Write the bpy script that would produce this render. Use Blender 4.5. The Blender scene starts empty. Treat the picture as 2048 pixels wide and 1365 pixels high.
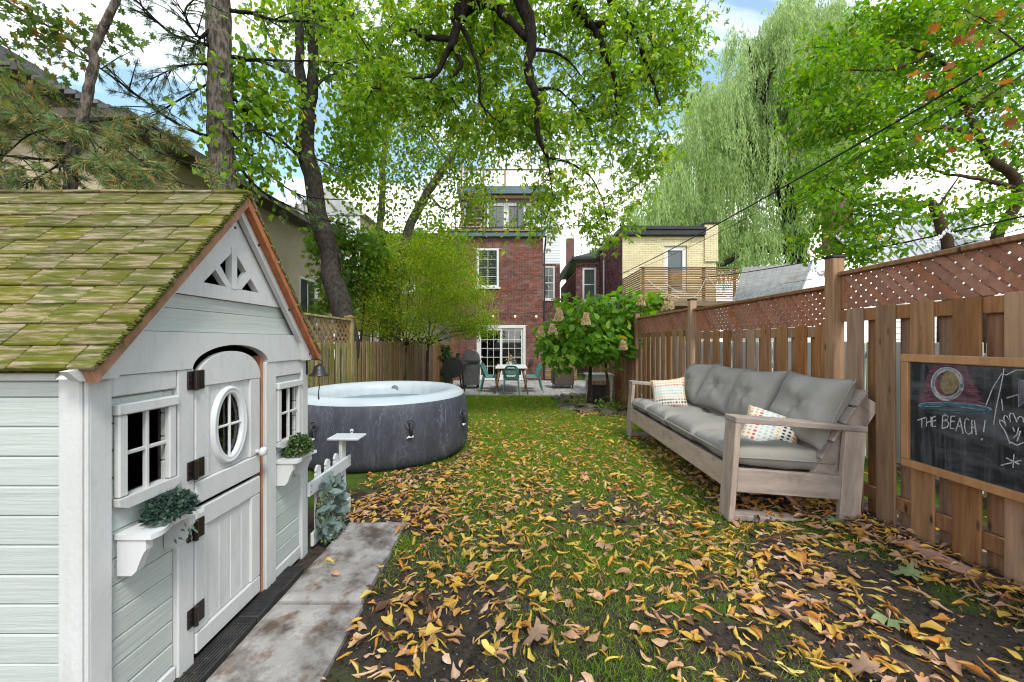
import bpy, math, random
import numpy as np
from mathutils import Matrix, Vector, Euler
sc = bpy.context.scene
COL = sc.collection
R = math.radians
rnd = random.Random(7)
rng = np.random.default_rng(11)
# ------------------------------------------------------------------ camera
F = 800.0; CH = 1.23          # focal length in photo pixels, camera height in metres
cam = bpy.data.cameras.new('camera'); cam.lens = F/2048*36; cam.sensor_width = 36
cam.clip_start = 0.05; cam.clip_end = 600
co = bpy.data.objects.new('camera', cam); COL.objects.link(co)
co.location = (0, 0, CH); co.rotation_euler = (R(90), 0, 0)
sc.camera = co
# ------------------------------------------------------------------ light and sky
SUN_EL, SUN_AZ = 54, 152       # azimuth clockwise from +Y (north)
sun = bpy.data.lights.new('sun', 'SUN'); sun.energy = 1.7; sun.angle = R(14); sun.color = (1.0, .955, .89)
so = bpy.data.objects.new('sun', sun); COL.objects.link(so)
_d = Vector((math.sin(R(SUN_AZ))*math.cos(R(SUN_EL)), math.cos(R(SUN_AZ))*math.cos(R(SUN_EL)), math.sin(R(SUN_EL))))
so.rotation_euler = _d.to_track_quat('Z', 'Y').to_euler()
so.location = (0, 0, 30)
world = bpy.data.worlds.new('World'); sc.world = world; world.use_nodes = True
nt = world.node_tree; nt.nodes.clear()
def N(t, ty, **k):
    n = t.nodes.new(ty)
    for a, b in k.items(): setattr(n, a, b)
    return n
out = N(nt, 'ShaderNodeOutputWorld'); bg = N(nt, 'ShaderNodeBackground'); bg.inputs[1].default_value = .15
sky = N(nt, 'ShaderNodeTexSky'); sky.sky_type = 'NISHITA'; sky.sun_disc = False
sky.sun_elevation = R(SUN_EL); sky.sun_rotation = R(SUN_AZ); sky.dust_density = 1.0; sky.ozone_density = 2.0
tc = N(nt, 'ShaderNodeTexCoord'); sep = N(nt, 'ShaderNodeSeparateXYZ')
nt.links.new(tc.outputs['Generated'], sep.inputs[0])
za = N(nt, 'ShaderNodeMath', operation='MAXIMUM'); nt.links.new(sep.outputs[2], za.inputs[0]); za.inputs[1].default_value = 0
zb = N(nt, 'ShaderNodeMath', operation='ADD'); nt.links.new(za.outputs[0], zb.inputs[0]); zb.inputs[1].default_value = .18
dx = N(nt, 'ShaderNodeMath', operation='DIVIDE'); dy = N(nt, 'ShaderNodeMath', operation='DIVIDE')
nt.links.new(sep.outputs[0], dx.inputs[0]); nt.links.new(zb.outputs[0], dx.inputs[1])
nt.links.new(sep.outputs[1], dy.inputs[0]); nt.links.new(zb.outputs[0], dy.inputs[1])
cmb = N(nt, 'ShaderNodeCombineXYZ'); nt.links.new(dx.outputs[0], cmb.inputs[0]); nt.links.new(dy.outputs[0], cmb.inputs[1])
cmb.inputs[2].default_value = 3.7
mp = N(nt, 'ShaderNodeMapping'); mp.inputs['Scale'].default_value = (.62, 1.25, 1); mp.inputs['Location'].default_value = (.55, .3, 0)
nt.links.new(cmb.outputs[0], mp.inputs[0])
no = N(nt, 'ShaderNodeTexNoise'); no.inputs['Scale'].default_value = 1.15; no.inputs['Detail'].default_value = 7; no.inputs['Roughness'].default_value = .52; no.inputs['Distortion'].default_value = .5
nt.links.new(mp.outputs[0], no.inputs[0])
# low sky is filled by the cloud layer seen edge-on
hz = N(nt, 'ShaderNodeMapRange'); nt.links.new(sep.outputs[2], hz.inputs[0])
hz.inputs[1].default_value = .02; hz.inputs[2].default_value = .52; hz.inputs[3].default_value = .30; hz.inputs[4].default_value = 0
sm = N(nt, 'ShaderNodeMath', operation='ADD'); nt.links.new(no.outputs['Fac'], sm.inputs[0]); nt.links.new(hz.outputs[0], sm.inputs[1])
cr = N(nt, 'ShaderNodeValToRGB'); cr.color_ramp.elements[0].position = .49; cr.color_ramp.elements[1].position = .69
cr.color_ramp.elements[0].color = (.06, .06, .06, 1); cr.color_ramp.elements[1].color = (1, 1, 1, 1)
nt.links.new(sm.outputs[0], cr.inputs[0])
skm = N(nt, 'ShaderNodeMix', data_type='RGBA', blend_type='MULTIPLY'); skm.inputs['Factor'].default_value = 1
nt.links.new(sky.outputs[0], skm.inputs['A']); skm.inputs['B'].default_value = (1.02, 1.22, 1.08, 1)
mx = N(nt, 'ShaderNodeMix', data_type='RGBA')
nt.links.new(cr.outputs[0], mx.inputs['Factor']); nt.links.new(skm.outputs['Result'], mx.inputs['A'])
mx.inputs['B'].default_value = (11.0, 10.8, 10.4, 1)
nt.links.new(mx.outputs['Result'], bg.inputs[0]); nt.links.new(bg.outputs[0], out.inputs[0])
sc.view_settings.view_transform = 'Standard'; sc.view_settings.look = 'None'
sc.view_settings.exposure = 0.86; sc.view_settings.gamma = 1
sc.cycles.max_bounces = 6; sc.cycles.transparent_max_bounces = 10; sc.cycles.diffuse_bounces = 4
sc.cycles.use_denoising = True; sc.cycles.filter_width = 1.15
# ------------------------------------------------------------------ helpers
def at(x, y, Y): return Vector(((x-1024)/F*Y, Y, CH-(y-682.5)/F*Y))
def lin(r, g, b):
    f = lambda c: (c/12.92 if c <= .04045 else ((c+.055)/1.055)**2.4)
    return (f(r/255), f(g/255), f(b/255), 1)
def smooth(a, b, x):
    t = min(1, max(0, (x-a)/(b-a))); return t*t*(3-2*t)
def gz(x, y): return -.28*smooth(4.2, 10.6, y)
def wmat(o):
    m = Matrix.LocRotScale(o.location, Euler(o.rotation_euler), o.scale)
    return m if o.parent is None else wmat(o.parent) @ o.matrix_parent_inverse @ m
def attach(o, p):
    o.parent = p; o.matrix_parent_inverse = wmat(p).inverted()
def tag(o, label=None, cat=None, group=None, kind=None):
    if label: o['label'] = label
    if cat: o['category'] = cat
    if group: o['group'] = group
    if kind: o['kind'] = kind
    return o
def empty(name, loc, label=None, cat=None, group=None, rot=(0, 0, 0)):
    o = bpy.data.objects.new(name, None); COL.objects.link(o); o.empty_display_size = .1
    o.location = loc; o.rotation_euler = rot
    return tag(o, label, cat, group)
def place(name, mesh, parent=None, loc=(0, 0, 0), rot=(0, 0, 0), scale=(1, 1, 1), **k):
    o = bpy.data.objects.new(name, mesh); COL.objects.link(o)
    o.location = loc; o.rotation_euler = rot; o.scale = scale
    if parent is not None: attach(o, parent)
    return tag(o, **k)
def copy_tree(o, parent=None):
    c = o.copy(); COL.objects.link(c)
    if parent is not None: c.parent = parent
    for ch in [x for x in bpy.data.objects if x.parent == o]: copy_tree(ch, c)
    return c
class MB:
    def __init__(s): s.v = []; s.f = []
    def add(s, vs, fs):
        b = len(s.v); s.v += [tuple(v) for v in vs]; s.f += [tuple(i+b for i in f) for f in fs]; return s
    def box(s, x0, x1, y0, y1, z0, z1):
        return s.add([(x0, y0, z0), (x1, y0, z0), (x1, y1, z0), (x0, y1, z0), (x0, y0, z1), (x1, y0, z1), (x1, y1, z1), (x0, y1, z1)],
                     [(0, 3, 2, 1), (4, 5, 6, 7), (0, 1, 5, 4), (1, 2, 6, 5), (2, 3, 7, 6), (3, 0, 4, 7)])
    def cbox(s, x0, x1, y0, y1, z0, z1, c=.004):
        if x0 > x1: x0, x1 = x1, x0
        if y0 > y1: y0, y1 = y1, y0
        if z0 > z1: z0, z1 = z1, z0
        c = min(c, .3*min(x1-x0, y1-y0, z1-z0)); lo = (x0, y0, z0); hi = (x1, y1, z1); idx = {}; vs = []
        for i in range(8):
            sg = [(i >> a) & 1 for a in range(3)]
            for a in range(3):
                p = [(hi[b] if sg[b] else lo[b]) for b in range(3)]
                for b in range(3):
                    if b != a: p[b] += -c if sg[b] else c
                idx[(i, a)] = len(vs); vs.append(p)
        fs = []
        for a in range(3):
            b, d = (a+1) % 3, (a+2) % 3
            for sgn in (0, 1):
                q = [idx[((sgn << a) | (u << b) | (w << d), a)] for u, w in ((0, 0), (1, 0), (1, 1), (0, 1))]
                fs.append(q if sgn else q[::-1])
            for u in (0, 1):
                for w in (0, 1):
                    i0 = (u << b) | (w << d); i1 = i0 | (1 << a)
                    q = [idx[(i0, b)], idx[(i1, b)], idx[(i1, d)], idx[(i0, d)]]
                    fs.append(q if u == w else q[::-1])
        for i in range(8):
            q = [idx[(i, 0)], idx[(i, 1)], idx[(i, 2)]]
            fs.append(q if bin(i).count('1') % 2 else q[::-1])
        return s.add(vs, fs)
    def tube(s, pts, rad, n=6, caps=True):
        pts = [Vector(p) for p in pts]; m = len(pts)
        if not hasattr(rad, '__len__'): rad = [rad]*m
        vs = []; fs = []; pu = None
        for i, p in enumerate(pts):
            t = (pts[min(i+1, m-1)]-pts[max(i-1, 0)])
            t = t.normalized() if t.length > 1e-9 else Vector((0, 0, 1))
            u = (pu - t*pu.dot(t)) if pu is not None else t.orthogonal()
            u = u.normalized() if u.length > 1e-6 else t.orthogonal().normalized()
            pu = u; w = t.cross(u)
            for k in range(n):
                a = 2*math.pi*k/n; vs.append(p+(u*math.cos(a)+w*math.sin(a))*rad[i])
        for i in range(m-1):
            for k in range(n):
                k2 = (k+1) % n; fs.append((i*n+k, i*n+k2, (i+1)*n+k2, (i+1)*n+k))
        if caps: fs.append(tuple(range(n-1, -1, -1))); fs.append(tuple((m-1)*n+k for k in range(n)))
        return s.add(vs, fs)
    def lathe(s, prof, n=16, o=(0, 0, 0), axis='z'):
        vs = []; fs = []; m = len(prof)
        for r, z in prof:
            for k in range(n):
                a = 2*math.pi*k/n; p = (r*math.cos(a), r*math.sin(a), z)
                if axis == 'y': p = (p[0], p[2], p[1])
                if axis == 'x': p = (p[2], p[0], p[1])
                vs.append((p[0]+o[0], p[1]+o[1], p[2]+o[2]))
        for i in range(m-1):
            for k in range(n):
                k2 = (k+1) % n; q = (i*n+k, i*n+k2, (i+1)*n+k2, (i+1)*n+k); fs.append(q if axis != 'y' else q[::-1])
        e0 = tuple(range(n-1, -1, -1)); e1 = tuple((m-1)*n+k for k in range(n))
        fs += [e0, e1] if axis != 'y' else [e0[::-1], e1[::-1]]
        return s.add(vs, fs)
    def prism(s, poly, x0, x1, fn=None):
        """poly of (a, b); extruded from x0 to x1; fn(a, b, x) -> point (default: x-axis extrusion)"""
        fn = fn or (lambda a, b, x: (x, a, b)); n = len(poly)
        vs = [fn(a, b, x0) for a, b in poly]+[fn(a, b, x1) for a, b in poly]
        fs = [tuple(range(n-1, -1, -1)), tuple(range(n, 2*n))]+[(i, (i+1) % n, n+(i+1) % n, n+i) for i in range(n)]
        return s.add(vs, fs)
    def mesh(s, name, mat, smooth=False):
        me = bpy.data.meshes.new(name); me.from_pydata(s.v, [], s.f); me.materials.append(mat)
        if smooth: me.shade_smooth()
        me.update(); return me
    def build(s, name, mat, parent=None, smooth=False, fix=False, **k):
        me = s.mesh(name, mat, smooth)
        if fix:
            import bmesh
            b = bmesh.new(); b.from_mesh(me); bmesh.ops.recalc_face_normals(b, faces=b.faces); b.to_mesh(me); b.free()
        return place(name, me, parent, **k)
_bc = {}
def board_mesh(sx, sy, sz, mat, c=.004):
    k = (round(sx, 3), round(sy, 3), round(sz, 3), mat.name)
    if k not in _bc: _bc[k] = MB().cbox(-k[0]/2, k[0]/2, -k[1]/2, k[1]/2, -k[2]/2, k[2]/2, c).mesh('board', mat)
    return _bc[k]
def board(name, parent, x0, x1, y0, y1, z0, z1, mat, rot=(0, 0, 0), c=.004, **k):
    return place(name, board_mesh(abs(x1-x0), abs(y1-y0), abs(z1-z0), mat, c), parent, ((x0+x1)/2, (y0+y1)/2, (z0+z1)/2), rot, **k)
# ------------------------------------------------------------------ materials
def mat(name, c1, c2=None, scale=4, stretch=(1, 1, 1), rough=.75, bump=.15, bscale=None, rv=0., iv=0., stain=None, spec=.3, metal=0., lo=.35, hi=.65, stain2=None, detail=5, bdist=.004, knots=None):
    m = bpy.data.materials.new(name); m.use_nodes = True; t = m.node_tree; b = t.nodes['Principled BSDF']; L = t.links.new
    c1 = tuple(c1[:3])+(1,); c2 = tuple((c2 or c1)[:3])+(1,)
    tc = N(t, 'ShaderNodeTexCoord'); oi = N(t, 'ShaderNodeObjectInfo')
    ml = N(t, 'ShaderNodeMath', operation='MULTIPLY'); L(oi.outputs['Random'], ml.inputs[0]); ml.inputs[1].default_value = 37.
    ad = N(t, 'ShaderNodeVectorMath', operation='ADD'); L(tc.outputs['Object'], ad.inputs[0]); L(ml.outputs[0], ad.inputs[1])
    mpn = N(t, 'ShaderNodeMapping'); mpn.inputs['Scale'].default_value = stretch; L(ad.outputs[0], mpn.inputs[0])
    n1 = N(t, 'ShaderNodeTexNoise'); n1.inputs['Scale'].default_value = scale; n1.inputs['Detail'].default_value = detail; n1.inputs['Roughness'].default_value = .6
    L(mpn.outputs[0], n1.inputs[0])
    r1 = N(t, 'ShaderNodeMapRange'); r1.inputs[1].default_value = lo; r1.inputs[2].default_value = hi; L(n1.outputs['Fac'], r1.inputs[0])
    m1 = N(t, 'ShaderNodeMix', data_type='RGBA'); m1.inputs['A'].default_value = c1; m1.inputs['B'].default_value = c2; L(r1.outputs[0], m1.inputs['Factor'])
    col = m1.outputs['Result']
    for st in (stain, stain2):
        if st:
            sc_, slo, shi, sscale, sstr = st
            mp2 = N(t, 'ShaderNodeMapping'); mp2.inputs['Scale'].default_value = sstr; mp2.inputs['Location'].default_value = (3.1, 1.7, .4); L(ad.outputs[0], mp2.inputs[0])
            n2 = N(t, 'ShaderNodeTexNoise'); n2.inputs['Scale'].default_value = sscale; n2.inputs['Detail'].default_value = 8; n2.inputs['Roughness'].default_value = .65; L(mp2.outputs[0], n2.inputs[0])
            r2 = N(t, 'ShaderNodeMapRange'); r2.inputs[1].default_value = slo; r2.inputs[2].default_value = shi; L(n2.outputs['Fac'], r2.inputs[0])
            m2 = N(t, 'ShaderNodeMix', data_type='RGBA'); L(r2.outputs[0], m2.inputs['Factor']); L(col, m2.inputs['A']); m2.inputs['B'].default_value = tuple(sc_[:3])+(1,)
            col = m2.outputs['Result']
    if knots:
        mpk = N(t, 'ShaderNodeMapping'); mpk.inputs['Scale'].default_value = knots[0]; L(ad.outputs[0], mpk.inputs[0])
        vk = N(t, 'ShaderNodeTexVoronoi'); vk.inputs['Scale'].default_value = 1.; L(mpk.outputs[0], vk.inputs[0])
        rk = N(t, 'ShaderNodeMapRange'); rk.inputs[1].default_value = knots[1]; rk.inputs[2].default_value = knots[1]*.35; L(vk.outputs['Distance'], rk.inputs[0])
        mk = N(t, 'ShaderNodeMix', data_type='RGBA'); L(rk.outputs[0], mk.inputs['Factor']); L(col, mk.inputs['A']); mk.inputs['B'].default_value = tuple(c*.28 for c in c2[:3])+(1,)
        col = mk.outputs['Result']
    for amt, src in ((rv, oi.outputs['Random']), (iv, None)):
        if amt:
            if src is None: src = N(t, 'ShaderNodeNewGeometry').outputs['Random Per Island']
            mr = N(t, 'ShaderNodeMapRange'); mr.inputs[3].default_value = 1-amt; mr.inputs[4].default_value = 1+amt; L(src, mr.inputs[0])
            hs = N(t, 'ShaderNodeHueSaturation'); L(mr.outputs[0], hs.inputs['Value']); L(col, hs.inputs['Color'])
            m3 = N(t, 'ShaderNodeMath', operation='MULTIPLY'); L(src, m3.inputs[0]); m3.inputs[1].default_value = 7.31
            m4 = N(t, 'ShaderNodeMath', operation='FRACT'); L(m3.outputs[0], m4.inputs[0])
            m5 = N(t, 'ShaderNodeMapRange'); L(m4.outputs[0], m5.inputs[0]); m5.inputs[3].default_value = 1-amt*1.2; m5.inputs[4].default_value = 1+amt*.6; L(m5.outputs[0], hs.inputs['Saturation'])
            col = hs.outputs[0]
    L(col, b.inputs['Base Color']); b.inputs['Roughness'].default_value = rough; b.inputs['Metallic'].default_value = metal
    b.inputs['Specular IOR Level'].default_value = spec
    if bump:
        bn = N(t, 'ShaderNodeBump'); bn.inputs['Strength'].default_value = min(1, bump*2.5); bn.inputs['Distance'].default_value = bdist
        if bscale:
            n3 = N(t, 'ShaderNodeTexNoise'); n3.inputs['Scale'].default_value = bscale; n3.inputs['Detail'].default_value = 4; L(mpn.outputs[0], n3.inputs[0]); L(n3.outputs['Fac'], bn.inputs['Height'])
        else: L(n1.outputs['Fac'], bn.inputs['Height'])
        L(bn.outputs[0], b.inputs['Normal'])
    return m
def leafmat(name, cols, trans=.4, rough=.5, gloss=.25):
    """per-leaf colour from a ramp by island"""
    m = bpy.data.materials.new(name); m.use_nodes = True; t = m.node_tree; b = t.nodes['Principled BSDF']; L = t.links.new
    ge = N(t, 'ShaderNodeNewGeometry'); r = N(t, 'ShaderNodeValToRGB'); els = r.color_ramp.elements
    if .93 < cols[-1][0] < 1: cols = cols[:-1]+[(cols[-1][0]-.008, cols[-2][1]), cols[-1]]
    while len(els) < len(cols): els.new(.5)
    for i, (p, c) in enumerate(cols): els[i].position = p; els[i].color = tuple(c[:3])+(1,)
    L(ge.outputs['Random Per Island'], r.inputs[0]); L(r.outputs[0], b.inputs['Base Color'])
    b.inputs['Roughness'].default_value = rough; b.inputs['Specular IOR Level'].default_value = gloss
    tr = N(t, 'ShaderNodeBsdfTranslucent'); mxs = N(t, 'ShaderNodeMixShader'); mxs.inputs[0].default_value = trans
    hs = N(t, 'ShaderNodeHueSaturation'); hs.inputs['Saturation'].default_value = 1.1; hs.inputs['Value'].default_value = 1.5; L(r.outputs[0], hs.inputs['Color'])
    L(hs.outputs[0], tr.inputs[0]); o = t.nodes['Material Output']
    L(b.outputs[0], mxs.inputs[1]); L(tr.outputs[0], mxs.inputs[2]); L(mxs.outputs[0], o.inputs[0])
    return m
def glassmat(name, tint=(.9, .95, .95), refl=.25, rough=.02):
    m = bpy.data.materials.new(name); m.use_nodes = True; t = m.node_tree; t.nodes.remove(t.nodes['Principled BSDF']); L = t.links.new
    g = N(t, 'ShaderNodeBsdfGlossy'); g.inputs['Roughness'].default_value = rough
    tr = N(t, 'ShaderNodeBsdfTransparent'); tr.inputs[0].default_value = tuple(tint)+(1,)
    fr = N(t, 'ShaderNodeFresnel'); fr.inputs[0].default_value = 1.5
    a = N(t, 'ShaderNodeMath', operation='ADD'); a.inputs[1].default_value = refl; a.use_clamp = True; L(fr.outputs[0], a.inputs[0])
    mxs = N(t, 'ShaderNodeMixShader'); L(a.outputs[0], mxs.inputs[0]); L(tr.outputs[0], mxs.inputs[1]); L(g.outputs[0], mxs.inputs[2]); L(mxs.outputs[0], t.nodes['Material Output'].inputs[0])
    return m
M = {}
dirt = (.10, .09, .08)
M['white_paint'] = mat('white_paint', (.52, .515, .505), (.56, .555, .545), 3, (1, 1, 1), .5, .12, 60, stain=((.17, .15, .135), .68, .86, 9, (1, 1, .5)), stain2=((.47, .46, .445), .5, .75, 22, (1.5, 1.5, .25)))
M['mint_paint'] = mat('mint_paint', (.42, .452, .425), (.445, .475, .447), 3, (1.2, 1.2, 26), .5, .25, rv=.05, stain=(dirt, .67, .84, 12, (.7, .7, 1.5)), stain2=((.375, .40, .38), .54, .75, 9, (.6, .6, 9)))
M['roof_shingle'] = mat('roof_shingle', (.31, .235, .15), (.22, .16, .095), 5, (3, 26, 26), .9, .3, rv=.16,
                        stain=((.100, .100, .015), .40, .53, 8, (.9, 7, 7)), stain2=((.055, .060, .010), .50, .66, 11, (.8, 7, 7)), spec=.1)
M['moss_and_gap_shade'] = mat('moss_and_gap_shade', (.05, .05, .012), (.10, .11, .02), 60, rough=1, bump=.8, bscale=150, spec=.05)
M['cedar'] = mat('cedar', (.40, .145, .055), (.27, .085, .035), 3, (14, 14, 1.6), .65, .15, rv=.12, stain=((.08, .03, .015), .62, .8, 12, (4, 4, 1)))
M['cedar_grey'] = mat('cedar_grey', (.34, .175, .105), (.25, .125, .075), 3, (14, 14, 2), .75, .15, rv=.1, stain=((.10, .09, .03), .5, .75, 9, (1, 1, 1)))
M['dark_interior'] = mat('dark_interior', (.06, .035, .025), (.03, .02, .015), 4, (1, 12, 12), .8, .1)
M['hinge_metal'] = mat('hinge_metal', (.010, .007, .006), (.018, .011, .009), 20, rough=.35, bump=.05, spec=.5)
M['white_plastic'] = mat('white_plastic', (.62, .62, .62), (.57, .57, .57), 5, rough=.4, bump=.02, stain=((.35, .33, .3), .68, .85, 12, (1, 1, 1)))
M['black_metal'] = mat('black_metal', (.012, .012, .013), (.02, .02, .02), 12, rough=.42, bump=.04, spec=.5)
M['black_plastic'] = mat('black_plastic', (.02, .02, .022), (.05, .045, .042), 9, rough=.6, bump=.1, spec=.4, stain=((.11, .08, .06), .58, .75, 14, (1, 1, 1)))
M['concrete'] = mat('concrete', (.40, .37, .35), (.27, .245, .23), 7, rough=.9, bump=.25, bscale=90, stain=((.10, .074, .06), .47, .64, 4.6, (1, 1, 1)), stain2=((.16, .09, .058), .53, .68, 11, (1, .8, 1)), spec=.15)
M['soil'] = None
fw = dict(rough=.8, bump=.3, rv=.2, spec=.15, knots=((11, 11, 3.6), .16))
M['fence_wood'] = mat('fence_wood', (.32, .160, .075), (.205, .095, .046), 2.6, (16, 16, 1.1), stain=((.10, .05, .034), .56, .78, 3, (3, 3, .6)), stain2=((.34, .205, .09), .56, .75, 2.5, (3, 3, .5)), **fw)
M['fence_wood_pale'] = mat('fence_wood_pale', (.36, .20, .095), (.25, .13, .064), 2.6, (16, 16, 1.1), stain=((.085, .05, .03), .58, .8, 3, (3, 3, .6)), **fw)
M['lattice_red'] = mat('lattice_red', (.37, .165, .10), (.27, .115, .07), 5, (3, 3, 3), rough=.8, bump=.15, rv=.12, spec=.15, stain=((.06, .03, .02), .62, .8, 20, (1, 1, 1)))
M['fence_green'] = mat('fence_green', (.34, .25, .09), (.215, .155, .058), 2.6, (16, 16, 1.1), stain=((.145, .155, .03), .46, .64, 2.6, (3, 3, .8)), stain2=((.035, .025, .014), .60, .78, 4, (5, 5, .7)), **fw)
M['fence_brown'] = mat('fence_brown', (.31, .195, .095), (.20, .12, .06), 2.6, (16, 16, 1.1), stain=((.04, .027, .016), .58, .78, 4, (5, 5, .7)), **fw)
M['white_fence'] = mat('white_fence', (.62, .61, .59), (.48, .47, .45), 3, (8, 8, 1), .8, .1, rv=.08, stain=((.2, .18, .15), .6, .8, 6, (2, 2, .5)))
M['sofa_wood'] = mat('sofa_wood', (.52, .40, .315), (.40, .295, .23), 2.4, (10, 2.0, 10), rough=.75, bump=.14, rv=.08, spec=.2, stain=((.24, .19, .165), .55, .78, 4, (1, 1, 1)))
M['sofa_wood_post'] = mat('sofa_wood_post', (.45, .35, .285), (.33, .25, .205), 2.4, (10, 10, 2.0), rough=.75, bump=.14, rv=.08, spec=.2, stain=((.12, .098, .095), .54, .78, 4, (1, 1, .5)))
M['sofa_wood_grey'] = mat('sofa_wood_grey', (.38, .305, .26), (.275, .215, .185), 2.4, (2.0, 10, 10), rough=.75, bump=.14, rv=.08, spec=.2, stain=((.10, .082, .08), .52, .78, 4, (1, 1, 1)))
M['cushion'] = mat('cushion', (.30, .277, .245), (.26, .24, .212), 3, rough=.95, bump=.16, bscale=260, rv=.05, spec=.1)
M['spa_rim'] = mat('spa_rim', (.50, .53, .55), (.45, .48, .50), 3, rough=.4, bump=.03, stain=((.4, .38, .34), .66, .85, 20, (1, 1, 1)))
M['teal'] = mat('teal', (.105, .24, .215), (.09, .21, .19), 4, rough=.5, bump=.02)
M['table_white'] = mat('table_white', (.66, .66, .65), (.58, .58, .57), 5, rough=.5, bump=.03)
M['table_leg'] = mat('table_leg', (.26, .12, .055), (.19, .085, .04), 3, (9, 9, 1.5), .55, .08)
M['bark_dark'] = mat('bark_dark', (.034, .027, .022), (.012, .010, .009), 22, (1, 1, .5), .95, .9, spec=.05, bdist=.02)
M['bark_grey'] = mat('bark_grey', (.175, .145, .12), (.055, .044, .037), 30, (1, 1, .3), .95, 1., spec=.05, bdist=.03, lo=.4, hi=.6)
M['bark_birch'] = mat('bark_birch', (.20, .175, .15), (.10, .086, .072), 7, (1, 1, 2.4), .9, .5, stain=((.035, .03, .025), .57, .68, 6, (1, 1, 2.6)), spec=.08)
M['bark_linden'] = mat('bark_linden', (.070, .060, .050), (.026, .022, .019), 26, (1, 1, .6), .95, .8, bdist=.015, stain=((.25, .25, .24), .68, .76, 16, (1, 1, .8)), spec=.05)
M['bark_brown'] = mat('bark_brown', (.085, .055, .036), (.045, .03, .02), 9, (1, 1, .4), .95, .7, spec=.05)
M['brick_red'] = mat('brick_red', (.225, .088, .064), (.155, .062, .050), 2.2, rough=.92, bump=.2, bscale=40, iv=.24, spec=.1, stain=((.05, .028, .024), .58, .8, 1.2, (1, 1, 1)), stain2=((.30, .20, .16), .66, .8, 3, (1, 1, .6)))
M['brick_plum'] = mat('brick_plum', (.185, .070, .064), (.125, .050, .048), 2.2, rough=.92, bump=.2, bscale=40, iv=.33, spec=.1)
M['mortar'] = mat('mortar', (.36, .30, .26), (.24, .19, .165), 3, rough=1, bump=.2, bscale=60, spec=.05)
M['brick_yellow'] = mat('brick_yellow', (.74, .645, .40), (.67, .575, .35), 2, rough=.8, bump=.15, bscale=40, iv=.07, spec=.2)
M['mortar_yellow'] = mat('mortar_yellow', (.50, .41, .24), (.42, .34, .19), 3, rough=1, bump=.1, spec=.05)
M['trim_white'] = mat('trim_white', (.72, .71, .68), (.66, .65, .62), 4, rough=.5, bump=.02)
M['siding_white'] = mat('siding_white', (.68, .68, .68), (.62, .62, .63), 2, rough=.6, bump=.02)
M['gutter_blue'] = mat('gutter_blue', (.10, .145, .165), (.08, .12, .14), 4, rough=.5, bump=.02)
M['gutter_black'] = mat('gutter_black', (.022, .023, .025), (.03, .03, .033), 4, rough=.5, bump=.02)
M['gutter_brown'] = mat('gutter_brown', (.085, .067, .054), (.065, .05, .04), 4, rough=.55, bump=.02)
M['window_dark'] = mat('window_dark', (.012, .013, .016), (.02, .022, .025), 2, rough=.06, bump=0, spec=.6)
M['blind'] = mat('blind', (.42, .44, .41), (.36, .38, .36), 3, rough=.6, bump=.02)
M['shade_grey'] = mat('shade_grey', (.27, .305, .295), (.21, .24, .235), 2, rough=.5, bump=.02)
M['glass'] = glassmat('glass', (.82, .86, .85), .03)
M['stucco'] = mat('stucco', (.50, .41, .30), (.43, .35, .255), 1.3, rough=.95, bump=.3, bscale=60, spec=.05, stain=((.22, .17, .12), .58, .8, .9, (1, 1, .3)))
M['shingle_grey'] = mat('shingle_grey', (.15, .145, .14), (.085, .08, .08), 5, (1, 6, 1), .95, .4, iv=.2, spec=.08)
M['metal_roof'] = mat('metal_roof', (.30, .29, .275), (.20, .19, .18), 2, (1, 5, 1), .5, .05, stain=((.22, .10, .05), .58, .72, 2.2, (1, 1, 1)), spec=.4)
M['deck_wood'] = mat('deck_wood', (.31, .19, .10), (.21, .125, .066), 2.6, (1.3, 12, 12), rough=.8, bump=.15, rv=.2, spec=.15)
M['umbrella_yellow'] = mat('umbrella_yellow', (.72, .48, .16), (.66, .42, .13), 4, rough=.85, bump=.05)
M['paver'] = mat('paver', (.36, .34, .315), (.28, .265, .245), 6, rough=.9, bump=.2, bscale=60, iv=.14, spec=.12)
M['stone'] = mat('stone', (.155, .135, .10), (.085, .075, .06), 6, rough=.92, bump=.6, rv=.2, stain=((.08, .085, .025), .5, .66, 4, (1, 1, 1)), spec=.1)
M['rattan'] = mat('rattan', (.10, .072, .058), (.07, .05, .04), 60, rough=.7, bump=.5)
M['grill_steel'] = mat('grill_steel', (.15, .15, .155), (.11, .11, .115), 6, rough=.35, bump=.02, metal=.6)
M['wire_white'] = mat('wire_white', (.75, .75, .76), None, 3, rough=.5, bump=0)
M['cable_black'] = mat('cable_black', (.015, .015, .015), None, 3, rough=.6, bump=0)
M['frame_oak'] = mat('frame_oak', (.46, .235, .10), (.36, .17, .07), 2.6, (9, 9, 1.6), .5, .1, rv=.08)
M['terracotta'] = mat('terracotta', (.40, .21, .15), (.33, .17, .12), 8, rough=.9, bump=.15)
M['gold'] = mat('gold', (.55, .33, .10), None, 3, rough=.35, bump=0, metal=.7)
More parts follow.
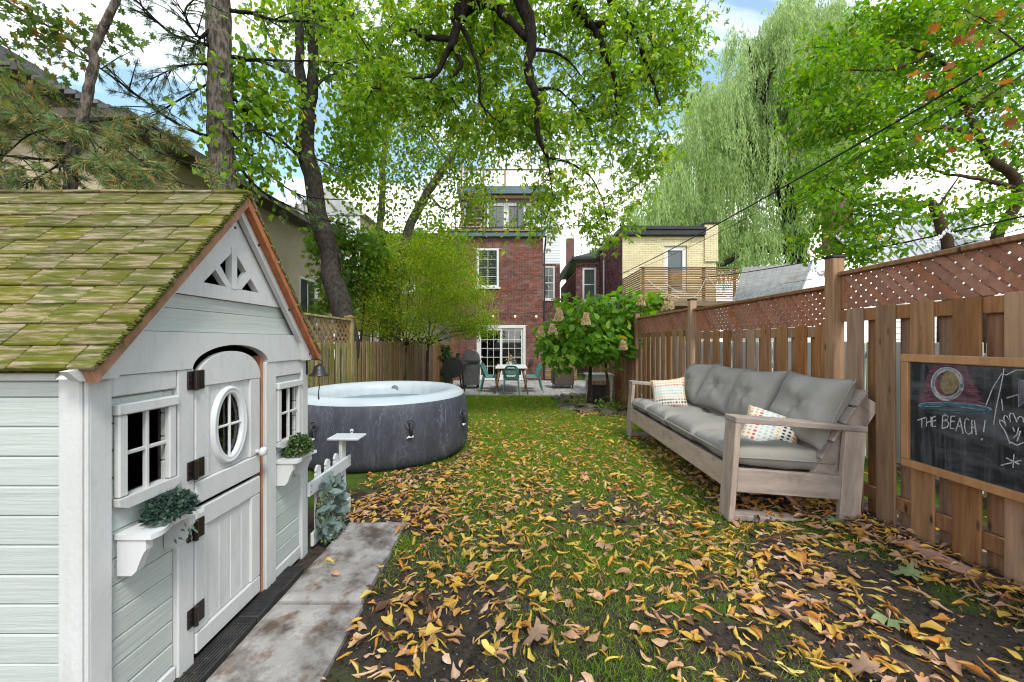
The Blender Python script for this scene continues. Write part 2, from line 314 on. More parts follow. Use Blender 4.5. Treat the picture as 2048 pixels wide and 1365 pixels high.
# ------------------------------------------------------------------ ground, patio, path
from mathutils import noise as mn
def ground_material():
    m = bpy.data.materials.new('lawn_soil'); m.use_nodes = True; t = m.node_tree; b = t.nodes['Principled BSDF']; L = t.links.new
    tc = N(t, 'ShaderNodeTexCoord'); sp = N(t, 'ShaderNodeSeparateXYZ'); L(tc.outputs['Object'], sp.inputs[0])
    def noise(s, d=6, r=.6):
        n = N(t, 'ShaderNodeTexNoise'); n.inputs['Scale'].default_value = s; n.inputs['Detail'].default_value = d; n.inputs['Roughness'].default_value = r; L(tc.outputs['Object'], n.inputs[0]); return n.outputs['Fac']
    def mix(f, a, bb):
        x = N(t, 'ShaderNodeMix', data_type='RGBA')
        if hasattr(f, 'links'): L(f, x.inputs['Factor'])
        for s, v in (('A', a), ('B', bb)):
            if hasattr(v, 'links'): L(v, x.inputs[s])
            else: x.inputs[s].default_value = tuple(v)+(1,)
        return x.outputs['Result']
    def rng_(f, a, bb, c=0, d=1):
        x = N(t, 'ShaderNodeMapRange'); L(f, x.inputs[0])
        for i, v in enumerate((a, bb, c, d)): x.inputs[i+1].default_value = v
        return x.outputs[0]
    def add(a, bb):
        x = N(t, 'ShaderNodeMath', operation='ADD')
        L(a, x.inputs[0]); L(bb, x.inputs[1]); return x.outputs[0]
    soil = mix(rng_(noise(26, 8, .7), .35, .65), (.034, .027, .022), (.115, .088, .068))
    soil = mix(rng_(noise(5), .45, .7), soil, (.13, .098, .074))
    vo = N(t, 'ShaderNodeTexVoronoi'); vo.inputs['Scale'].default_value = 70; L(tc.outputs['Object'], vo.inputs[0])
    soil = mix(rng_(vo.outputs['Distance'], .10, .04), soil, (.26, .235, .21))
    grass = mix(rng_(noise(9), .3, .7), (.070, .115, .016), (.125, .175, .028))
    gy = rng_(sp.outputs[1], 2.0, 5.5, -.06, .26)
    f = rng_(add(noise(1.7, 5), gy), .50, .60)
    L(mix(f, soil, grass), b.inputs['Base Color']); b.inputs['Roughness'].default_value = .95; b.inputs['Specular IOR Level'].default_value = .1
    bn = N(t, 'ShaderNodeBump'); bn.inputs['Strength'].default_value = 1; bn.inputs['Distance'].default_value = .03; L(noise(48, 8, .75), bn.inputs['Height']); L(bn.outputs[0], b.inputs['Normal'])
    return m
M['lawn'] = ground_material()
def axis_vals(a, b, st, far):
    v = list(np.arange(a, b+1e-6, st)); 
    step = st
    lo = []; x = a
    while x > -far: step = min(step*1.5, 60); x -= step; lo.append(x)
    hi = []; x = v[-1]; step = st
    while x < far: step = min(step*1.5, 60); x += step; hi.append(x)
    return lo[::-1]+v+hi
xs = axis_vals(-2.9, 4.2, .05, 320); ys = axis_vals(.6, 11, .05, 320)
gv = []; gf = []
for y in ys:
    for x in xs:
        z = gz(x, y)
        if -3 < x < 4.4 and .4 < y < 11.2:
            z += .022*mn.noise((x*1.3, y*1.3, 0))+.013*mn.noise((x*5, y*5, 3))*(1-.6*smooth(4, 7, y))-.004
            z += .05*smooth(1.55, 2.3, x)*(1-smooth(4.5, 6, y))*.3
        if y > 10.7: z -= .05
        gv.append((x, y, z))
nx = len(xs)
for j in range(len(ys)-1):
    for i in range(nx-1): gf.append((j*nx+i, j*nx+i+1, (j+1)*nx+i+1, (j+1)*nx+i))
g = MB(); g.v = gv; g.f = gf
g.build('ground', M['lawn'], smooth=True, kind='structure')
# patio: bed + pavers
PZ = -.28
pt = MB().box(-2.7, 3.6, 10.85, 15.35, PZ-.12, PZ-.012).build('patio', M['mortar'], kind='structure')
pb = MB(); y = 10.86; row = 0
def in_patio(x, y):
    edge = 10.95+.18*math.sin((x+2.0)*1.1)-(.9*smooth(.8, 1.9, x)) * 0
    return y > edge
while y < 15.3:
    x = -2.7+(row % 2)*.12; h = rnd.choice((.14, .19))
    while x < 3.5:
        w = rnd.choice((.14, .19, .24))
        if in_patio(x+w/2, y) and y+h < 15.35:
            pb.cbox(x+.005, x+w-.005, y+.005, y+h-.005, PZ-.03, PZ+rnd.uniform(-.004, .003), .006)
        x += w
    y += h; row += 1
pb.build('paving_stones', M['paver'], pt, kind='stuff')
# stepping path beside the playhouse
path = MB().box(-1.10, -.70, .2, 2.6, -.06, .004).build('path', M['concrete'], kind='structure')
def slab(x0, x1, y0, y1, z, rz):
    n = 20; mb = MB(); vs = []; fs = []
    for j in range(n+1):
        for i in range(n+1):
            u, v = i/n, j/n; e = min(u, 1-u, v, 1-v)
            x = x0+(x1-x0)*u; y = y0+(y1-y0)*v
            if i in (0, n): x += .006*mn.noise((y*9, x, 1))
            if j in (0, n): y += .006*mn.noise((x*9, y, 4))
            vs.append((x, y, z-(.006 if e == 0 else 0)+.0015*mn.noise((x*30, y*30, 0))))
    for j in range(n):
        for i in range(n): fs.append((j*(n+1)+i, j*(n+1)+i+1, (j+1)*(n+1)+i+1, (j+1)*(n+1)+i))
    ring = [i for i in range(n+1)]+[(j+1)*(n+1)-1+0 for j in range(1, n+1)]
    ring = list(range(n+1))+[j*(n+1)+n for j in range(1, n+1)]+[n*(n+1)+i for i in range(n-1, -1, -1)]+[j*(n+1) for j in range(n-1, 0, -1)]
    b0 = len(vs); vs += [(vs[i][0], vs[i][1], -.05) for i in ring]
    for k in range(len(ring)): k2 = (k+1) % len(ring); fs.append((ring[k2], ring[k], b0+k, b0+k2))
    mb.add(vs, fs); return mb.build('paving_slab', M['concrete'], path)
slab(-1.08, -.70, 1.855, 2.66, .030, 0); slab(-1.09, -.685, 1.03, 1.838, .024, 0); slab(-1.08, -.70, .2, 1.013, .026, 0)
# ------------------------------------------------------------------ playhouse
XF = -1.19; YN, YF = 1.115, 2.31; YM = 1.70; XB = -2.75
ph = empty('playhouse', (-1.9, YM, 0), 'white and mint wooden playhouse with mossy shingled roof', 'playhouse')
W, Mi = M['white_paint'], M['mint_paint']
def fb(name, y0, y1, z0, z1, d0, d1, m, par=ph, **k):       # board on the front face; d = distance out of the wall
    return board(name, par, XF+d0, XF+d1, y0, y1, z0, z1, m, **k)
def fp(name, poly, d0, d1, m, par=ph, **k):
    return MB().prism(poly, XF+d0, XF+d1).build(name, m, par, fix=True, **k)
def courses(ya, yb, z0, z1, hole=None):
    z = z0
    while z < z1-.005:
        t = min(z+.0815, z1); segs = [(ya, yb)]
        if hole and z < hole[3] and t > hole[2]:
            segs = [(ya, hole[0]), (hole[1], yb)]
            if t-hole[3] > .006: fb('siding_plank', hole[0]+.0005, hole[1]-.0005, hole[3], t-.002, -.022, -.005, Mi)
            if hole[2]-z > .006: fb('siding_plank', hole[0]+.0005, hole[1]-.0005, z, hole[2], -.022, -.005, Mi)
        for a, b in segs:
            if b-a > .01: fb('siding_plank', a, b, z, t-.002, -.022, -.004+rnd.uniform(-.001, .001), Mi)
        z += .0815
# corner boards, stiles and rails of the front
fb('corner_board', YN, 1.181, .0, 1.135, -.02, .012, W); fb('corner_board', 2.245, YF, .0, 1.13, -.02, .012, W)
fb('stile', 1.412, 1.484, .0, 1.128, -.02, .012, W); fb('stile', 1.915, 2.000, .0, 1.128, -.02, .012, W)
fb('rail', 1.183, 1.410, 1.063, 1.127, -.02, .009, W); fb('rail', 2.002, 2.243, 1.05, 1.127, -.02, .009, W)
fb('base_board', 1.183, 1.410, .02, .085, -.02, .006, W); fb('base_board', 2.002, 2.243, .02, .085, -.02, .006, W)
courses(1.183, 1.410, .087, 1.061, (1.222, 1.376, .757, 1.005)); courses(2.002, 2.243, .087, 1.048, (2.045, 2.20, .715, .985))
def ph_window(y0, y1, z0, z1, label):
    w = empty('window', (XF, (y0+y1)/2, z0)); attach(w, ph)
    t = .03
    fb('frame', y0-.006, y1+.006, z1-.034, z1, -.004, .022, W, w); fb('frame', y0, y0+t, z0+.036, z1-.035, -.004, .016, W, w); fb('frame', y1-t, y1, z0+.036, z1-.035, -.004, .016, W, w)
    fp('sill', [(y0-.006, z0+.034), (y1+.006, z0+.034), (y1+.004, z0+.012), (y1-.02, z0), (y0+.02, z0), (y0-.004, z0+.012)], -.004, .024, W, w)
    ym = (y0+y1)/2; zm = (z0+z1)/2+.004
    fb('muntin', ym-.006, ym+.006, z0+.03, z1-.03, -.006, .008, W, w, c=.002); fb('muntin', y0+.02, y1-.02, zm-.006, zm+.006, -.004, .006, W, w, c=.002)
ph_window(1.196, 1.402, .722, 1.040, ''); ph_window(2.012, 2.235, .684, 1.018, '')
# gable: arched board, planks, triangle vent
RN, RF, ZE, ZR = 1.075, 2.325, 1.165, 1.862          # eaves and ridge
sl = (ZR-ZE)/(YM-RN)
def roofz(y, drop=0): return ZR-abs(y-YM)*sl-drop
def ycut(z, drop): return (YM-(ZR-drop-z)/sl, YM+(ZR-drop-z)/sl)
a0, b0 = ycut(1.262, .06)
arch = [(1.699+.228*math.cos(t), 1.126+.088*math.sin(t)) for t in [math.pi*k/20 for k in range(21)]]
fp('arched_board', [(1.06, 1.128), (1.471, 1.128)]+arch[::-1]+[(1.927, 1.128), (2.34, 1.128), (2.34, 1.15), (b0, 1.262), (a0, 1.262)], -.02, .016, W)
for z0, z1, d in ((1.264, 1.345, -.002), (1.347, 1.398, -.004)):
    p0, q0 = ycut(z0, .05); p1, q1 = ycut(z1, .05); fp('gable_plank', [(p0, z0), (q0, z0), (q1, z1), (p1, z1)], -.02, d, Mi)
p0, q0 = ycut(1.40, .075); hb = 1.455; ht = 1.615; hw = .168
hyp = math.sqrt(sl*sl+1)
fp('vent_rail', [(p0, 1.40), (q0, 1.40), (q0-.055/sl, hb), (p0+.055/sl, hb)], -.02, .008, W)
ap = ZR-.075
fp('vent_rail', [(p0+.055/sl, hb), (YM-hw, hb), (YM, ht), (YM, ap)], -.02, .008, W)
fp('vent_rail', [(q0-.055/sl, hb), (YM, ap), (YM, ht), (YM+hw, hb)], -.02, .008, W)
fp('vent_spoke', [(YM-.016, hb-.004), (YM+.016, hb-.004), (YM+.016, ht+.01), (YM-.016, ht+.01)], -.016, .011, W)
for s in (-1, 1):
    fp('vent_spoke', [(YM+s*.012, hb), (YM+s*.047, hb), (YM+s*.118, hb+.070), (YM+s*.094, hb+.096)], -.016, .009, W)
# white rake boards with clipped tails, brown barge boards, eave moss
for s in (-1, 1):
    f = lambda y, z: (YM+s*y, z)
    yt = YM-1.035 if s < 0 else 2.352-YM
    fp('rake_board', [f(0, ZR-.022), f(.61, ZR-.022-.61*sl), f(yt, 1.150), f(yt-.03, 1.122), f(yt-.135, 1.122), f(yt-.165, ZR-.098-(yt-.165)*sl), f(0, ZR-.098)], .0165, .040, W)
    ye = .632
    fp('barge_board', [f(0, ZR-.006), f(ye, ZR-.006-ye*sl), f(ye-.012, ZR-.062-(ye-.02)*sl), f(0, ZR-.060)], .041, .072, M['cedar'] if s > 0 else M['cedar_grey'])
fp('bolt', [(1.66+.006*math.cos(k), 1.70+.006*math.sin(k)) for k in range(6)], .0405, .043, M['black_metal'])
for y in (1.815, 2.06, 2.27): fp('bolt', [(y+.006*math.cos(k), roofz(y, .07)+.006*math.sin(k)) for k in range(6)], .0405, .043, M['black_metal'])
# roof deck and shingles
ang = math.atan(sl); LEN = (YM-RN)*hyp; NC = 11; cl = LEN/NC
sh = {w: MB().cbox(-w/2, w/2, -.058, .058, -.008, .008, .0025).mesh('shingle', M['roof_shingle']) for w in (.07, .11, .152)}
for s in (-1, 1):
    deck = MB(); deck.add([(XF+.06, YM, ZR-.022), (XF+.06, YM+s*.61, ZR-.022-.61*sl), (XB-.08, YM+s*.61, ZR-.022-.61*sl), (XB-.08, YM, ZR-.022), (XF+.06, YM, ZR-.04), (XF+.06, YM+s*.61, ZR-.04-.61*sl), (XB-.08, YM+s*.61, ZR-.04-.61*sl), (XB-.08, YM, ZR-.04)],
             [(0, 1, 2, 3), (7, 6, 5, 4), (0, 4, 5, 1), (1, 5, 6, 2), (2, 6, 7, 3)]); deck.build('roof_deck', M['moss_and_gap_shade'], ph)  # deck coloured dark to deepen the shade in the shingle gaps
    for r in range(NC):
        d = LEN-(r+.5)*cl                      # distance from the ridge
        y = YM+s*d*math.cos(ang); z = ZR-d*math.sin(ang)-.004; x = XF+.078; first = True
        off = (.07, .152, .11)[r % 3]
        while x > XB-.05:
            w = off if first else .152; first = False
            rot = ang-R(5.2)
            place('shingle', sh[w], ph, (x-w/2, y, z+rnd.uniform(-.0012, .0012)), ((rot if s < 0 else -rot)+rnd.uniform(-.006, .006), rnd.uniform(-.004, .004), rnd.uniform(-.006, .006)))
            x -= w+.005
# moss fringe along the gable edge of the near slope
mb = MB()
for k in range(420):
    t = rnd.random(); y = RN+t*(YM-RN); z = roofz(y)+.004; x = XF+.080+rnd.uniform(-.012, .004); r = rnd.uniform(.004, .010)
    mb.lathe([(.0005, -r*.6), (r, 0), (.0005, r*.6)], 5, (x, y, z))
mb.build('moss_fringe', M['moss_and_gap_shade'], ph, kind='stuff')
# near side wall: frieze, corner board, planks
def sbd(name, x0, x1, z0, z1, d0, d1, m): return board(name, ph, x0, x1, YN-d1, YN-d0, z0, z1, m)
sbd('frieze_board', XB, XF-.068, 1.118, 1.185, -.02, .010, W); sbd('corner_board', XF-.064, XF-.0, .0, 1.16, -.001, .012, W)
z = .0
while z < 1.11:
    sbd('siding_plank', XB, XF-.067, z+.001, min(z+.0815, 1.116), -.02, .002+rnd.uniform(-.001, .001), Mi); z += .0825
sbd('corner_strip', XF+.0005, XF+.0115, .0, 1.13, -.0105, .006, W)
# inside shell
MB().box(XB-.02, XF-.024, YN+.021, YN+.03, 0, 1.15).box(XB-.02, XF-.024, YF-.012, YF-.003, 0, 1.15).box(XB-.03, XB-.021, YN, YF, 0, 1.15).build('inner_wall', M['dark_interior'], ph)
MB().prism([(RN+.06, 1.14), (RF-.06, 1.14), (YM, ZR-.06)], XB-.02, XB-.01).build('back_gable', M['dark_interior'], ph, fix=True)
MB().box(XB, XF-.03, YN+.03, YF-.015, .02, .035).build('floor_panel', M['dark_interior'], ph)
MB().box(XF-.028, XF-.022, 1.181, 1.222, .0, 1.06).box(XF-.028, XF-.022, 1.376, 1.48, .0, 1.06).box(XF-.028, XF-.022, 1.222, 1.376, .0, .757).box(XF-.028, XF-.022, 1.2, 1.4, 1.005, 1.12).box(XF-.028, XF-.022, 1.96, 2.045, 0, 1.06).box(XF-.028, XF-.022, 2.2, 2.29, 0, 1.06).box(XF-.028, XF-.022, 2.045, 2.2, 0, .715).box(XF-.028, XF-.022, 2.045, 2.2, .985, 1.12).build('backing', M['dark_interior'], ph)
board('door_jamb', ph, XF-.06, XF+.0, 1.901, 1.9135, .02, 1.16, M['cedar'])
# dutch door, slightly ajar
dr = empty('door', (XF, 1.487, .05)); attach(dr, ph)
D0, D1, DZ = 1.489, 1.868, .062
def db(name, y0, y1, z0, z1, d0=-.006, d1=.012, m=W): return fb(name, y0, y1, z0, z1, d0, d1, m, dr)
for zz in ((DZ, .602), (.618, 1.10)):
    lo, hi = zz
    if lo < .5:
        db('door_rail', D0, D1, lo, lo+.075, d1=.015); db('door_rail', D0, D1, hi-.078, hi, d1=.015)
        db('door_stile', D0, D0+.062, lo+.077, hi-.08); db('door_stile', D1-.062, D1, lo+.077, hi-.08, d1=.014)
    else:
        db('door_rail', D0, D1, lo, lo+.085, d1=.015)
        db('door_stile', D0, D0+.07, lo+.087, 1.058); db('door_stile', D1-.07, D1, lo+.087, 1.058, d1=.014)
        ym = (D0+D1)/2; hw_ = (D1-D0)/2
        arc = [(ym+hw_*math.cos(t), 1.060+.128*math.sin(t)**.9) for t in [math.pi*k/22 for k in range(23)]]
        fp('door_arch', arc, -.006, .015, W, dr)
for k in range(4):
    y0 = D0+.064+k*.066; db('door_plank', y0, y0+.0645, DZ+.077, .522, d1=.004)
OC, OZ, OA, OB = 1.672, .882, .074, .132
def oval(a, b, n=32): return [(OC+a*math.cos(2*math.pi*k/n), OZ+b*math.sin(2*math.pi*k/n)) for k in range(n)]
for k in range(4):
    y0 = D0+.072+k*.0625; y1 = y0+.061; cols = [y0+(y1-y0)*j/8 for j in range(9)]
    def arcz(y, s):
        q = 1-((y-OC)/OA)**2
        return OZ+s*OB*math.sqrt(max(q, 0))
    if min(abs(c-OC) for c in cols) < OA:
        fp('door_plank', [(y0, 1.058)]+[(c, max(arcz(c, 1), OZ+.0005)) for c in cols]+[(y1, 1.058)], -.006, .004, W, dr)
        fp('door_plank', [(y0, .705)]+[(c, min(arcz(c, -1), OZ-.0005)) for c in cols]+[(y1, .705)], -.006, .004, W, dr)
    else: db('door_plank', y0, y1, .705, 1.058, d1=.004)
ow = MB(); n = 40; prof = [(-.004, .003), (-.004, .014), (.006, .020), (.012, .017), (.016, .021), (.026, .021), (.031, .003)]
vs = []; fs = []
for k in range(n):
    t = 2*math.pi*k/n
    for e, d in prof: vs.append((XF+d, OC+(OA+e)*math.cos(t), OZ+(OB+e)*math.sin(t)))
q = len(prof)
for k in range(n):
    for j in range(q-1): fs.append((k*q+j, ((k+1) % n)*q+j, ((k+1) % n)*q+j+1, k*q+j+1))
ovf = ow.add(vs, fs).build('oval_window', M['white_plastic'], dr, smooth=True, fix=True)
fb('muntin', OC-.005, OC+.005, OZ-OB, OZ+OB, .004, .013, M['white_plastic'], ovf, c=.002); fb('muntin', OC-OA, OC+OA, OZ-.005, OZ+.005, .0045, .012, M['white_plastic'], ovf, c=.002)
MB().prism(oval(OA, OB), XF-.003, XF-.001).build('pane', M['glass'], ovf, fix=True)
kn = MB().lathe([(.006, .012), (.010, .018), (.008, .03), (.018, .036), (.022, .046), (.018, .056), (.006, .060)], 14, (XF, 1.840, .722), 'x').build('door_knob', M['white_plastic'], dr, smooth=True)
for zc in (1.085, .755, .530, .215):
    hg = MB().cbox(XF+.0145, XF+.020, 1.478, 1.524, zc-.036, zc+.036, .003)
    hg.cbox(XF+.0125, XF+.018, 1.448, 1.477, zc-.034, zc+.034, .003)
    hg.tube([(XF+.024, 1.476, zc-.036), (XF+.024, 1.476, zc+.036)], .0085, 10)
    for q in (-.024, 0, .024): hg.tube([(XF+.017, 1.4565, zc+q), (XF+.0215, 1.4565, zc+q)], .006, 8)
    hg.build('hinge', M['hinge_metal'], dr)
# shelves under the windows
def shelf(y0, y1, zt, pr):
    s = empty('shelf', (XF, y0, zt)); attach(s, ph); prf = []
    n = 18
    for k in range(n+1):
        u = k/n; wv = pr*(.86+.10*math.sin(u*math.pi*2+.3)-.10*math.exp(-((u-.42)/.2)**2)+.04*u); prf.append((y0+(y1-y0)*u, XF+wv))
    top = MB().prism([(y0, XF-.002)]+prf+[(y1, XF-.002)], zt-.016, zt, lambda a, b, x: (b, a, x)).build('shelf_top', M['white_plastic'], s, fix=True)
    for yb in (y0+.006, y1-.030):
        pf = [(XF, zt-.017), (XF+pr*.72, zt-.017), (XF+pr*.72, zt-.05)]
        pf += [(XF+pr*(.72-.24*q), zt-.05-.012*math.sin(q*math.pi/2)-.052*q**1.6) for q in (.2, .4, .6, .8, 1)]+[(XF+pr*.36, zt-.128), (XF, zt-.128)]
        MB().prism(pf, yb, yb+.024, lambda a, b, x: (a, x, b)).build('bracket', M['white_plastic'], s, fix=True)
shelf(1.198, 1.398, .650, .122); shelf(2.012, 2.215, .628, .118)
# ------------------------------------------------------------------ plastic deck tiles at the threshold
ed = empty('deck_tile', (-1.14, 1.5, 0), 'black ribbed plastic threshold tiles along the playhouse base', 'edging')
for (y0, y1) in ((.55, .94), (.945, 1.335), (1.34, 1.73), (1.735, 2.125)):
    MB().cbox(XF-.01, XF+.088, y0, y1-.004, -.03, .036, .004).build('tile_base', M['black_plastic'], ed)
    rb = MB()
    for k in range(7): rb.box(XF+.004+k*.0118, XF+.0115+k*.0118, y0+.006, y1-.01, .0362, .041)
    for k in range(6): rb.box(XF+.003, XF+.086, y0+.03+k*.062, y0+.034+k*.062, .0412, .043)
    rb.build('ribs', M['black_plastic'], ed)
# ------------------------------------------------------------------ leaf meshes by numpy
LEAF4 = (np.array([(0, 0, 0), (.42, .5, .10), (1, 0, -.06), (.42, -.5, .10)], float), [(0, 1, 2), (0, 2, 3)])
LEAF6 = (np.array([(0, 0, 0), (.25, .44, .10), (.65, .38, .06), (1, 0, -.10), (.65, -.38, .06), (.25, -.44, .10)], float), [(0, 1, 2, 3), (0, 3, 4, 5)])
HEART = (np.array([(.02, 0, 0), (-.05, .26, .05), (.2, .5, .1), (.62, .36, .05), (1, 0, -.08), (.62, -.36, .05), (.2, -.5, .1), (-.05, -.26, .05)], float), [(0, 1, 2, 3), (0, 3, 4), (0, 4, 5), (0, 5, 6, 7)])
_rg = [(.0, .05), (.04, .24), (-.04, .40), (.14, .36), (.22, .30), (.26, .50), (.36, .64), (.42, .46), (.50, .28), (.60, .40), (.76, .50), (.74, .32), (.68, .17), (.82, .16), (1, 0)]
_rg = _rg+[(x, -y) for x, y in _rg[-2::-1]]
MAPLE = (np.array([(.36, 0, 0)]+[(x, y, .16*abs(y)-.10*x*x) for x, y in _rg], float), [(0, i, i+1) for i in range(1, len(_rg))])
TRIPLE = (np.array([(.25, 0, 0), (.6, .17, .05), (1, 0, -.1), (.6, -.17, .05), (.2, .02, 0), (.30, .28, .04), (.62, .52, -.08), (.48, .14, .04), (.2, -.02, 0), (.48, -.14, .04), (.62, -.52, -.08), (.30, -.28, .04)], float),
          [(0, 3, 2, 1), (4, 7, 6, 5), (8, 11, 10, 9)])
NEEDLE = (np.array([(0, -.5, 0), (0, .5, 0), (1, 0, 0)], float), [(0, 1, 2)])
def unit(a): return a/np.maximum(np.linalg.norm(a, axis=1, keepdims=True), 1e-9)
def leaf_arrays(pos, ax, nr, Ln, Wd, tm):
    V, Fc = tm; n = len(pos); ax = unit(ax); side = unit(np.cross(nr, ax)); nn = np.cross(ax, side)
    Ln = np.broadcast_to(Ln, (n,)); Wd = np.broadcast_to(Wd, (n,))
    P = pos[:, None, :]+ax[:, None, :]*(V[None, :, 0:1]*Ln[:, None, None])+side[:, None, :]*(V[None, :, 1:2]*Wd[:, None, None])+nn[:, None, :]*(V[None, :, 2:3]*Wd[:, None, None])
    return P.reshape(-1, 3), len(V), Fc, n
def np_mesh(name, parts, mat, smooth=True):
    vs = []; li = []; ls = []; base = 0
    for P, nv, Fc, n in parts:
        vs.append(P)
        for f in Fc:
            pass
        tot = np.concatenate([np.array(f) for f in Fc]); sizes = np.array([len(f) for f in Fc])
        li.append((tot[None, :]+(np.arange(n)*nv)[:, None]+base).ravel()); ls.append(np.tile(sizes, n)); base += n*nv
    vs = np.concatenate(vs); li = np.concatenate(li); ls = np.concatenate(ls)
    me = bpy.data.meshes.new(name); me.vertices.add(len(vs)); me.vertices.foreach_set('co', vs.astype(np.float32).ravel())
    me.loops.add(len(li)); me.loops.foreach_set('vertex_index', li.astype(np.int32))
    me.polygons.add(len(ls)); st = np.concatenate([[0], np.cumsum(ls)[:-1]]); me.polygons.foreach_set('loop_start', st.astype(np.int32))
    try: me.polygons.foreach_set('loop_total', ls.astype(np.int32))
    except Exception: pass
    me.materials.append(mat); me.update(calc_edges=True)
    return me
def rdir(n, zs=1.): 
    d = rng.normal(size=(n, 3)); d[:, 2] *= zs; return unit(d)
GREEN = lambda a, b, c, y=None: [(0, a), (.5, b), (.9, c)]+([(.96, y)] if y else [])
M['leaf_box'] = leafmat('leaf_box', [(0, (.028, .055, .018)), (.5, (.055, .10, .028)), (.85, (.11, .16, .045)), (1, (.16, .19, .07))], .2)
M['leaf_bluegreen'] = leafmat('leaf_bluegreen', [(0, (.022, .045, .035)), (.5, (.04, .075, .055)), (1, (.075, .12, .085))], .15)
M['leaf_euc'] = leafmat('leaf_euc', [(0, (.13, .18, .17)), (.6, (.20, .26, .245)), (1, (.28, .34, .31))], .2, .6)
M['leaf_euc_small'] = leafmat('leaf_euc_small', [(0, (.12, .17, .06)), (.6, (.20, .25, .10)), (.85, (.34, .38, .26)), (1, (.5, .52, .45))], .2, .6)
# ------------------------------------------------------------------ plants on the shelves
def dome_plant(c, rx, ry, rz, n, sz, m, label, under=0):
    r = empty('potted_boxwood', (c[0], c[1], c[2]), label, 'plant')
    d = rdir(n); d[:, 2] = np.abs(d[:, 2]); rad = rng.uniform(.72, 1.05, n)
    pos = np.array(c)+d*np.array((rx, ry, rz))*rad[:, None]; pos[:, 2] += .012
    ax = unit(d+rng.normal(size=(n, 3))*.55); nr = unit(d+rng.normal(size=(n, 3))*.5+np.array((0, 0, .4)))
    place('foliage', np_mesh('foliage', [leaf_arrays(pos, ax, nr, sz*rng.uniform(.7, 1.2, n), sz*.75*rng.uniform(.8, 1.1, n), LEAF6)], m), r, kind='stuff')
    st = MB()
    for k in range(30):
        q = d[k]; st.tube([(c[0]+q[0]*.02, c[1]+q[1]*.02, c[2]+.001), (c[0]+q[0]*rx*.8, c[1]+q[1]*ry*.8, c[2]+abs(q[2])*rz*.8+.01)], .0015, 4)
    st.build('stems', M['bark_brown'], r)
    if under:
        k = under; pos = np.array(c)+np.column_stack([rng.uniform(.0, .055, k), rng.uniform(-.03, .05, k), rng.uniform(-.075, -.02, k)])
        ax = unit(rng.normal(size=(k, 3))*.6+np.array((.3, 0, -.8)))
        place('trailing_sprig', np_mesh('sprig', [leaf_arrays(pos, ax, rdir(k), .022, .008, LEAF4)], m), r)
dome_plant((XF+.066, 1.315, .651), .052, .080, .062, 900, .018, M['leaf_bluegreen'], 'dark bluish green potted shrublet on the shelf left of the playhouse door hinges', 14)
dome_plant((XF+.062, 2.115, .629), .062, .070, .088, 950, .018, M['leaf_box'], 'fresh green boxwood ball on the shelf between knob side of door and bell')
# ------------------------------------------------------------------ bell
be = empty('hanging_bell', (-1.15, 2.315, .95), 'small black dinner bell hanging from a scrolled bracket', 'bell')
MB().box(XF+.013, XF+.017, 2.285, 2.300, 1.04, 1.13).tube([(XF+.017, 2.293, 1.118), (XF+.04, 2.293, 1.126), (XF+.085, 2.293, 1.124), (XF+.104, 2.293, 1.115), (XF+.100, 2.293, 1.098), (XF+.086, 2.293, 1.098), (XF+.080, 2.293, 1.108)], .0035, 6).build('bracket', M['black_metal'], be)
MB().lathe([(.004, 1.098), (.010, 1.094), (.027, 1.084), (.032, 1.065), (.038, 1.048), (.054, 1.036), (.055, 1.031), (.046, 1.034), (.03, 1.05), (.004, 1.082)], 20, (XF+.085, 2.293, 0)).build('bell', M['black_metal'], be, smooth=True)
MB().tube([(XF+.085, 2.293, 1.07), (XF+.083, 2.293, 1.01), (XF+.086, 2.292, .97), (XF+.080, 2.293, .925), (XF+.082, 2.294, .895)], [.003, .003, .003, .003, .005], 5).build('pull_cord', M['black_metal'], be)
# ------------------------------------------------------------------ white picket fence with feeder shelf
pf = empty('picket_fence', (XF+.02, 2.6, 0), 'short white picket fence with small square tray on end post', 'fence')
X0 = XF+.02
def pk(y, w, h):
    pts = [(y-w/2, .005), (y+w/2, .005), (y+w/2, h-.05), (y+w*.38, h-.045), (y+w/2, h-.03), (y+w*.3, h-.008), (y, h), (y-w*.3, h-.008), (y-w/2, h-.03), (y-w*.38, h-.045), (y-w/2, h-.05)]
    MB().prism(pts, X0-.022, X0-.008).build('picket', M['white_plastic'], pf, fix=True)
for y in (2.44, 2.565, 2.69): pk(y, .062, .475)
board('end_post', pf, X0-.03, X0-.007, 2.765, 2.84, .0, .545, M['white_plastic'])
board('rail', pf, X0-.006, X0+.012, 2.29, 2.88, .335, .415, M['white_plastic']); board('rail', pf, X0-.006, X0+.012, 2.33, 2.88, .03, .11, M['white_plastic'])
tr = board('tray', pf, X0-.10, X0+.115, 2.74, 2.90, .546, .562, M['white_plastic'])
MB().lathe([(.012, -.004), (.012, .004)], 12, (X0+.01, 2.895, .582), 'y').box(X0+.004, X0+.016, 2.891, 2.899, .562, .58).build('hook', M['white_plastic'], tr)
for y, z in ((2.305, .395), (2.305, .36), (2.86, .395), (2.86, .36)): MB().tube([(X0+.011, y, z), (X0+.0135, y, z)], .004, 8).build('screw', M['black_metal'], pf)
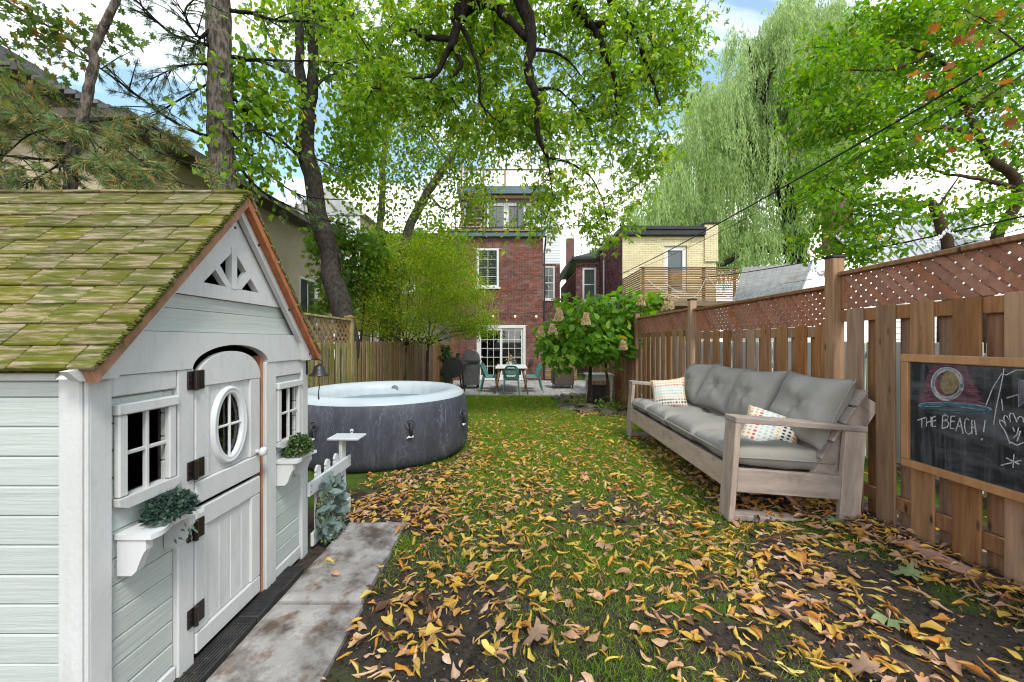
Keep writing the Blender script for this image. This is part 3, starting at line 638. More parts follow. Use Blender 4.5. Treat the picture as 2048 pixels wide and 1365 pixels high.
# ------------------------------------------------------------------ eucalyptus wreath leaning on the pickets
ew = empty('eucalyptus_wreath', (-1.10, 2.40, .03), 'grey green eucalyptus wreath propped against the picket fence', 'wreath')
def curl_leaf(L, Wd, m, name):
    vs = []; fs = []
    for i in range(5):
        u = i/4; w = Wd*math.sin(math.pi*(.08+.9*u))**.7/2
        for v in (-1, 0, 1): vs.append((u*L, v*w, .2*w*abs(v)-.12*L*u*u))
    for i in range(4):
        for j in range(2): a = i*3+j; fs.append((a, a+3, a+4, a+1))
    return MB().add(vs, fs).mesh(name, m, True)
lm = [curl_leaf(.065, .05, M['leaf_euc'], 'leaf'), curl_leaf(.052, .036, M['leaf_euc'], 'leaf'), curl_leaf(.075, .04, M['leaf_euc'], 'leaf')]
sprig = MB()
for k in range(120):
    a = rnd.uniform(0, 2*math.pi); rr = rnd.gauss(1, .2)
    cy, cz = 2.43+.10*rr*math.cos(a), .205+.145*rr*math.sin(a); cx = X0+.045+rnd.uniform(-.02, .045)
    e = Euler((rnd.uniform(-3.1, 3.1), rnd.uniform(-1.2, .5), rnd.uniform(-1.2, 1.2)))
    place('leaf', rnd.choice(lm), ew, (cx, cy, max(cz, .035)), e)
n = 420; a = rng.uniform(0, 2*np.pi, n); rr = rng.normal(1, .16, n)
ce = np.floor(rng.uniform(0, 14, n)); a = ce/14*2*np.pi+rng.normal(0, .12, n)
pos = np.column_stack([X0+.055+rng.uniform(-.01, .05, n), 2.43+.105*rr*np.cos(a), np.maximum(.205+.15*rr*np.sin(a), .03)])
place('filler_sprigs', np_mesh('filler', [leaf_arrays(pos, rdir(n), rdir(n), .022, .015, LEAF6)], M['leaf_euc_small']), ew, kind='stuff')
ring = MB().tube([(X0+.03, 2.43+.10*math.cos(2*math.pi*k/20), .205+.14*math.sin(2*math.pi*k/20)) for k in range(21)], .007, 6).build('hoop', M['bark_brown'], ew)
# ------------------------------------------------------------------ inflatable hot tub
def marble_mat():
    m = bpy.data.materials.new('spa_marble'); m.use_nodes = True; t = m.node_tree; b = t.nodes['Principled BSDF']; L = t.links.new
    tc = N(t, 'ShaderNodeTexCoord'); mp = N(t, 'ShaderNodeMapping'); L(tc.outputs['Object'], mp.inputs[0])
    mp.inputs['Rotation'].default_value = (R(12), R(35), 0); mp.inputs['Scale'].default_value = (3.6, 2.2, .8)
    def nz(s, d, dist, lo, hi, ridge):
        n = N(t, 'ShaderNodeTexNoise'); n.inputs['Scale'].default_value = s; n.inputs['Detail'].default_value = d; n.inputs['Distortion'].default_value = dist; n.inputs['Roughness'].default_value = .62; L(mp.outputs[0], n.inputs[0])
        o = n.outputs['Fac']
        if ridge:
            a = N(t, 'ShaderNodeMath', operation='SUBTRACT'); L(o, a.inputs[0]); a.inputs[1].default_value = .5
            c = N(t, 'ShaderNodeMath', operation='ABSOLUTE'); L(a.outputs[0], c.inputs[0]); o = c.outputs[0]
        r = N(t, 'ShaderNodeMapRange'); r.inputs[1].default_value = lo; r.inputs[2].default_value = hi; L(o, r.inputs[0]); return r.outputs[0]
    def mix(f, a, c):
        x = N(t, 'ShaderNodeMix', data_type='RGBA'); L(f, x.inputs['Factor']); x.inputs['B'].default_value = c+(1,)
        if isinstance(a, tuple): x.inputs['A'].default_value = a+(1,)
        else: L(a, x.inputs['A'])
        return x.outputs['Result']
    c = mix(nz(1.1, 5, 1., .35, .7, False), (.044, .045, .057), (.068, .069, .086))
    v1 = N(t, 'ShaderNodeMath', operation='MULTIPLY'); L(nz(1.7, 7, 1.6, .022, .0, True), v1.inputs[0]); L(nz(1.3, 3, 0, .40, .60, False), v1.inputs[1])
    c = mix(v1.outputs[0], c, (.17, .175, .20))
    v2 = N(t, 'ShaderNodeMath', operation='MULTIPLY'); L(nz(4.2, 6, 1.2, .02, 0, True), v2.inputs[0]); v2.inputs[1].default_value = .6
    c = mix(v2.outputs[0], c, (.11, .11, .13))
    L(c, b.inputs['Base Color']); b.inputs['Roughness'].default_value = .55; b.inputs['Specular IOR Level'].default_value = .35
    return m
M['spa_marble'] = marble_mat()
TX, TY = -1.495, 4.62
tub = empty('hot_tub', (TX, TY, 0), 'round inflatable hot tub with dark marbled side and white rim', 'hot tub')
def ringmesh(prof, n=96, mod=None):
    vs = []; fs = []; m = len(prof)
    for k in range(n):
        a = 2*math.pi*k/n
        for j, (r, z) in enumerate(prof):
            rr = r+(mod(a, z, j) if mod else 0); vs.append((rr*math.cos(a), rr*math.sin(a), z))
    for k in range(n):
        k2 = (k+1) % n
        for j in range(m-1): fs.append((k*m+j, k2*m+j, k2*m+j+1, k*m+j+1))
    return MB().add(vs, fs)
def dim(a, z, j):
    s = 0
    for i in range(18):
        for zz in (.2, .45):
            d = ((math.atan2(math.sin(a-i*.349-zz), math.cos(a-i*.349-zz))*.97)/.07)**2+((z-zz)/.07)**2
            if d < 9: s -= .008*math.exp(-d)
    return s+.003*math.sin(7*a+z*4)
wp = [(.55, .0), (.88, .0), (.925, .015), (.955, .05), (.972, .11), (.98, .2), (.983, .3), (.98, .4), (.972, .48), (.96, .55), (.945, .598), (.93, .625)]
wl = ringmesh(wp, 180, dim).build('tub_wall', M['spa_marble'], tub, smooth=True, loc=(TX, TY, 0))
rp = [(.93, .625), (.915, .650), (.888, .672), (.855, .686), (.815, .690), (.775, .683), (.742, .665), (.718, .635), (.705, .59), (.70, .5), (.70, .1), (.0, .1)]
ringmesh(rp, 144, lambda a, z, j: (-.010*abs(math.sin(a*14)) if 8 <= j <= 10 else 0)).build('liner', M['spa_rim'], tub, smooth=True, loc=(TX, TY, 0))
M['water'] = glassmat('water', (.45, .80, .84), .05, .03)
wv = []; wf = []; n = 60
for k in range(n): wv.append((.698*math.cos(2*math.pi*k/n), .698*math.sin(2*math.pi*k/n), .53))
MB().add(wv, [tuple(range(n))]).build('water', M['water'], tub, loc=(TX, TY, 0))
for a in (250, 302.5, 345, 190, 130, 60):
    ca, sa = math.cos(R(a)), math.sin(R(a)); rot = (0, 0, R(a))
    h = MB().lathe([(.052, -.004), (.052, .006), (.044, .010), (.040, .004), (.001, .004)], 20, (0, 0, 0), 'x').build('handle', M['spa_marble'], tub, loc=(TX+.978*ca, TY+.978*sa, .44), rot=rot, smooth=False)
    MB().tube([(.004, 0, .0), (.034, 0, .004), (.042, 0, -.03), (.030, 0, -.105)], [.014, .014, .015, .017], 8).build('strap', M['black_plastic'], h, loc=(TX+.978*ca, TY+.978*sa, .44), rot=rot, smooth=True)
    MB().box(.018, .042, -.022, .022, -.118, -.103).tube([(.03, -.02, -.112), (.034, -.04, -.122)], .006, 5).build('buckle', M['wire_white'], h, loc=(TX+.978*ca, TY+.978*sa, .44), rot=rot)
jet = MB().lathe([(.001, .004), (.03, .004), (.042, .010), (.046, .0)], 20, (0, 0, 0), 'y').build('filter_jet', M['shade_grey'], tub, loc=(TX-.06, TY+.692, .60), rot=(R(12), 0, 0))
# ------------------------------------------------------------------ fences
def clip(poly, x0, x1, y0, y1):
    for ax, v, sg in ((0, x0, 1), (0, x1, -1), (1, y0, 1), (1, y1, -1)):
        o = []
        for i in range(len(poly)):
            p, q = poly[i-1], poly[i]; a, b = sg*(p[ax]-v), sg*(q[ax]-v)
            if a >= 0: o.append(p)
            if a*b < 0: t = a/(a-b); o.append((p[0]+(q[0]-p[0])*t, p[1]+(q[1]-p[1])*t))
        poly = o
        if len(poly) < 3: return []
    return poly
def lattice(root, x, y0, y1, z0, z1, w, pitch, m, dirs=(1, -1)):
    for li, s in enumerate(dirs):
        H = z1-z0; st = pitch*math.sqrt(2); hw = w/2*math.sqrt(2)
        k = y0-H-st
        while k < y1+H+st:
            if s > 0: poly = [(k-hw, z0), (k+hw, z0), (k+hw+H, z1), (k-hw+H, z1)]
            else: poly = [(k-hw, z1), (k+hw, z1), (k+hw+H, z0), (k-hw+H, z0)]
            p = clip(poly, y0, y1, z0, z1)
            if len(p) >= 3:
                cy = sum(a for a, b in p)/len(p); cz = sum(b for a, b in p)/len(p)
                MB().prism([(a-cy, b-cz) for a, b in p], -.003, .003).build('lattice_slat', m, root, fix=True, loc=(x+li*.0065, cy, cz))
            k += st
def post(root, x, y, z0, z1, m, cap='flat', capm=None, w=.089):
    p = board('post', root, x-w/2, x+w/2, y-w/2, y+w/2, z0, z1, m)
    h = w/2+.008
    if cap == 'flat': MB().cbox(x-h, x+h, y-h, y+h, z1+.001, z1+.022, .006).add([(x-h, y-h, z1+.022), (x+h, y-h, z1+.022), (x+h, y+h, z1+.022), (x-h, y+h, z1+.022), (x, y, z1+.036)], [(0, 1, 4), (1, 2, 4), (2, 3, 4), (3, 0, 4)]).build('post_cap', capm or m, p)
    else:
        h += .02; MB().cbox(x-h, x+h, y-h, y+h, z1+.001, z1+.026, .006).add([(x-h, y-h, z1+.026), (x+h, y-h, z1+.026), (x+h, y+h, z1+.026), (x-h, y+h, z1+.026), (x, y, z1+.05)], [(0, 1, 4), (1, 2, 4), (2, 3, 4), (3, 0, 4)]).build('post_cap', m, p)
def panel(root, x, y0, y1, zt, zc, side, m, ms, lat=None, sp=.240, bw=.140, front_only=False, low=.05):
    """shadow-box panel along Y. side -1: the yard lies towards -X"""
    board('rail', root, x-.019, x+.019, y0, y1, zt-.095, zt-.006, m); ym = (y0+y1)/2
    board('rail', root, x-.019, x+.019, y0, y1, gz(x, ym)+.13, gz(x, ym)+.22, m)
    y = y0+.004; k = 0
    while y < y1-.03:
        w = min(bw, y1-y); d = .0285
        zb = gz(x, y)-.0+rnd.uniform(-.005, .01)
        board('board', root, x+side*(d-.0085), x+side*(d+.0085), y, y+w-.003, zb-low*.4, zt+rnd.uniform(-.004, .004), rnd.choice(ms), rot=(rnd.uniform(-.004, .004), 0, 0))
        yb = y+sp/2
        if yb+bw < y1+.02 and not front_only:
            board('board', root, x-side*(d-.0085), x-side*(d+.0085), yb, min(yb+bw, y1-.001), zb-low*.4, zt-.03, rnd.choice(ms))
        y += sp; k += 1
    if lat:
        board('cap_rail', root, x-.045, x+.045, y0, y1, zc-.03, zc, m)
        board('lattice_stop', root, x-.02, x+.02, y0, y0+.025, zt, zc-.031, m); board('lattice_stop', root, x-.02, x+.02, y1-.025, y1, zt, zc-.031, m)
        lattice(root, x+side*.006, y0+.026, y1-.026, zt+.001, zc-.031, lat[0], lat[1], lat[2])
FX = 2.52
rf = empty('wooden_fence', (FX, 5, 0), 'brown shadow box fence with red lattice top behind the sofa', 'fence')
fm = [M['fence_wood'], M['fence_wood'], M['fence_wood_pale']]
posts = [.64, 3.09, 5.53, 7.97, 10.41, 12.85]
ztop = {.64: 1.83, 3.09: 1.865, 5.53: 1.79, 7.97: 1.78, 10.41: 1.72, 12.85: 1.7}
for y in posts: post(rf, FX-.03, y, gz(FX, y)-.05, ztop[y], M['fence_wood_pale'], 'flat', M['black_metal'])
pan = [(.69, 3.04, 1.47, 1.755), (3.14, 5.48, 1.355, 1.672), (5.58, 7.92, 1.40, 1.695), (8.02, 10.36, 1.38, 1.66), (10.46, 12.80, 1.36, 1.62)]
for i, (a, b, zt, zc) in enumerate(pan):
    panel(rf, FX, a, b, zt, zc, -1, M['fence_wood'], fm, (.044, .058, M['lattice_red']) if i < 3 else ((.044, .075, M['lattice_red']) if i == 3 else None), sp=.238)
lf = empty('wooden_fence', (-2.75, 8, 0), 'mossy green wooden fence with lattice corner behind the hot tub', 'fence')
for y, z in ((4.2, 1.62), (6.8, 1.62)): post(lf, -2.75, y, -.05, z, M['fence_green'], 'tall', w=.1)
gm = [M['fence_green'], M['fence_green'], M['fence_brown']]; gb = [M['fence_green'], M['fence_brown'], M['fence_brown']]
panel(lf, -2.75, 4.25, 6.75, 1.20, 1.60, 1, M['fence_green'], [M['fence_green']], (.04, .098, M['fence_brown']), sp=.215)
for y in (9.0, 11.2): board('post', lf, -2.80, -2.72, y-.045, y+.045, gz(0, y)-.05, 1.22, M['fence_brown'])
panel(lf, -2.75, 6.86, 8.95, 1.22, 1.25, 1, M['fence_brown'], gm, sp=.2); panel(lf, -2.75, 9.05, 11.15, 1.22, 1.25, 1, M['fence_brown'], gb, sp=.2); panel(lf, -2.75, 11.25, 13.2, 1.24, 1.25, 1, M['fence_brown'], [M['fence_brown']], sp=.2)
# return of the fence towards the house
jf = empty('wooden_fence', (-2.3, 13.3, PZ), 'short pale brown fence return beside the grills', 'fence')
board('rail', jf, -2.72, -1.95, 13.31, 13.34, .95, 1.03, M['fence_brown']); board('rail', jf, -2.72, -1.95, 13.31, 13.34, -.1, -.02, M['fence_brown'])
x = -2.72
while x < -1.98: board('board', jf, x, x+.09, 13.29, 13.309, PZ+.01, 1.16+rnd.uniform(-.01, .01), M['fence_wood_pale']); x += .096
# neighbour's white fence seen through the gaps
wfz = empty('white_fence', (3.7, 6, 0), 'weathered white picket fence beyond the brown fence', 'fence')
for zz in (.35, 1.05): board('rail', wfz, 3.72, 3.76, 1.2, 9.0, zz, zz+.08, M['white_fence'])
y = 1.2
while y < 9.0: board('picket', wfz, 3.70, 3.718, y, y+.125, .02+gz(0, y), 1.22+rnd.uniform(-.01, .01), M['white_fence']); y += .15
# ------------------------------------------------------------------ sofa
sofa = empty('outdoor_sofa', (0, 0, 0), 'long weathered timber outdoor sofa frame beside the fence', 'sofa')
SW, SG = M['sofa_wood'], M['sofa_wood_grey']; SL = 2.57; DP = .885
for i, y0 in enumerate((0, SL-.14)):
    board('front_post', sofa, 0, .04, y0, y0+.14, -.02, .655, M['sofa_wood_post']); board('back_post', sofa, DP-.14, DP, (y0 if i == 0 else y0+.10), (y0+.04 if i == 0 else y0+.14), .05, .655, M['sofa_wood_post'])
    board('armrest', sofa, -.004, DP+.004, y0-.004, y0+.144, .656, .694, SG)
    board('side_rail', sofa, .041, DP-.141, y0+.004 if i == 0 else y0+.098, y0+.042 if i == 0 else y0+.136, .185, .345, SG)
    board('sled_board', sofa, .042, .72, y0+.01, y0+.13, -.012, .026, SG)
board('front_rail', sofa, .002, .040, .141, SL-.141, .185, .345, SW)
board('back_rail', sofa, DP-.18, DP-.142, .05, SL-.05, .185, .345, SG)
for k in range(6): board('seat_slat', sofa, .05+k*.115, .14+k*.115, .046, SL-.046, .30, .318, SG)
th = R(30)
for y0 in (.06, SL/2-.02, SL-.10):
    place('back_support', board_mesh(.14, .04, .66, SG), sofa, (.80, y0+.02, .58), (0, th*.95, 0))
for k in range(4):
    s = -.16+k*.145; place('back_slat', board_mesh(.02, SL-.06, .13, SG), sofa, (.80+s*math.sin(th)-.083*math.cos(th), SL/2, .60+s*math.cos(th)+.083*math.sin(th)), (0, th, 0))
SX, SY, TILT = 1.475, 2.72, 4.2
sofa.location = (SX, SY, .02); sofa.rotation_euler = (0, R(TILT), R(-.6))
SM = wmat(sofa)
def cushion(w, d, t, m, seed, button=False, ears=.05, nn=26, crease=.006, pipe=None, name='cushion', pw=5.):
    vs = []; fs = []
    def pt(i, j, s):
        u, v = -1+2*i/nn, -1+2*j/nn
        e = max(0, (1-abs(u)**pw)*(1-abs(v)**pw))**.42
        pin = 1-ears*(1-v*v)*abs(u)**3; pin2 = 1-ears*(1-u*u)*abs(v)**3
        x = w/2*u*pin; y = d/2*v*pin2; z = t/2*e
        if button:
            r2 = (u*u+v*v); z *= 1-.42*math.exp(-r2/.025); z += .025*t*math.cos(6*math.atan2(v, u)+seed)*math.exp(-((math.sqrt(r2)-.28)/.2)**2)
        z += crease*e*mn.noise((x*6+seed, y*6, seed*1.3))*2.0+crease*e*.9*(1-abs(mn.noise((x*9+seed, y*7+x*4, seed)))*2)*abs(mn.noise((x*4, y*4, seed+5)))*1.6
        z -= crease*e*.9*max(0, mn.noise((x*3+y*9, y*2+seed, seed*2)))
        return (x, y, s*z)
    idx = {}
    for s in (1, -1):
        for j in range(nn+1):
            for i in range(nn+1):
                if s < 0 and (i in (0, nn) or j in (0, nn)): idx[(i, j, s)] = idx[(i, j, 1)]; continue
                idx[(i, j, s)] = len(vs); vs.append(pt(i, j, s))
        for j in range(nn):
            for i in range(nn):
                q = (idx[(i, j, s)], idx[(i+1, j, s)], idx[(i+1, j+1, s)], idx[(i, j+1, s)]); fs.append(q if s > 0 else q[::-1])
    mb = MB().add(vs, fs)
    edge = [pt(i, 0, 1) for i in range(nn+1)]+[pt(nn, j, 1) for j in range(1, nn+1)]+[pt(i, nn, 1) for i in range(nn-1, -1, -1)]+[pt(0, j, 1) for j in range(nn-1, -1, -1)]
    return mb, edge, pt(nn//2, nn//2, 1)
names = ['at the far end of the outdoor sofa', 'second from the far end of the outdoor sofa', 'third from the far end of the outdoor sofa', 'by the near armrest of the outdoor sofa']
cw = (SL-.10)/4
where = ['next to the armrest with the patio behind it', 'second along from the patio end of the sofa', 'second along from the chalkboard end of the sofa', 'next to the armrest on the chalkboard side']
for k in range(4):
    yc = SL-.05-(k+.5)*cw
    for kind in ('seat', 'back'):
        if kind == 'seat':
            mb, edge, c = cushion(.72, cw*.985, .175, M['cushion'], k*3.1+1, False, .03, crease=.016, pw=4.5)
            mx_ = SM @ Matrix.LocRotScale(Vector((.365, yc, .418)), Euler((rnd.uniform(-.02, .02), rnd.uniform(-.02, .01), 0)), None)
        else:
            mb, edge, c = cushion(.605, .56, .25, M['cushion'], k*5.7+2, True, .10, crease=.014, pw=2.8)
            base = Matrix(((0, 0, -1, 0), (1, 0, 0, 0), (0, -1, 0, 0), (0, 0, 0, 1)))     # x->Y, y->Z(up), z->-X
            base = Matrix(((0, 0, -1), (-1, 0, 0), (0, 1, 0))).to_4x4()
            mx_ = SM @ Matrix.LocRotScale(Vector((.705+(k % 2)*.02, yc, .735+(k % 2)*.012)), Euler((R(rnd.uniform(-5, 5)), R(24+rnd.uniform(-4, 2)), R(rnd.uniform(-2, 9)))), None) @ base
        o = mb.build('seat_cushion' if kind == 'seat' else 'back_cushion', M['cushion'], None, True,
                     label=('flat grey seat cushion ' if kind == 'seat' else 'plump grey buttoned back cushion ')+where[k], cat='cushion', group='grey sofa '+kind+' cushions')
        o.matrix_basis = mx_
        pip = MB().tube([Vector(e) for e in edge], .006, 5, False).build('piping', M['cushion'], None, True); pip.parent = o
        if kind == 'back':
            bt = MB().lathe([(.001, -.004), (.016, -.003), (.018, .004), (.011, .010), (.001, .012)], 14, (c[0], c[1], c[2]-.002)).build('button', M['cushion'], None, True); bt.parent = o
def pillow_mat():
    m = bpy.data.materials.new('dotted_fabric'); m.use_nodes = True; t = m.node_tree; b = t.nodes['Principled BSDF']; L = t.links.new
    tc = N(t, 'ShaderNodeTexCoord'); sc_ = N(t, 'ShaderNodeVectorMath', operation='MULTIPLY'); L(tc.outputs['Object'], sc_.inputs[0]); sc_.inputs[1].default_value = (33, 29, 0)
    fr = N(t, 'ShaderNodeVectorMath', operation='FRACTION'); L(sc_.outputs[0], fr.inputs[0]); fl = N(t, 'ShaderNodeVectorMath', operation='FLOOR'); L(sc_.outputs[0], fl.inputs[0])
    sb = N(t, 'ShaderNodeVectorMath', operation='SUBTRACT'); L(fr.outputs[0], sb.inputs[0]); sb.inputs[1].default_value = (.5, .5, 0)
    ln = N(t, 'ShaderNodeVectorMath', operation='LENGTH'); L(sb.outputs[0], ln.inputs[0])
    wn = N(t, 'ShaderNodeTexWhiteNoise', noise_dimensions='2D'); L(fl.outputs[0], wn.inputs[0])
    rr = N(t, 'ShaderNodeMapRange'); L(wn.outputs[0], rr.inputs[0]); rr.inputs[3].default_value = .22; rr.inputs[4].default_value = .38
    lt = N(t, 'ShaderNodeMath', operation='LESS_THAN'); L(ln.outputs['Value'], lt.inputs[0]); L(rr.outputs[0], lt.inputs[1])
    sp = N(t, 'ShaderNodeSeparateXYZ'); L(fl.outputs[0], sp.inputs[0])
    mr = N(t, 'ShaderNodeMapRange'); L(sp.outputs[1], mr.inputs[0]); mr.inputs[1].default_value = -7; mr.inputs[2].default_value = 7
    rp_ = N(t, 'ShaderNodeValToRGB'); rp_.color_ramp.interpolation = 'CONSTANT'
    cols = [(.60, .33, .10), (.55, .20, .10), (.06, .05, .05), (.65, .42, .14), (.30, .45, .43), (.36, .50, .47), (.45, .13, .09), (.62, .30, .10), (.30, .08, .06), (.58, .40, .16)]
    e = rp_.color_ramp.elements
    while len(e) < len(cols): e.new(.5)
    for i, c in enumerate(cols): e[i].position = i/len(cols); e[i].color = c+(1,)
    L(mr.outputs[0], rp_.inputs[0])
    mx_ = N(t, 'ShaderNodeMix', data_type='RGBA'); L(lt.outputs[0], mx_.inputs['Factor']); mx_.inputs['A'].default_value = (.64, .60, .54, 1); L(rp_.outputs[0], mx_.inputs['B'])
    L(mx_.outputs['Result'], b.inputs['Base Color']); b.inputs['Roughness'].default_value = .95; b.inputs['Specular IOR Level'].default_value = .1
    n = N(t, 'ShaderNodeTexNoise'); n.inputs['Scale'].default_value = 300; L(tc.outputs['Object'], n.inputs[0]); bn = N(t, 'ShaderNodeBump'); bn.inputs['Strength'].default_value = .3; bn.inputs['Distance'].default_value = .002; L(n.outputs['Fac'], bn.inputs['Height']); L(bn.outputs[0], b.inputs['Normal'])
    return m
M['dots'] = pillow_mat(); M['piping_yellow'] = mat('piping_yellow', (.55, .33, .09), None, 4, rough=.9, bump=0)
for loc, eul, lab in (((1.86, 4.74, .60), (R(66), R(-8), R(-24)), 'dotted square throw pillow standing at the far end of the sofa'),
                      ((1.97, 3.06, .53), (R(20), R(-42), R(38)), 'dotted throw pillow slumped against the near end back cushion')):
    mb, edge, c = cushion(.385, .385, .15, None, loc[1], False, .10, crease=.008, pw=3.)
    o = mb.build('throw_pillow', M['dots'], None, True, label=lab, cat='pillow', group='dotted throw pillows')
    o.location = loc; o.rotation_euler = eul
    p_ = MB().tube([Vector(e) for e in edge], .005, 5, False).build('piping', M['piping_yellow'], None, True); p_.parent = o
# ------------------------------------------------------------------ chalkboard
M['chalkboard'] = mat('chalkboard', (.010, .010, .011), (.022, .023, .025), 3, (1, 1, .5), .6, .03, stain=((.15, .155, .165), .46, .80, 2.6, (1, 1.2, 3.4)), stain2=((.11, .115, .125), .50, .78, 5, (1, 5, .35)), spec=.25)
def chalk(name, c, a=.36):
    m = bpy.data.materials.new(name); m.use_nodes = True; t = m.node_tree; b = t.nodes['Principled BSDF']; L = t.links.new
    b.inputs['Base Color'].default_value = c+(1,); b.inputs['Roughness'].default_value = 1; b.inputs['Specular IOR Level'].default_value = 0
    tc = N(t, 'ShaderNodeTexCoord'); n = N(t, 'ShaderNodeTexNoise'); n.inputs['Scale'].default_value = 330; n.inputs['Detail'].default_value = 3; L(tc.outputs['Object'], n.inputs[0])
    r = N(t, 'ShaderNodeMapRange'); r.inputs[1].default_value = a; r.inputs[2].default_value = a+.18; L(n.outputs['Fac'], r.inputs[0]); L(r.outputs[0], b.inputs['Alpha']); return m
for k, c in (('chalk_white', (.62, .62, .64)), ('chalk_pink', (.36, .15, .19)), ('chalk_blue', (.25, .42, .54)), ('chalk_yellow', (.36, .29, .15)), ('chalk_lilac', (.42, .37, .45))): M[k] = chalk(k, c, .43 if k == 'chalk_pink' else .36)
CX = 2.435; CY0, CY1, CZ0, CZ1 = 1.25, 2.485, .462, 1.150
cb = empty('chalkboard', (CX, 1.87, CZ0), 'oak framed black chalkboard with beach drawing fixed to fence', 'chalkboard')
board('slate', cb, CX-.006, CX+.03, CY0+.02, CY1-.02, CZ0+.02, CZ1-.02, M['chalkboard'])
fwd = .046
board('frame_rail', cb, CX-.024, CX+.012, CY0, CY1, CZ1-fwd, CZ1, M['frame_oak']); board('frame_rail', cb, CX-.024, CX+.012, CY0, CY1, CZ0, CZ0+fwd, M['frame_oak'])
board('frame_stile', cb, CX-.0235, CX+.012, CY1-fwd, CY1-.0005, CZ0+fwd+.0005, CZ1-fwd-.0005, M['frame_oak']); board('frame_stile', cb, CX-.0235, CX+.012, CY0+.0005, CY0+fwd, CZ0+fwd+.0005, CZ1-fwd-.0005, M['frame_oak'])
XS = CX-.0075
def cpt(cx, cy):                        # sketch grid -> (Y, Z) on the slate
    px, py = 1800+cx/4.266, 700+cy/4.266; Y = XS*F/(px-1024); return (Y, CH-(py-682.5)/F*Y)
def strokes(name, lines, m, w=.0055, dx=0):
    mb = MB()
    for ln in lines:
        P = [Vector((XS-dx, *cpt(*p))) for p in ln]; vs = []; fs = []
        for i, p in enumerate(P):
            t = P[min(i+1, len(P)-1)]-P[max(i-1, 0)]; t = Vector((0, -t.z, t.y)); t = t.normalized() if t.length else Vector((0, 0, 1)); ww = w/2*rnd.uniform(.75, 1.2)
            vs += [p+t*ww, p-t*ww]
        for i in range(len(P)-1): fs.append((2*i, 2*i+1, 2*i+3, 2*i+2))
        mb.add(vs, fs)
    return mb.build(name, m, cb)
T = [[(150, 602), (222, 576)], [(188, 590), (188, 664)], [(228, 582), (226, 654)], [(266, 572), (266, 652)], [(228, 622), (268, 606)], [(276, 578), (276, 655)], [(276, 578), (306, 568)], [(277, 612), (308, 602)], [(277, 655), (308, 652)],
     [(366, 560), (360, 670)], [(362, 566), (392, 556), (412, 570), (406, 592), (368, 608), (402, 606), (418, 630), (404, 660), (358, 672)],
     [(436, 566), (430, 672)], [(438, 568), (472, 566)], [(434, 612), (466, 610)], [(430, 672), (468, 672)], [(512, 580), (478, 692)], [(512, 580), (540, 716)], [(490, 652), (528, 652)],
     [(590, 600), (572, 584), (556, 600), (552, 650), (562, 700), (586, 722), (606, 708)], [(614, 598), (614, 716)], [(636, 600), (652, 726)], [(614, 662), (648, 660)], [(728, 600), (714, 704)], [(694, 762), (704, 758), (706, 768), (696, 770), (694, 762)]]
strokes('chalk_lettering', T, M['chalk_white'], .0058, .0008)
sc_l = []
for k in range(34):
    v = k/33; y = 140+v*310; hl = 130+v*260 if v > .35 else 150+v*120
    xl = 255-v*85+rnd.uniform(-12, 12); xr = 560+v*160+rnd.uniform(-22, 22); mid = [(xl+(xr-xl)*q/5, y+v*30*q/5+rnd.uniform(-7, 7)) for q in range(6)]
    sc_l.append(mid if k % 2 else mid[::-1])
strokes('chalk_sky', sc_l, M['chalk_pink'], .0055, .0002)
sun_l = []
for k in range(7):
    r = .86+.035*k; sun_l.append([(405+128*r*math.cos(a*.31)+rnd.uniform(-3, 3), 292+132*r*math.sin(a*.31)+rnd.uniform(-3, 3)) for a in range(22)])
strokes('chalk_halo', sun_l, M['chalk_white'], .0045, .0007)
ss = []
for k in range(22):
    v = -1+2*k/21; h = math.sqrt(max(0, 1-v*v)); ss.append([(425-78*h, 280+96*v+14*h), (425, 280+96*v), (425+78*h, 280+96*v-14*h)])
strokes('chalk_sun', ss, M['chalk_yellow'], .007, .0005)
wl_ = []
for k in range(7):
    a0_ = rnd.uniform(0, 6); wl_.append([(470+(310-k*6)*math.cos(a0_+q*.3)+rnd.uniform(-6, 6), 490+k*3+(34-k*2)*math.sin(a0_+q*.3)+(470+310*math.cos(a0_+q*.3)-470)*.06) for q in range(24)])
strokes('chalk_waves', wl_, M['chalk_blue'], .0058, .0009)
strokes('chalk_hand', [[(940, 800), (905, 710), (852, 625), (852, 600), (875, 605), (905, 650), (885, 580), (895, 558), (915, 568), (945, 620), (935, 560), (945, 538), (968, 545), (1000, 618), (1010, 580), (1030, 568), (1050, 580), (1058, 620)], [(940, 785), (1000, 815), (1058, 790)], [(965, 660), (978, 700)], [(1015, 660), (1000, 720), (970, 750)], [(1030, 690), (1000, 780)]], M['chalk_white'], .0055, .0008)
strokes('chalk_star', [[(1020, 255), (1012, 490)], [(910, 412), (1025, 378)]]+[[(1015+rnd.uniform(-3, 3), 270+k*8), (1060, 262+k*7)] for k in range(27)], M['chalk_lilac'], .006, .0006)
strokes('chalk_asterisk', [[(974, 890), (966, 1010)], [(905, 922), (1020, 978)], [(1038, 942), (860, 986)]], M['chalk_white'], .0055, .0008)
strokes('chalk_border', [[(888, 160), (872, 260), (820, 500), (798, 640)], [(880, 205), (905, 216), (990, 172), (1058, 174)], [(870, 200), (790, 330), (735, 470)], [(868, 420), (878, 520)]], M['chalk_white'], .004, .0004)
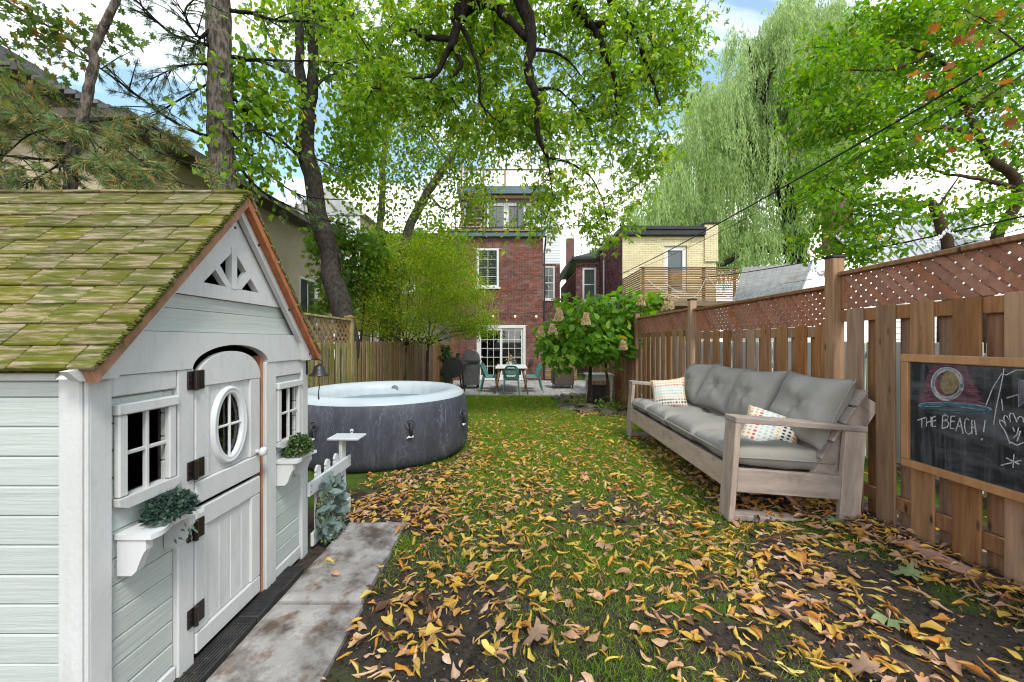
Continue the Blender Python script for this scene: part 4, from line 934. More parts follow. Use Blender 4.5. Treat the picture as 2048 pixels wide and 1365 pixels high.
# ------------------------------------------------------------------ masonry
def wall_cells(mb, fn, u0, u1, z0, z1, holes, d, reveal):
    us = sorted({u0, u1, *[min(max(h[i], u0), u1) for h in holes for i in (0, 1)]}); zs = sorted({z0, z1, *[min(max(h[i], z0), z1) for h in holes for i in (2, 3)]})
    for a, b in zip(us, us[1:]):
        for c, e in zip(zs, zs[1:]):
            um, zm = (a+b)/2, (c+e)/2
            if any(h[0] < um < h[1] and h[2] < zm < h[3] for h in holes): continue
            mb.add([fn(a, c, d), fn(b, c, d), fn(b, e, d), fn(a, e, d)], [(0, 1, 2, 3)])
    for h in holes:
        a, b, c, e = h
        for p, q in (((a, c), (a, e)), ((a, e), (b, e)), ((b, e), (b, c)), ((b, c), (a, c))):
            mb.add([fn(*p, d), fn(*q, d), fn(*q, d-reveal), fn(*p, d-reveal)], [(0, 1, 2, 3)])
def bricks(parent, fn, u0, u1, z0, z1, holes, bm, mm, soldier=(), bl=.215, bh=.0675, reveal=.12):
    mb = MB(); wall_cells(mb, fn, u0, u1, z0, z1, holes, 0, reveal); mb.build('wall', mm, parent, fix=False)
    b = MB(); z = z0; r = 0
    blocks = [tuple(h) for h in holes]+[tuple(s) for s in soldier]
    def brick(a, c, e, f):
        g = .005; d = .009+rnd.uniform(-.003, .003)
        p = [(a+g, c+g), (e-g, c+g), (e-g, f-g), (a+g, f-g)]
        b.add([fn(*q, 0) for q in p]+[fn(*q, d) for q in p], [(4, 5, 6, 7), (0, 1, 5, 4), (1, 2, 6, 5), (2, 3, 7, 6), (3, 0, 4, 7)])
    while z+bh <= z1+.001:
        u = u0-(bl/2 if r % 2 else 0)
        if r % 6 == 5: step = bl/2
        else: step = bl
        while u < u1:
            segs = [(max(u, u0), min(u+step, u1))]
            for h in blocks:
                if z+bh > h[2]+.01 and z < h[3]-.01:
                    ns = []
                    for s in segs:
                        if s[1] <= h[0] or s[0] >= h[1]: ns.append(s)
                        else:
                            if s[0] < h[0]: ns.append((s[0], h[0]))
                            if s[1] > h[1]: ns.append((h[1], s[1]))
                    segs = ns
            for s in segs:
                if s[1]-s[0] > .03: brick(s[0], z, s[1], z+bh)
            u += step
        z += bh; r += 1
    for (a, e, c, f) in soldier:
        n = max(1, round((e-a)/.07))
        for k in range(n): brick(a+(e-a)*k/n, c, a+(e-a)*(k+1)/n, f)
    b.build('brickwork', bm, parent, kind='stuff')
def facing(Y): return lambda u, z, d: (u, Y-d, z)             # wall looking towards -Y
def west(X): return lambda u, z, d: (X-d, u, z)               # wall looking towards -X, u = Y
def east(X): return lambda u, z, d: (X+d, u, z)
def window(parent, fn, a, b, c, e, cols, rows, frame=.07, behind='dark', sash=True, depth=-.07, sill=True, m=None):
    m = m or M['trim_white']; w = empty('window', fn((a+b)/2, c, 0)); attach(w, parent)
    def bx(name, p, q, r, s, d0, d1, mm, par=w):
        P0, P1 = fn(p, r, d0), fn(q, s, d1); lo = [min(x, y) for x, y in zip(P0, P1)]; hi = [max(x, y) for x, y in zip(P0, P1)]
        return board(name, par, lo[0], hi[0], lo[1], hi[1], lo[2], hi[2], mm, c=.006)
    D = depth
    bx('frame', a, a+frame, c, e, D, D+.06, m); bx('frame', b-frame, b, c, e, D, D+.06, m); bx('frame', a+frame, b-frame, e-frame*1.1, e, D, D+.06, m); bx('frame', a+frame, b-frame, c, c+frame*.9, D, D+.06, m)
    ia, ib, ic, ie = a+frame, b-frame, c+frame*.9, e-frame*1.1
    if sash: bx('meeting_rail', ia, ib, (ic+ie)/2-.025, (ic+ie)/2+.025, D+.005, D+.045, m)
    for k in range(1, cols): u = ia+(ib-ia)*k/cols; bx('muntin', u-.009, u+.009, ic, ie, D+.008, D+.03, m)
    for k in range(1, rows):
        if sash and rows % 2 == 0 and k == rows//2: continue
        z = ic+(ie-ic)*k/rows; bx('muntin', ia, ib, z-.009, z+.009, D+.009, D+.029, m)
    if sill: bx('sill', a-.06, b+.06, c-.07, c-.001, -.05, .05, m)
    mb = MB(); mb.add([fn(ia, ic, D+.015), fn(ib, ic, D+.015), fn(ib, ie, D+.015), fn(ia, ie, D+.015)], [(0, 1, 2, 3)]); mb.build('pane', M['glass'], w)
    if behind == 'blind':
        z = ic+.02
        while z < ie: 
            P = [fn(ia, z, D-.03), fn(ib, z, D-.03), fn(ib, z+.056, D-.045), fn(ia, z+.056, D-.045)]
            MB().add(P, [(0, 1, 2, 3)]).build('blind_slat', M['blind'], w); z += .075
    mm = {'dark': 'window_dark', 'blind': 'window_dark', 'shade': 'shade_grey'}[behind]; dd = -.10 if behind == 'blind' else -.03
    MB().add([fn(ia-.05, ic-.05, D+dd), fn(ib+.05, ic-.05, D+dd), fn(ib+.05, ie+.05, D+dd), fn(ia-.05, ie+.05, D+dd)], [(0, 1, 2, 3)]).build('shade' if behind == 'shade' else 'dark_room_sheet', M[mm], w)  # dark version: flat sheet coloured as the unlit room behind the pane
    return w
def slab_box(name, parent, x0, x1, y0, y1, z0, z1, m, c=.008): return board(name, parent, x0, x1, y0, y1, z0, z1, m, c=c)
def siding(parent, fn, u0, u1, z0, z1, m, h=.12):
    z = z0
    while z < z1-.01:
        t = min(z+h, z1); P = [fn(u0, z, .018), fn(u1, z, .018), fn(u1, t, .004), fn(u0, t, .004), fn(u0, z, 0), fn(u1, z, 0), fn(u1, t, 0), fn(u0, t, 0)]
        MB().add(P, [(0, 1, 2, 3), (4, 5, 1, 0), (7, 3, 2, 6), (4, 0, 3, 7), (5, 6, 2, 1)]).build('siding_board', m, parent); z += h
# ------------------------------------------------------------------ brick house at the end of the yard
HY = 15.4; hx0, hx1 = -2.35, 1.20
bh_ = empty('brick_house', (-.6, HY, PZ), 'tall red brick house with patio door, blue gutter and rooftop deck', 'house')
win = (-1.36, -.50, 3.30, 4.82); door = (-1.36, .52, -.20, 1.84)
f = facing(HY)
bricks(bh_, f, hx0, hx1, PZ, 5.2, [win, door], M['brick_red'], M['mortar'], soldier=[(-1.48, -.38, 4.82, 5.06), (-1.45, .62, 1.84, 2.02)])
window(bh_, f, *win, 2, 4, .09, 'blind', False)
# sliding patio door
sd = empty('patio_door', (-.42, HY, -.2)); attach(sd, bh_)
def pd(name, a, b, c, e, d0, d1, m=M['trim_white'], par=sd): return board(name, par, a, b, HY-d1, HY-d0, c, e, m, c=.006)
pd('frame', -1.36, -1.27, -.2, 1.84, -.08, .02); pd('frame', .43, .52, -.2, 1.84, -.08, .02); pd('frame', -1.27, .43, 1.72, 1.84, -.08, .02); pd('threshold', -1.45, .60, -.27, -.201, -.08, .08)
for a, b, dd in ((-1.265, -.39, -.03), (-.45, .425, -.07)):
    leaf = empty('door_leaf', (a, HY, -.2)); attach(leaf, bh_); 
    pd('stile', a, a+.075, -.2, 1.715, dd, dd+.035, par=leaf); pd('stile', b-.075, b, -.2, 1.715, dd, dd+.035, par=leaf); pd('rail', a+.076, b-.076, 1.63, 1.715, dd, dd+.035, par=leaf); pd('rail', a+.076, b-.076, -.2, -.08, dd, dd+.035, par=leaf)
    for k in (1, 2): u = a+.075+(b-a-.15)*k/3; pd('muntin', u-.009, u+.009, -.08, 1.63, dd+.008, dd+.026, par=leaf)
    for k in range(1, 5): z = -.08+1.71*k/5; pd('muntin', a+.076, b-.076, z-.009, z+.009, dd+.009, dd+.025, par=leaf)
    MB().box(a+.076, b-.076, HY-dd-.016, HY-dd-.014, -.08, 1.63).build('pane', M['glass'], leaf)
# room behind the patio door
M['room_wall'] = mat('room_wall', (.09, .085, .08), (.06, .058, .055), 2, rough=.9, bump=0); M['counter'] = mat('counter', (.4, .39, .37), None, 3, rough=.5, bump=0)
MB().box(hx0+.3, hx1-.1, HY+3.2, HY+3.3, PZ, 2.2).box(hx0+.3, hx1-.1, HY+.15, HY+3.3, -.26, -.22).box(hx0+.3, hx1-.1, HY+.15, HY+3.3, 2.1, 2.2).box(hx0+.2, hx0+.3, HY+.15, HY+3.3, PZ, 2.2).box(hx1-.1, hx1, HY+.15, HY+3.3, PZ, 2.2).build('room', M['room_wall'], bh_)
MB().cbox(-.15, 1.0, HY+1.6, HY+2.3, -.22, .68).box(-.2, 1.05, HY+1.55, HY+2.35, .685, .72).build('kitchen_island', M['counter'], bh_)
MB().cbox(-.1, .35, HY+3.1, HY+3.18, .9, 1.75).build('kitchen_window', M['trim_white'], bh_)
# side walls, gutter, upper floor
MB().add([(hx0, HY+.01, PZ), (hx0, 19.8, PZ), (hx0, 19.8, 5.2), (hx0, HY+.01, 5.2)], [(0, 1, 2, 3)]).add([(hx1, HY+.01, PZ), (hx1, 19.8, PZ), (hx1, 19.8, 5.2), (hx1, HY+.01, 5.2)], [(0, 1, 2, 3)]).build('side_wall', M['brick_red'], bh_)
slab_box('gutter', bh_, hx0-.1, hx1+.08, HY-.16, HY-.012, 5.22, 5.36, M['gutter_blue']); slab_box('fascia', bh_, hx0-.1, hx1+.05, HY-.05, HY+.6, 5.361, 5.43, M['gutter_black']); slab_box('deck_edge', bh_, hx0-.05, hx1, HY-.10, HY+2.0, 5.432, 5.52, M['deck_wood'])
UY = 17.3; f2 = facing(UY)
MB().add([f2(-2.2, 5.45, 0), f2(1.32, 5.45, 0), f2(1.32, 7.7, 0), f2(-2.2, 7.7, 0)], [(0, 1, 2, 3)]).add([(1.32, UY, 5.4), (1.32, UY+3, 5.4), (1.32, UY+3, 7.7), (1.32, UY, 7.7)], [(0, 1, 2, 3)]).build('upper_wall', M['siding_white'], bh_)
siding(bh_, f2, .62, 1.32, 5.5, 7.6, M['siding_white']); siding(bh_, f2, -2.2, -1.12, 5.5, 7.6, M['siding_white'])
window(bh_, f2, -1.1, -.27, 5.5, 7.15, 1, 1, .10, 'shade', False, depth=.045, sill=False); window(bh_, f2, -.25, .6, 5.5, 7.15, 1, 1, .10, 'dark', False, depth=.045, sill=False)
slab_box('upper_fascia', bh_, -2.3, 1.45, UY-.35, UY+3, 7.3, 7.42, M['deck_wood']); slab_box('upper_gutter', bh_, -2.3, 1.5, UY-.5, UY-.352, 7.43, 7.75, M['gutter_blue']); slab_box('roof_deck', bh_, -2.3, 1.5, UY-.351, UY+3, 7.5, 7.74, M['gutter_black'])
for x in (-2.2, -1.0, .2, 1.15): board('balcony_post', bh_, x-.025, x+.025, HY+.06, HY+.11, 5.52, 6.60, M['black_metal'])
board('balcony_rail', bh_, -2.2, 1.15, HY+.055, HY+.115, 6.601, 6.66, M['black_metal']); board('balcony_rail', bh_, -2.2, 1.15, HY+.06, HY+.11, 5.60, 5.64, M['black_metal'])
for k in range(24): board('balcony_baluster', bh_, -2.15+k*.14, -2.14+k*.14, HY+.08, HY+.09, 5.645, 6.6, M['black_metal'], c=.002)
for x in (-1.95, -.3, 1.35): board('roof_post', bh_, x-.04, x+.04, UY-.2, UY-.12, 7.751, 8.55, M['deck_wood'])
board('roof_rail', bh_, -2.0, 1.45, UY-.21, UY-.11, 8.551, 8.6, M['deck_wood'])
for k in range(18): board('roof_baluster', bh_, -1.9+k*.18, -1.885+k*.18, UY-.17, UY-.155, 7.76, 8.55, M['black_metal'])
for k in range(9): board('stair_tread', bh_, -2.0+k*.02, -1.3+k*.02, UY-1.3+k*.1, UY-1.0+k*.1, 5.75+k*.2, 5.79+k*.2, M['deck_wood'])
for xx in (-2.05, -1.22): MB().prism([(UY-1.35, 5.55), (UY-1.15, 5.55), (UY-.3, 7.5), (UY-.5, 7.5)], xx, xx+.04).build('stair_stringer', M['deck_wood'], bh_, fix=True)
for x in (-2.08, -1.2): board('stair_post', bh_, x, x+.07, UY-1.1, UY-1.03, 5.55, 8.6, M['deck_wood'])
# set-back wing on the right
WY = 19.8; f3 = facing(WY); w3 = (1.52, 2.12, 3.28, 4.95)
bricks(bh_, f3, 1.21, 2.38, PZ, 5.05, [w3, (1.55, 2.0, -.2, 1.9)], M['brick_plum'], M['mortar'], soldier=[(1.5, 2.2, 4.95, 5.05)])
window(bh_, f3, *w3, 2, 4, .08, 'shade', True); window(bh_, f3, 1.55, 2.0, -.2, 1.9, 2, 5, .08, 'dark', False)
MB().add([f3(1.2, 5.05, 0), f3(2.38, 5.05, 0), f3(2.38, 8.6, 0), f3(1.2, 8.6, 0)], [(0, 1, 2, 3)]).add([(2.38, WY, PZ), (2.38, WY+5, PZ), (2.38, WY+5, 8.6), (2.38, WY, 8.6)], [(0, 1, 2, 3)]).build('wing_wall', M['siding_white'], bh_)
siding(bh_, f3, 1.21, 2.40, 5.06, 8.55, M['siding_white'], .13)
MB().tube([(hx1+.10, HY-.1, 5.25), (hx1+.08, HY+.05, 4.9), (hx1+.04, HY-.02, 4.6), (hx1+.04, HY-.03, PZ)], .035, 8).build('downspout', M['gutter_black'], bh_)
# outlet box and hose on the wall
MB().cbox(.66, .80, HY-.09, HY-.012, .33, .47).box(.70, .74, HY-.11, HY-.09, .20, .33).tube([(.72, HY-.06, .33), (.74, HY-.08, .0), (.78, HY-.1, -.2), (.9, HY-.2, -.26)], .008, 5).build('outlet_box', M['black_plastic'], bh_)
# ------------------------------------------------------------------ gate beside the house
gt = empty('wooden_gate', (1.7, HY+.2, PZ), 'pale horizontal board gate between the two houses', 'gate')
for k in range(9): board('board', gt, 1.28, 2.5, HY+.2, HY+.22, PZ+.02+k*.115, PZ+.125+k*.115, M['deck_wood'])
for x in (1.26, 2.5): board('post', gt, x-.04, x+.04, HY+.22, HY+.3, PZ, PZ+1.1, M['deck_wood'])
# ------------------------------------------------------------------ neighbour: yellow front, red brick side, slatted balcony
nb = empty('neighbour_house', (5.8, 15, PZ), 'yellow painted brick house with black gutter and slatted balcony', 'house')
NY = 15.0; fy = facing(NY); dw = (5.72, 6.56, 3.05, 4.80)
bricks(nb, fy, 4.14, 7.66, PZ, 5.16, [dw], M['brick_yellow'], M['mortar_yellow'], soldier=[(5.60, 6.68, 4.80, 5.02)])
window(nb, fy, 5.72, 6.56, 3.05, 4.80, 1, 1, .15, 'shade', False, depth=-.11, sill=False)
MB().cbox(7.20, 7.70, NY-.055, NY+.6, 4.2, 5.60, .01).build('corner_stack', M['brick_yellow'], nb); bricks(nb, facing(NY-.06), 7.20, 7.70, 4.2, 5.6, [], M['brick_yellow'], M['mortar_yellow']); slab_box('stack_cap', nb, 7.16, 7.74, NY-.10, NY+.64, 5.601, 5.68, M['gutter_black'])
slab_box('gutter', nb, 4.02, 7.19, NY-.18, NY-.012, 5.17, 5.36, M['gutter_black']); slab_box('flat_roof', nb, 4.10, 7.7, NY-.008, 24.8, 5.40, 5.56, M['gutter_black']); slab_box('drip_edge', nb, 4.0, 7.2, NY-.22, NY-.009, 5.365, 5.46, M['gutter_black'])
fs_ = west(4.14); hol = (17.9, 18.25, 3.3, 4.9)
bricks(nb, fs_, NY, 19.0, PZ, 5.3, [hol], M['brick_plum'], M['mortar']); window(nb, fs_, *hol, 1, 1, .07, 'shade', False)
f4 = facing(19.0); w4 = (3.35, 4.0, 3.12, 4.72)
bricks(nb, f4, 3.04, 4.14, PZ, 5.0, [w4], M['brick_plum'], M['mortar'], soldier=[(3.28, 4.06, 4.72, 4.9)]); window(nb, f4, *w4, 1, 2, .09, 'shade', True)
bricks(nb, west(3.04), 19.0, 25.0, PZ, 4.55, [], M['brick_plum'], M['mortar'])
slab_box('bay_roof', nb, 2.80, 4.2, 18.75, 25, 5.05, 5.20, M['gutter_black'])
MB().prism([(2.85, 5.2), (4.2, 5.2), (4.2, 5.55)], 18.9, 25, lambda a, b, x: (a, x, b)).build('side_roof', M['shingle_grey'], nb, fix=True)
MB().add([(2.7, 18.7, 5.0), (2.7, 25.2, 4.6), (2.76, 25.2, 4.4), (2.76, 18.7, 4.82)], [(0, 1, 2, 3)]).build('eave_board', M['gutter_brown'], nb)
MB().cbox(3.3, 3.75, 24, 24.5, 4.5, 7.4, .02).build('chimney', M['brick_red'], nb); MB().prism([(3.95, 5.50), (5.0, 6.35), (5.0, 6.65), (3.75, 5.62)], 20.4, 20.5, lambda a, b, x: (a, x, b)).build('rake_trim', M['siding_white'], nb, fix=True)
# balcony
by0, bx0, bx1, bz0, bz1 = 12.9, 4.16, 7.30, 2.56, 3.58
bl_ = empty('balcony', (5.7, by0, bz0)); attach(bl_, nb)
n_s = 14; ph_ = (bz1-bz0)/n_s
for k in range(n_s):
    z = bz0+k*ph_
    board('slat', bl_, bx0, bx1, by0-.02, by0, z, z+ph_*.68, M['deck_wood']); board('side_slat', bl_, bx0-.02, bx0, by0+.002, NY-.02, z, z+ph_*.68, M['deck_wood'])
board('top_rail', bl_, bx0-.04, bx1+.02, by0-.05, by0+.07, bz1+.001, bz1+.035, M['deck_wood'])
for x in (bx0+.08, 5.1, 6.2, 7.2): board('post', bl_, x-.04, x+.04, by0+.002, by0+.08, bz0-.02, bz1, M['deck_wood'])
board('deck_floor', bl_, bx0, bx1, by0+.09, NY-.02, bz0-.14, bz0-.03, M['deck_wood']); board('fascia_beam', bl_, bx0, bx1, by0-.01, by0+.05, bz0-.20, bz0-.021, M['deck_wood'])
for x in (bx0+.1, 7.15): board('support_post', bl_, x-.06, x+.06, by0+.1, by0+.22, PZ, bz0-.15, M['deck_wood'])
# ------------------------------------------------------------------ stucco house beyond the left fence
st_ = empty('stucco_house', (-9, 9, 0), 'beige stucco house with dark eaves behind the pine trees', 'house')
SX0 = -6.0; fe = east(SX0); w5 = (8.9, 9.7, 2.85, 3.9); w6 = (11.3, 12.4, 1.7, 3.1)
mb = MB(); wall_cells(mb, fe, 6.1, 13.4, -.3, 4.42, [w5, w6], 0, .1); mb.build('side_wall', M['stucco'], st_)
window(st_, fe, *w5, 1, 1, .08, 'shade', False); window(st_, fe, *w6, 2, 1, .08, 'shade', False)
ff = facing(6.1); w7 = (-9.2, -7.52, 2.3, 3.95)
mb = MB(); wall_cells(mb, ff, -13, SX0, -.3, 4.42, [w7], 0, .1); mb.build('front_wall', M['stucco'], st_)
window(st_, ff, *w7, 2, 1, .09, 'shade', False)
board('eave', st_, SX0-.1, SX0+.38, 5.82, 13.7, 4.43, 4.47, M['gutter_brown']); board('gutter', st_, SX0+.381, SX0+.48, 5.72, 13.7, 4.43, 4.57, M['gutter_brown']); board('gutter', st_, -6.6, SX0+.38, 5.72, 5.815, 4.43, 4.57, M['gutter_brown']); board('eave', st_, -8.2, SX0-.101, 5.82, 6.3, 4.43, 4.47, M['gutter_brown'])
mb = MB()                                                            # shingle courses on the side roof
for k in range(16):
    x0 = SX0+.42-k*.16; z0 = 4.50+k*.07; mb.box(x0-.17, x0, 5.85, 13.6, z0, z0+.06)
mb.build('roof_shingles', M['shingle_grey'], st_, kind='stuff')
mb = MB()                                                            # steeper roof of the taller part further left
for k in range(15):
    x0 = -8.05-k*.13; z0 = 5.52+k*.098
    for j in range(9): y0 = 4.4+j*.44; mb.box(x0-.14, x0, y0, y0+.435, z0+rnd.uniform(-.008, .008), z0+.06+rnd.uniform(-.008, .008))
mb.build('gable_shingles', M['shingle_grey'], st_, kind='stuff')
MB().box(-13, -8.25, 4.6, 8.3, 4.5, 5.66).box(-13, -8.25, 4.6, 8.2, -.3, 4.5).build('tall_wall', M['stucco'], st_)
MB().prism([(-8.0, 5.45), (-10.2, 7.1), (-12.4, 5.45)], 4.5, 4.6, lambda a, b, x: (a, x, b)).build('gable_wall', M['stucco'], st_, fix=True)
MB().tube([(SX0+.4, 5.9, 4.47), (SX0+.10, 5.98, 4.1), (SX0+.06, 6.0, 0)], .04, 6).build('downspout', M['gutter_brown'], st_)
# white house further back on the left
wh = empty('white_house', (-9, 22, 0), 'white sided house with dark roof edge behind the birches', 'house')
M['roof_grey'] = mat('roof_grey', (.40, .39, .38), (.32, .31, .30), 3, rough=.9, bump=.1); fw_ = facing(20.0); mb = MB(); wall_cells(mb, fw_, -11, -7.6, -.3, 7.6, [(-10.2, -9.4, 5.3, 6.6)], 0, .1); mb.build('wall', M['siding_white'], wh)
siding(wh, fw_, -11, -7.6, 4.0, 7.6, M['siding_white'], .16); window(wh, fw_, -10.2, -9.4, 5.3, 6.6, 1, 2, .08, 'shade', True)
MB().prism([(-11.4, 7.5), (-7.2, 7.5), (-9.3, 8.9)], 19.9, 26, lambda a, b, x: (a, x, b)).build('roof', M['roof_grey'], wh, fix=True)
MB().add([(-7.6, 20, -.3), (-7.6, 26, -.3), (-7.6, 26, 7.6), (-7.6, 20, 7.6)], [(0, 1, 2, 3)]).build('side_wall', M['stucco'], wh)
dh = empty('dark_roofed_house', (-4.6, 19, 0), 'low brick house with black flat roof left of the brick house', 'house')
bricks(dh, facing(18.6), -6.6, -2.6, 2.5, 5.9, [(-5.3, -4.5, 3.5, 5.0)], M['brick_red'], M['mortar']); window(dh, facing(18.6), -5.3, -4.5, 3.5, 5.0, 1, 2, .08, 'shade', True)
slab_box('flat_roof', dh, -6.8, -2.45, 18.4, 23, 5.95, 6.2, M['gutter_black']); MB().box(-6.6, -2.6, 18.62, 23, -.3, 5.9).build('wall_mass', M['mortar'], dh)
# ------------------------------------------------------------------ metal roofed shed and white house beyond the right fence
sh_ = empty('metal_roofed_shed', (8.2, 10.5, 0), 'shed with rusty grey metal roof behind the brown fence', 'shed')
def metal_roof(parent, A, B, C, D_, n, m):          # A->B eave, D->C ridge
    A, B, C, D_ = map(Vector, (A, B, C, D_)); MB().add([A, B, C, D_], [(0, 1, 2, 3)]).build('roof_sheet', m, parent)
    nrm = (B-A).cross(D_-A).normalized()
    if nrm.z < 0: nrm = -nrm
    for k in range(n+1):
        t = k/n; p = A.lerp(B, t); q = D_.lerp(C, t); s = (B-A).normalized()*.018
        MB().add([p-s, p+s, q+s, q-s, p-s+nrm*.035, p+s+nrm*.035, q+s+nrm*.035, q-s+nrm*.035], [(4, 5, 6, 7), (0, 1, 5, 4), (1, 2, 6, 5), (2, 3, 7, 6), (3, 0, 4, 7)]).build('standing_seam', m, parent)
metal_roof(sh_, (5.2, 9.4, 2.10), (6.3, 8.9, 2.02), (8.4, 11.2, 3.42), (6.9, 11.9, 3.42), 8, M['metal_roof'])
MB().add([(5.25, 9.45, -.1), (6.28, 8.95, -.1), (6.28, 8.95, 2.0), (5.25, 9.45, 2.08)], [(0, 1, 2, 3)]).add([(6.28, 8.95, -.1), (8.4, 11.2, -.1), (8.4, 11.2, 3.38), (6.28, 8.95, 2.0)], [(0, 1, 2, 3)]).add([(5.25, 9.45, -.1), (6.9, 11.9, -.1), (6.9, 11.9, 3.38), (5.25, 9.45, 2.05)], [(0, 1, 2, 3)]).build('wall', M['siding_white'], sh_)
rh = empty('white_house', (14, 11, 0), 'white sided house with pale ribbed metal roof beyond the right fence', 'house')
M['roof_pale'] = mat('roof_pale', (.46, .46, .46), (.36, .36, .36), 2, rough=.5, bump=.02)
metal_roof(rh, (9.0, 9.6, 2.6), (11.8, 9.6, 2.95), (14.5, 12.8, 5.4), (10.0, 12.8, 4.9), 14, M['roof_pale'])
mb = MB(); wall_cells(mb, facing(9.7), 8.9, 14.5, -.2, 3.0, [(12.2, 13.2, 2.0, 2.8)], 0, .1); mb.build('wall', M['siding_white'], rh); siding(rh, facing(9.7), 9.0, 12.1, .3, 2.9, M['siding_white'], .14)
window(rh, facing(9.7), 12.2, 13.2, 2.0, 2.8, 2, 1, .07, 'shade', False); MB().cbox(9.9, 10.5, 12.3, 12.8, 4, 5.6).build('chimney', M['brick_red'], rh)
mb = MB(); wall_cells(mb, facing(9.4), 12.0, 18, 2.9, 6.4, [], 0, .1); mb.build('upper_wall', M['siding_white'], rh)
# ------------------------------------------------------------------ patio furniture
tb = empty('dining_table', (-.02, 12.1, PZ), 'white topped dining table with splayed wooden legs on patio', 'table')
TXc, ty0, ty1, tz = -.02, 11.35, 12.95, PZ+.75
MB().cbox(TXc-.46, TXc+.46, ty0, ty1, tz-.03, tz, .01).build('table_top', M['table_white'], tb)
MB().cbox(TXc-.40, TXc+.40, ty0+.08, ty0+.10, tz-.09, tz-.031).cbox(TXc-.40, TXc+.40, ty1-.1, ty1-.08, tz-.09, tz-.031).cbox(TXc-.40, TXc-.38, ty0+.1, ty1-.1, tz-.09, tz-.031).cbox(TXc+.38, TXc+.40, ty0+.1, ty1-.1, tz-.09, tz-.031).build('apron', M['table_leg'], tb)
for sx in (-1, 1):
    for (ya, yb) in ((ty0+.10, ty0-.02), (ty1-.10, ty1+.02)):
        MB().tube([(TXc+sx*.33, ya, tz-.032), (TXc+sx*.47, yb, PZ+.003)], [.034, .020], 10).build('leg', M['table_leg'], tb, smooth=True)
def make_chair():
    c = empty('dining_chair', (0, 0, 0)); t = M['teal']
    vs = []; fs = []; n = 12
    for j in range(n+1):
        for i in range(n+1):
            u, v = -1+2*i/n, j/n; w = .22-.02*v; x = u*w*(1-.12*max(0, abs(u)-.6)); y = -.20+.42*v; z = .445-.018*(1-u*u)*math.sin(math.pi*v)+.02*max(0, v-.85)
            vs.append((x, y, z))
    for j in range(n):
        for i in range(n): a = j*(n+1)+i; fs.append((a, a+1, a+n+2, a+n+1))
    me = MB().add(vs, fs); me.add([(x, y, z-.018) for x, y, z in vs], [f[::-1] for f in fs]); me.tube([(-.22, -.2, .436), (.22, -.2, .436)], .010, 6).tube([(-.22, -.2, .436), (-.2, .22, .436)], .010, 6).tube([(.22, -.2, .436), (.2, .22, .436)], .010, 6)
    me.build('seat', t, c)
    vs = []; fs = []; ni, nj = 22, 18
    def bp(u, v):
        wd = .215*(1-.25*max(0, v-.55)**1.5/.3); th_ = u*1.0
        topz = .455+.375*v*(1-.14*abs(u)**2.5*v)
        return (math.sin(th_)*wd*1.17, .20+.06*math.cos(th_)*1.0-.06+.12*v-.10*(1-math.cos(th_))*1.6, topz)
    for j in range(nj+1):
        for i in range(ni+1): vs.append(bp(-1+2*i/ni, j/nj))
    for j in range(nj):
        for i in range(ni):
            inner = 3 <= i < ni-3 and 3 <= j < nj-2
            if inner and (i+j) % 2 == 0 and ((i-ni/2)/(ni/2-3))**2+((j-nj*.52)/(nj*.42))**2 < 1: continue
            a = j*(ni+1)+i; fs.append((a, a+1, a+ni+2, a+ni+1))
    b = MB().add(vs, fs); b.tube([bp(-1, k/8) for k in range(9)]+[bp(-1+2*k/14, 1) for k in range(1, 15)]+[bp(1, 1-k/8) for k in range(1, 9)], .011, 6)
    b.build('backrest', t, c)
    for sx in (-1, 1):
        MB().tube([(sx*.20, -.18, .43), (sx*.225, -.22, .0)], [.018, .012], 8).build('leg', t, c); MB().tube([(sx*.19, .19, .47), (sx*.235, .29, .0)], [.020, .012], 8).build('leg', t, c)
    return c
ch0 = make_chair()
spots = [((-.02, 11.25), 180, 'teal perforated plastic chair at the lawn end of the dining table'), ((-.66, 11.85), 90, 'teal perforated chair on the grill side of the table, lawn end'), ((-.66, 12.50), 90, 'teal perforated chair on the grill side of the table, house end'),
         ((.62, 11.85), -90, 'teal perforated chair on the rattan armchair side of the table, lawn end'), ((.62, 12.50), -90, 'teal perforated chair on the rattan armchair side of the table, house end'), ((-.02, 13.15), 0, 'teal perforated plastic chair at the house end of the dining table')]
for i, ((x, y), a, lab) in enumerate(spots):
    o = ch0 if i == 0 else copy_tree(ch0)
    o.location = (x, y, PZ+.002); o.rotation_euler = (0, 0, R(a)); tag(o, lab, 'chair', 'teal dining chairs around the patio table')
fl = empty('flower_vase', (-.05, 12.15, tz), 'small vase of flowers on the dining table', 'vase')
MB().lathe([(.05, 0), (.055, .05), (.045, .12), (.05, .14)], 14, (-.05, 12.15, tz+.001)).build('pot', M['table_white'], fl, smooth=True)
k = 90; pos = np.array((-.05, 12.15, tz+.15))+rng.normal(size=(k, 3))*np.array((.07, .07, .045))
M['flower_mix'] = leafmat('flower_mix', [(0, (.04, .08, .02)), (.4, (.07, .12, .03)), (.5, (.35, .05, .08)), (.75, (.6, .4, .4)), (.85, (.65, .62, .6))], .3)
place('blooms', np_mesh('blooms', [leaf_arrays(pos, rdir(k), rdir(k), .05, .035, LEAF6)], M['flower_mix']), fl, kind='stuff')
cd = empty('candle_holder', (-.04, 12.5, tz), 'gold candle holder standing behind the flowers', 'candle')
MB().lathe([(.05, 0), (.05, .01), (.012, .02), (.012, .16), (.045, .18)], 14, (-.04, 12.5, tz+.001)).build('stem', M['gold'], cd, smooth=True); MB().lathe([(.042, .181), (.042, .33)], 14, (-.04, 12.5, tz)).build('candle', M['gold'], cd)
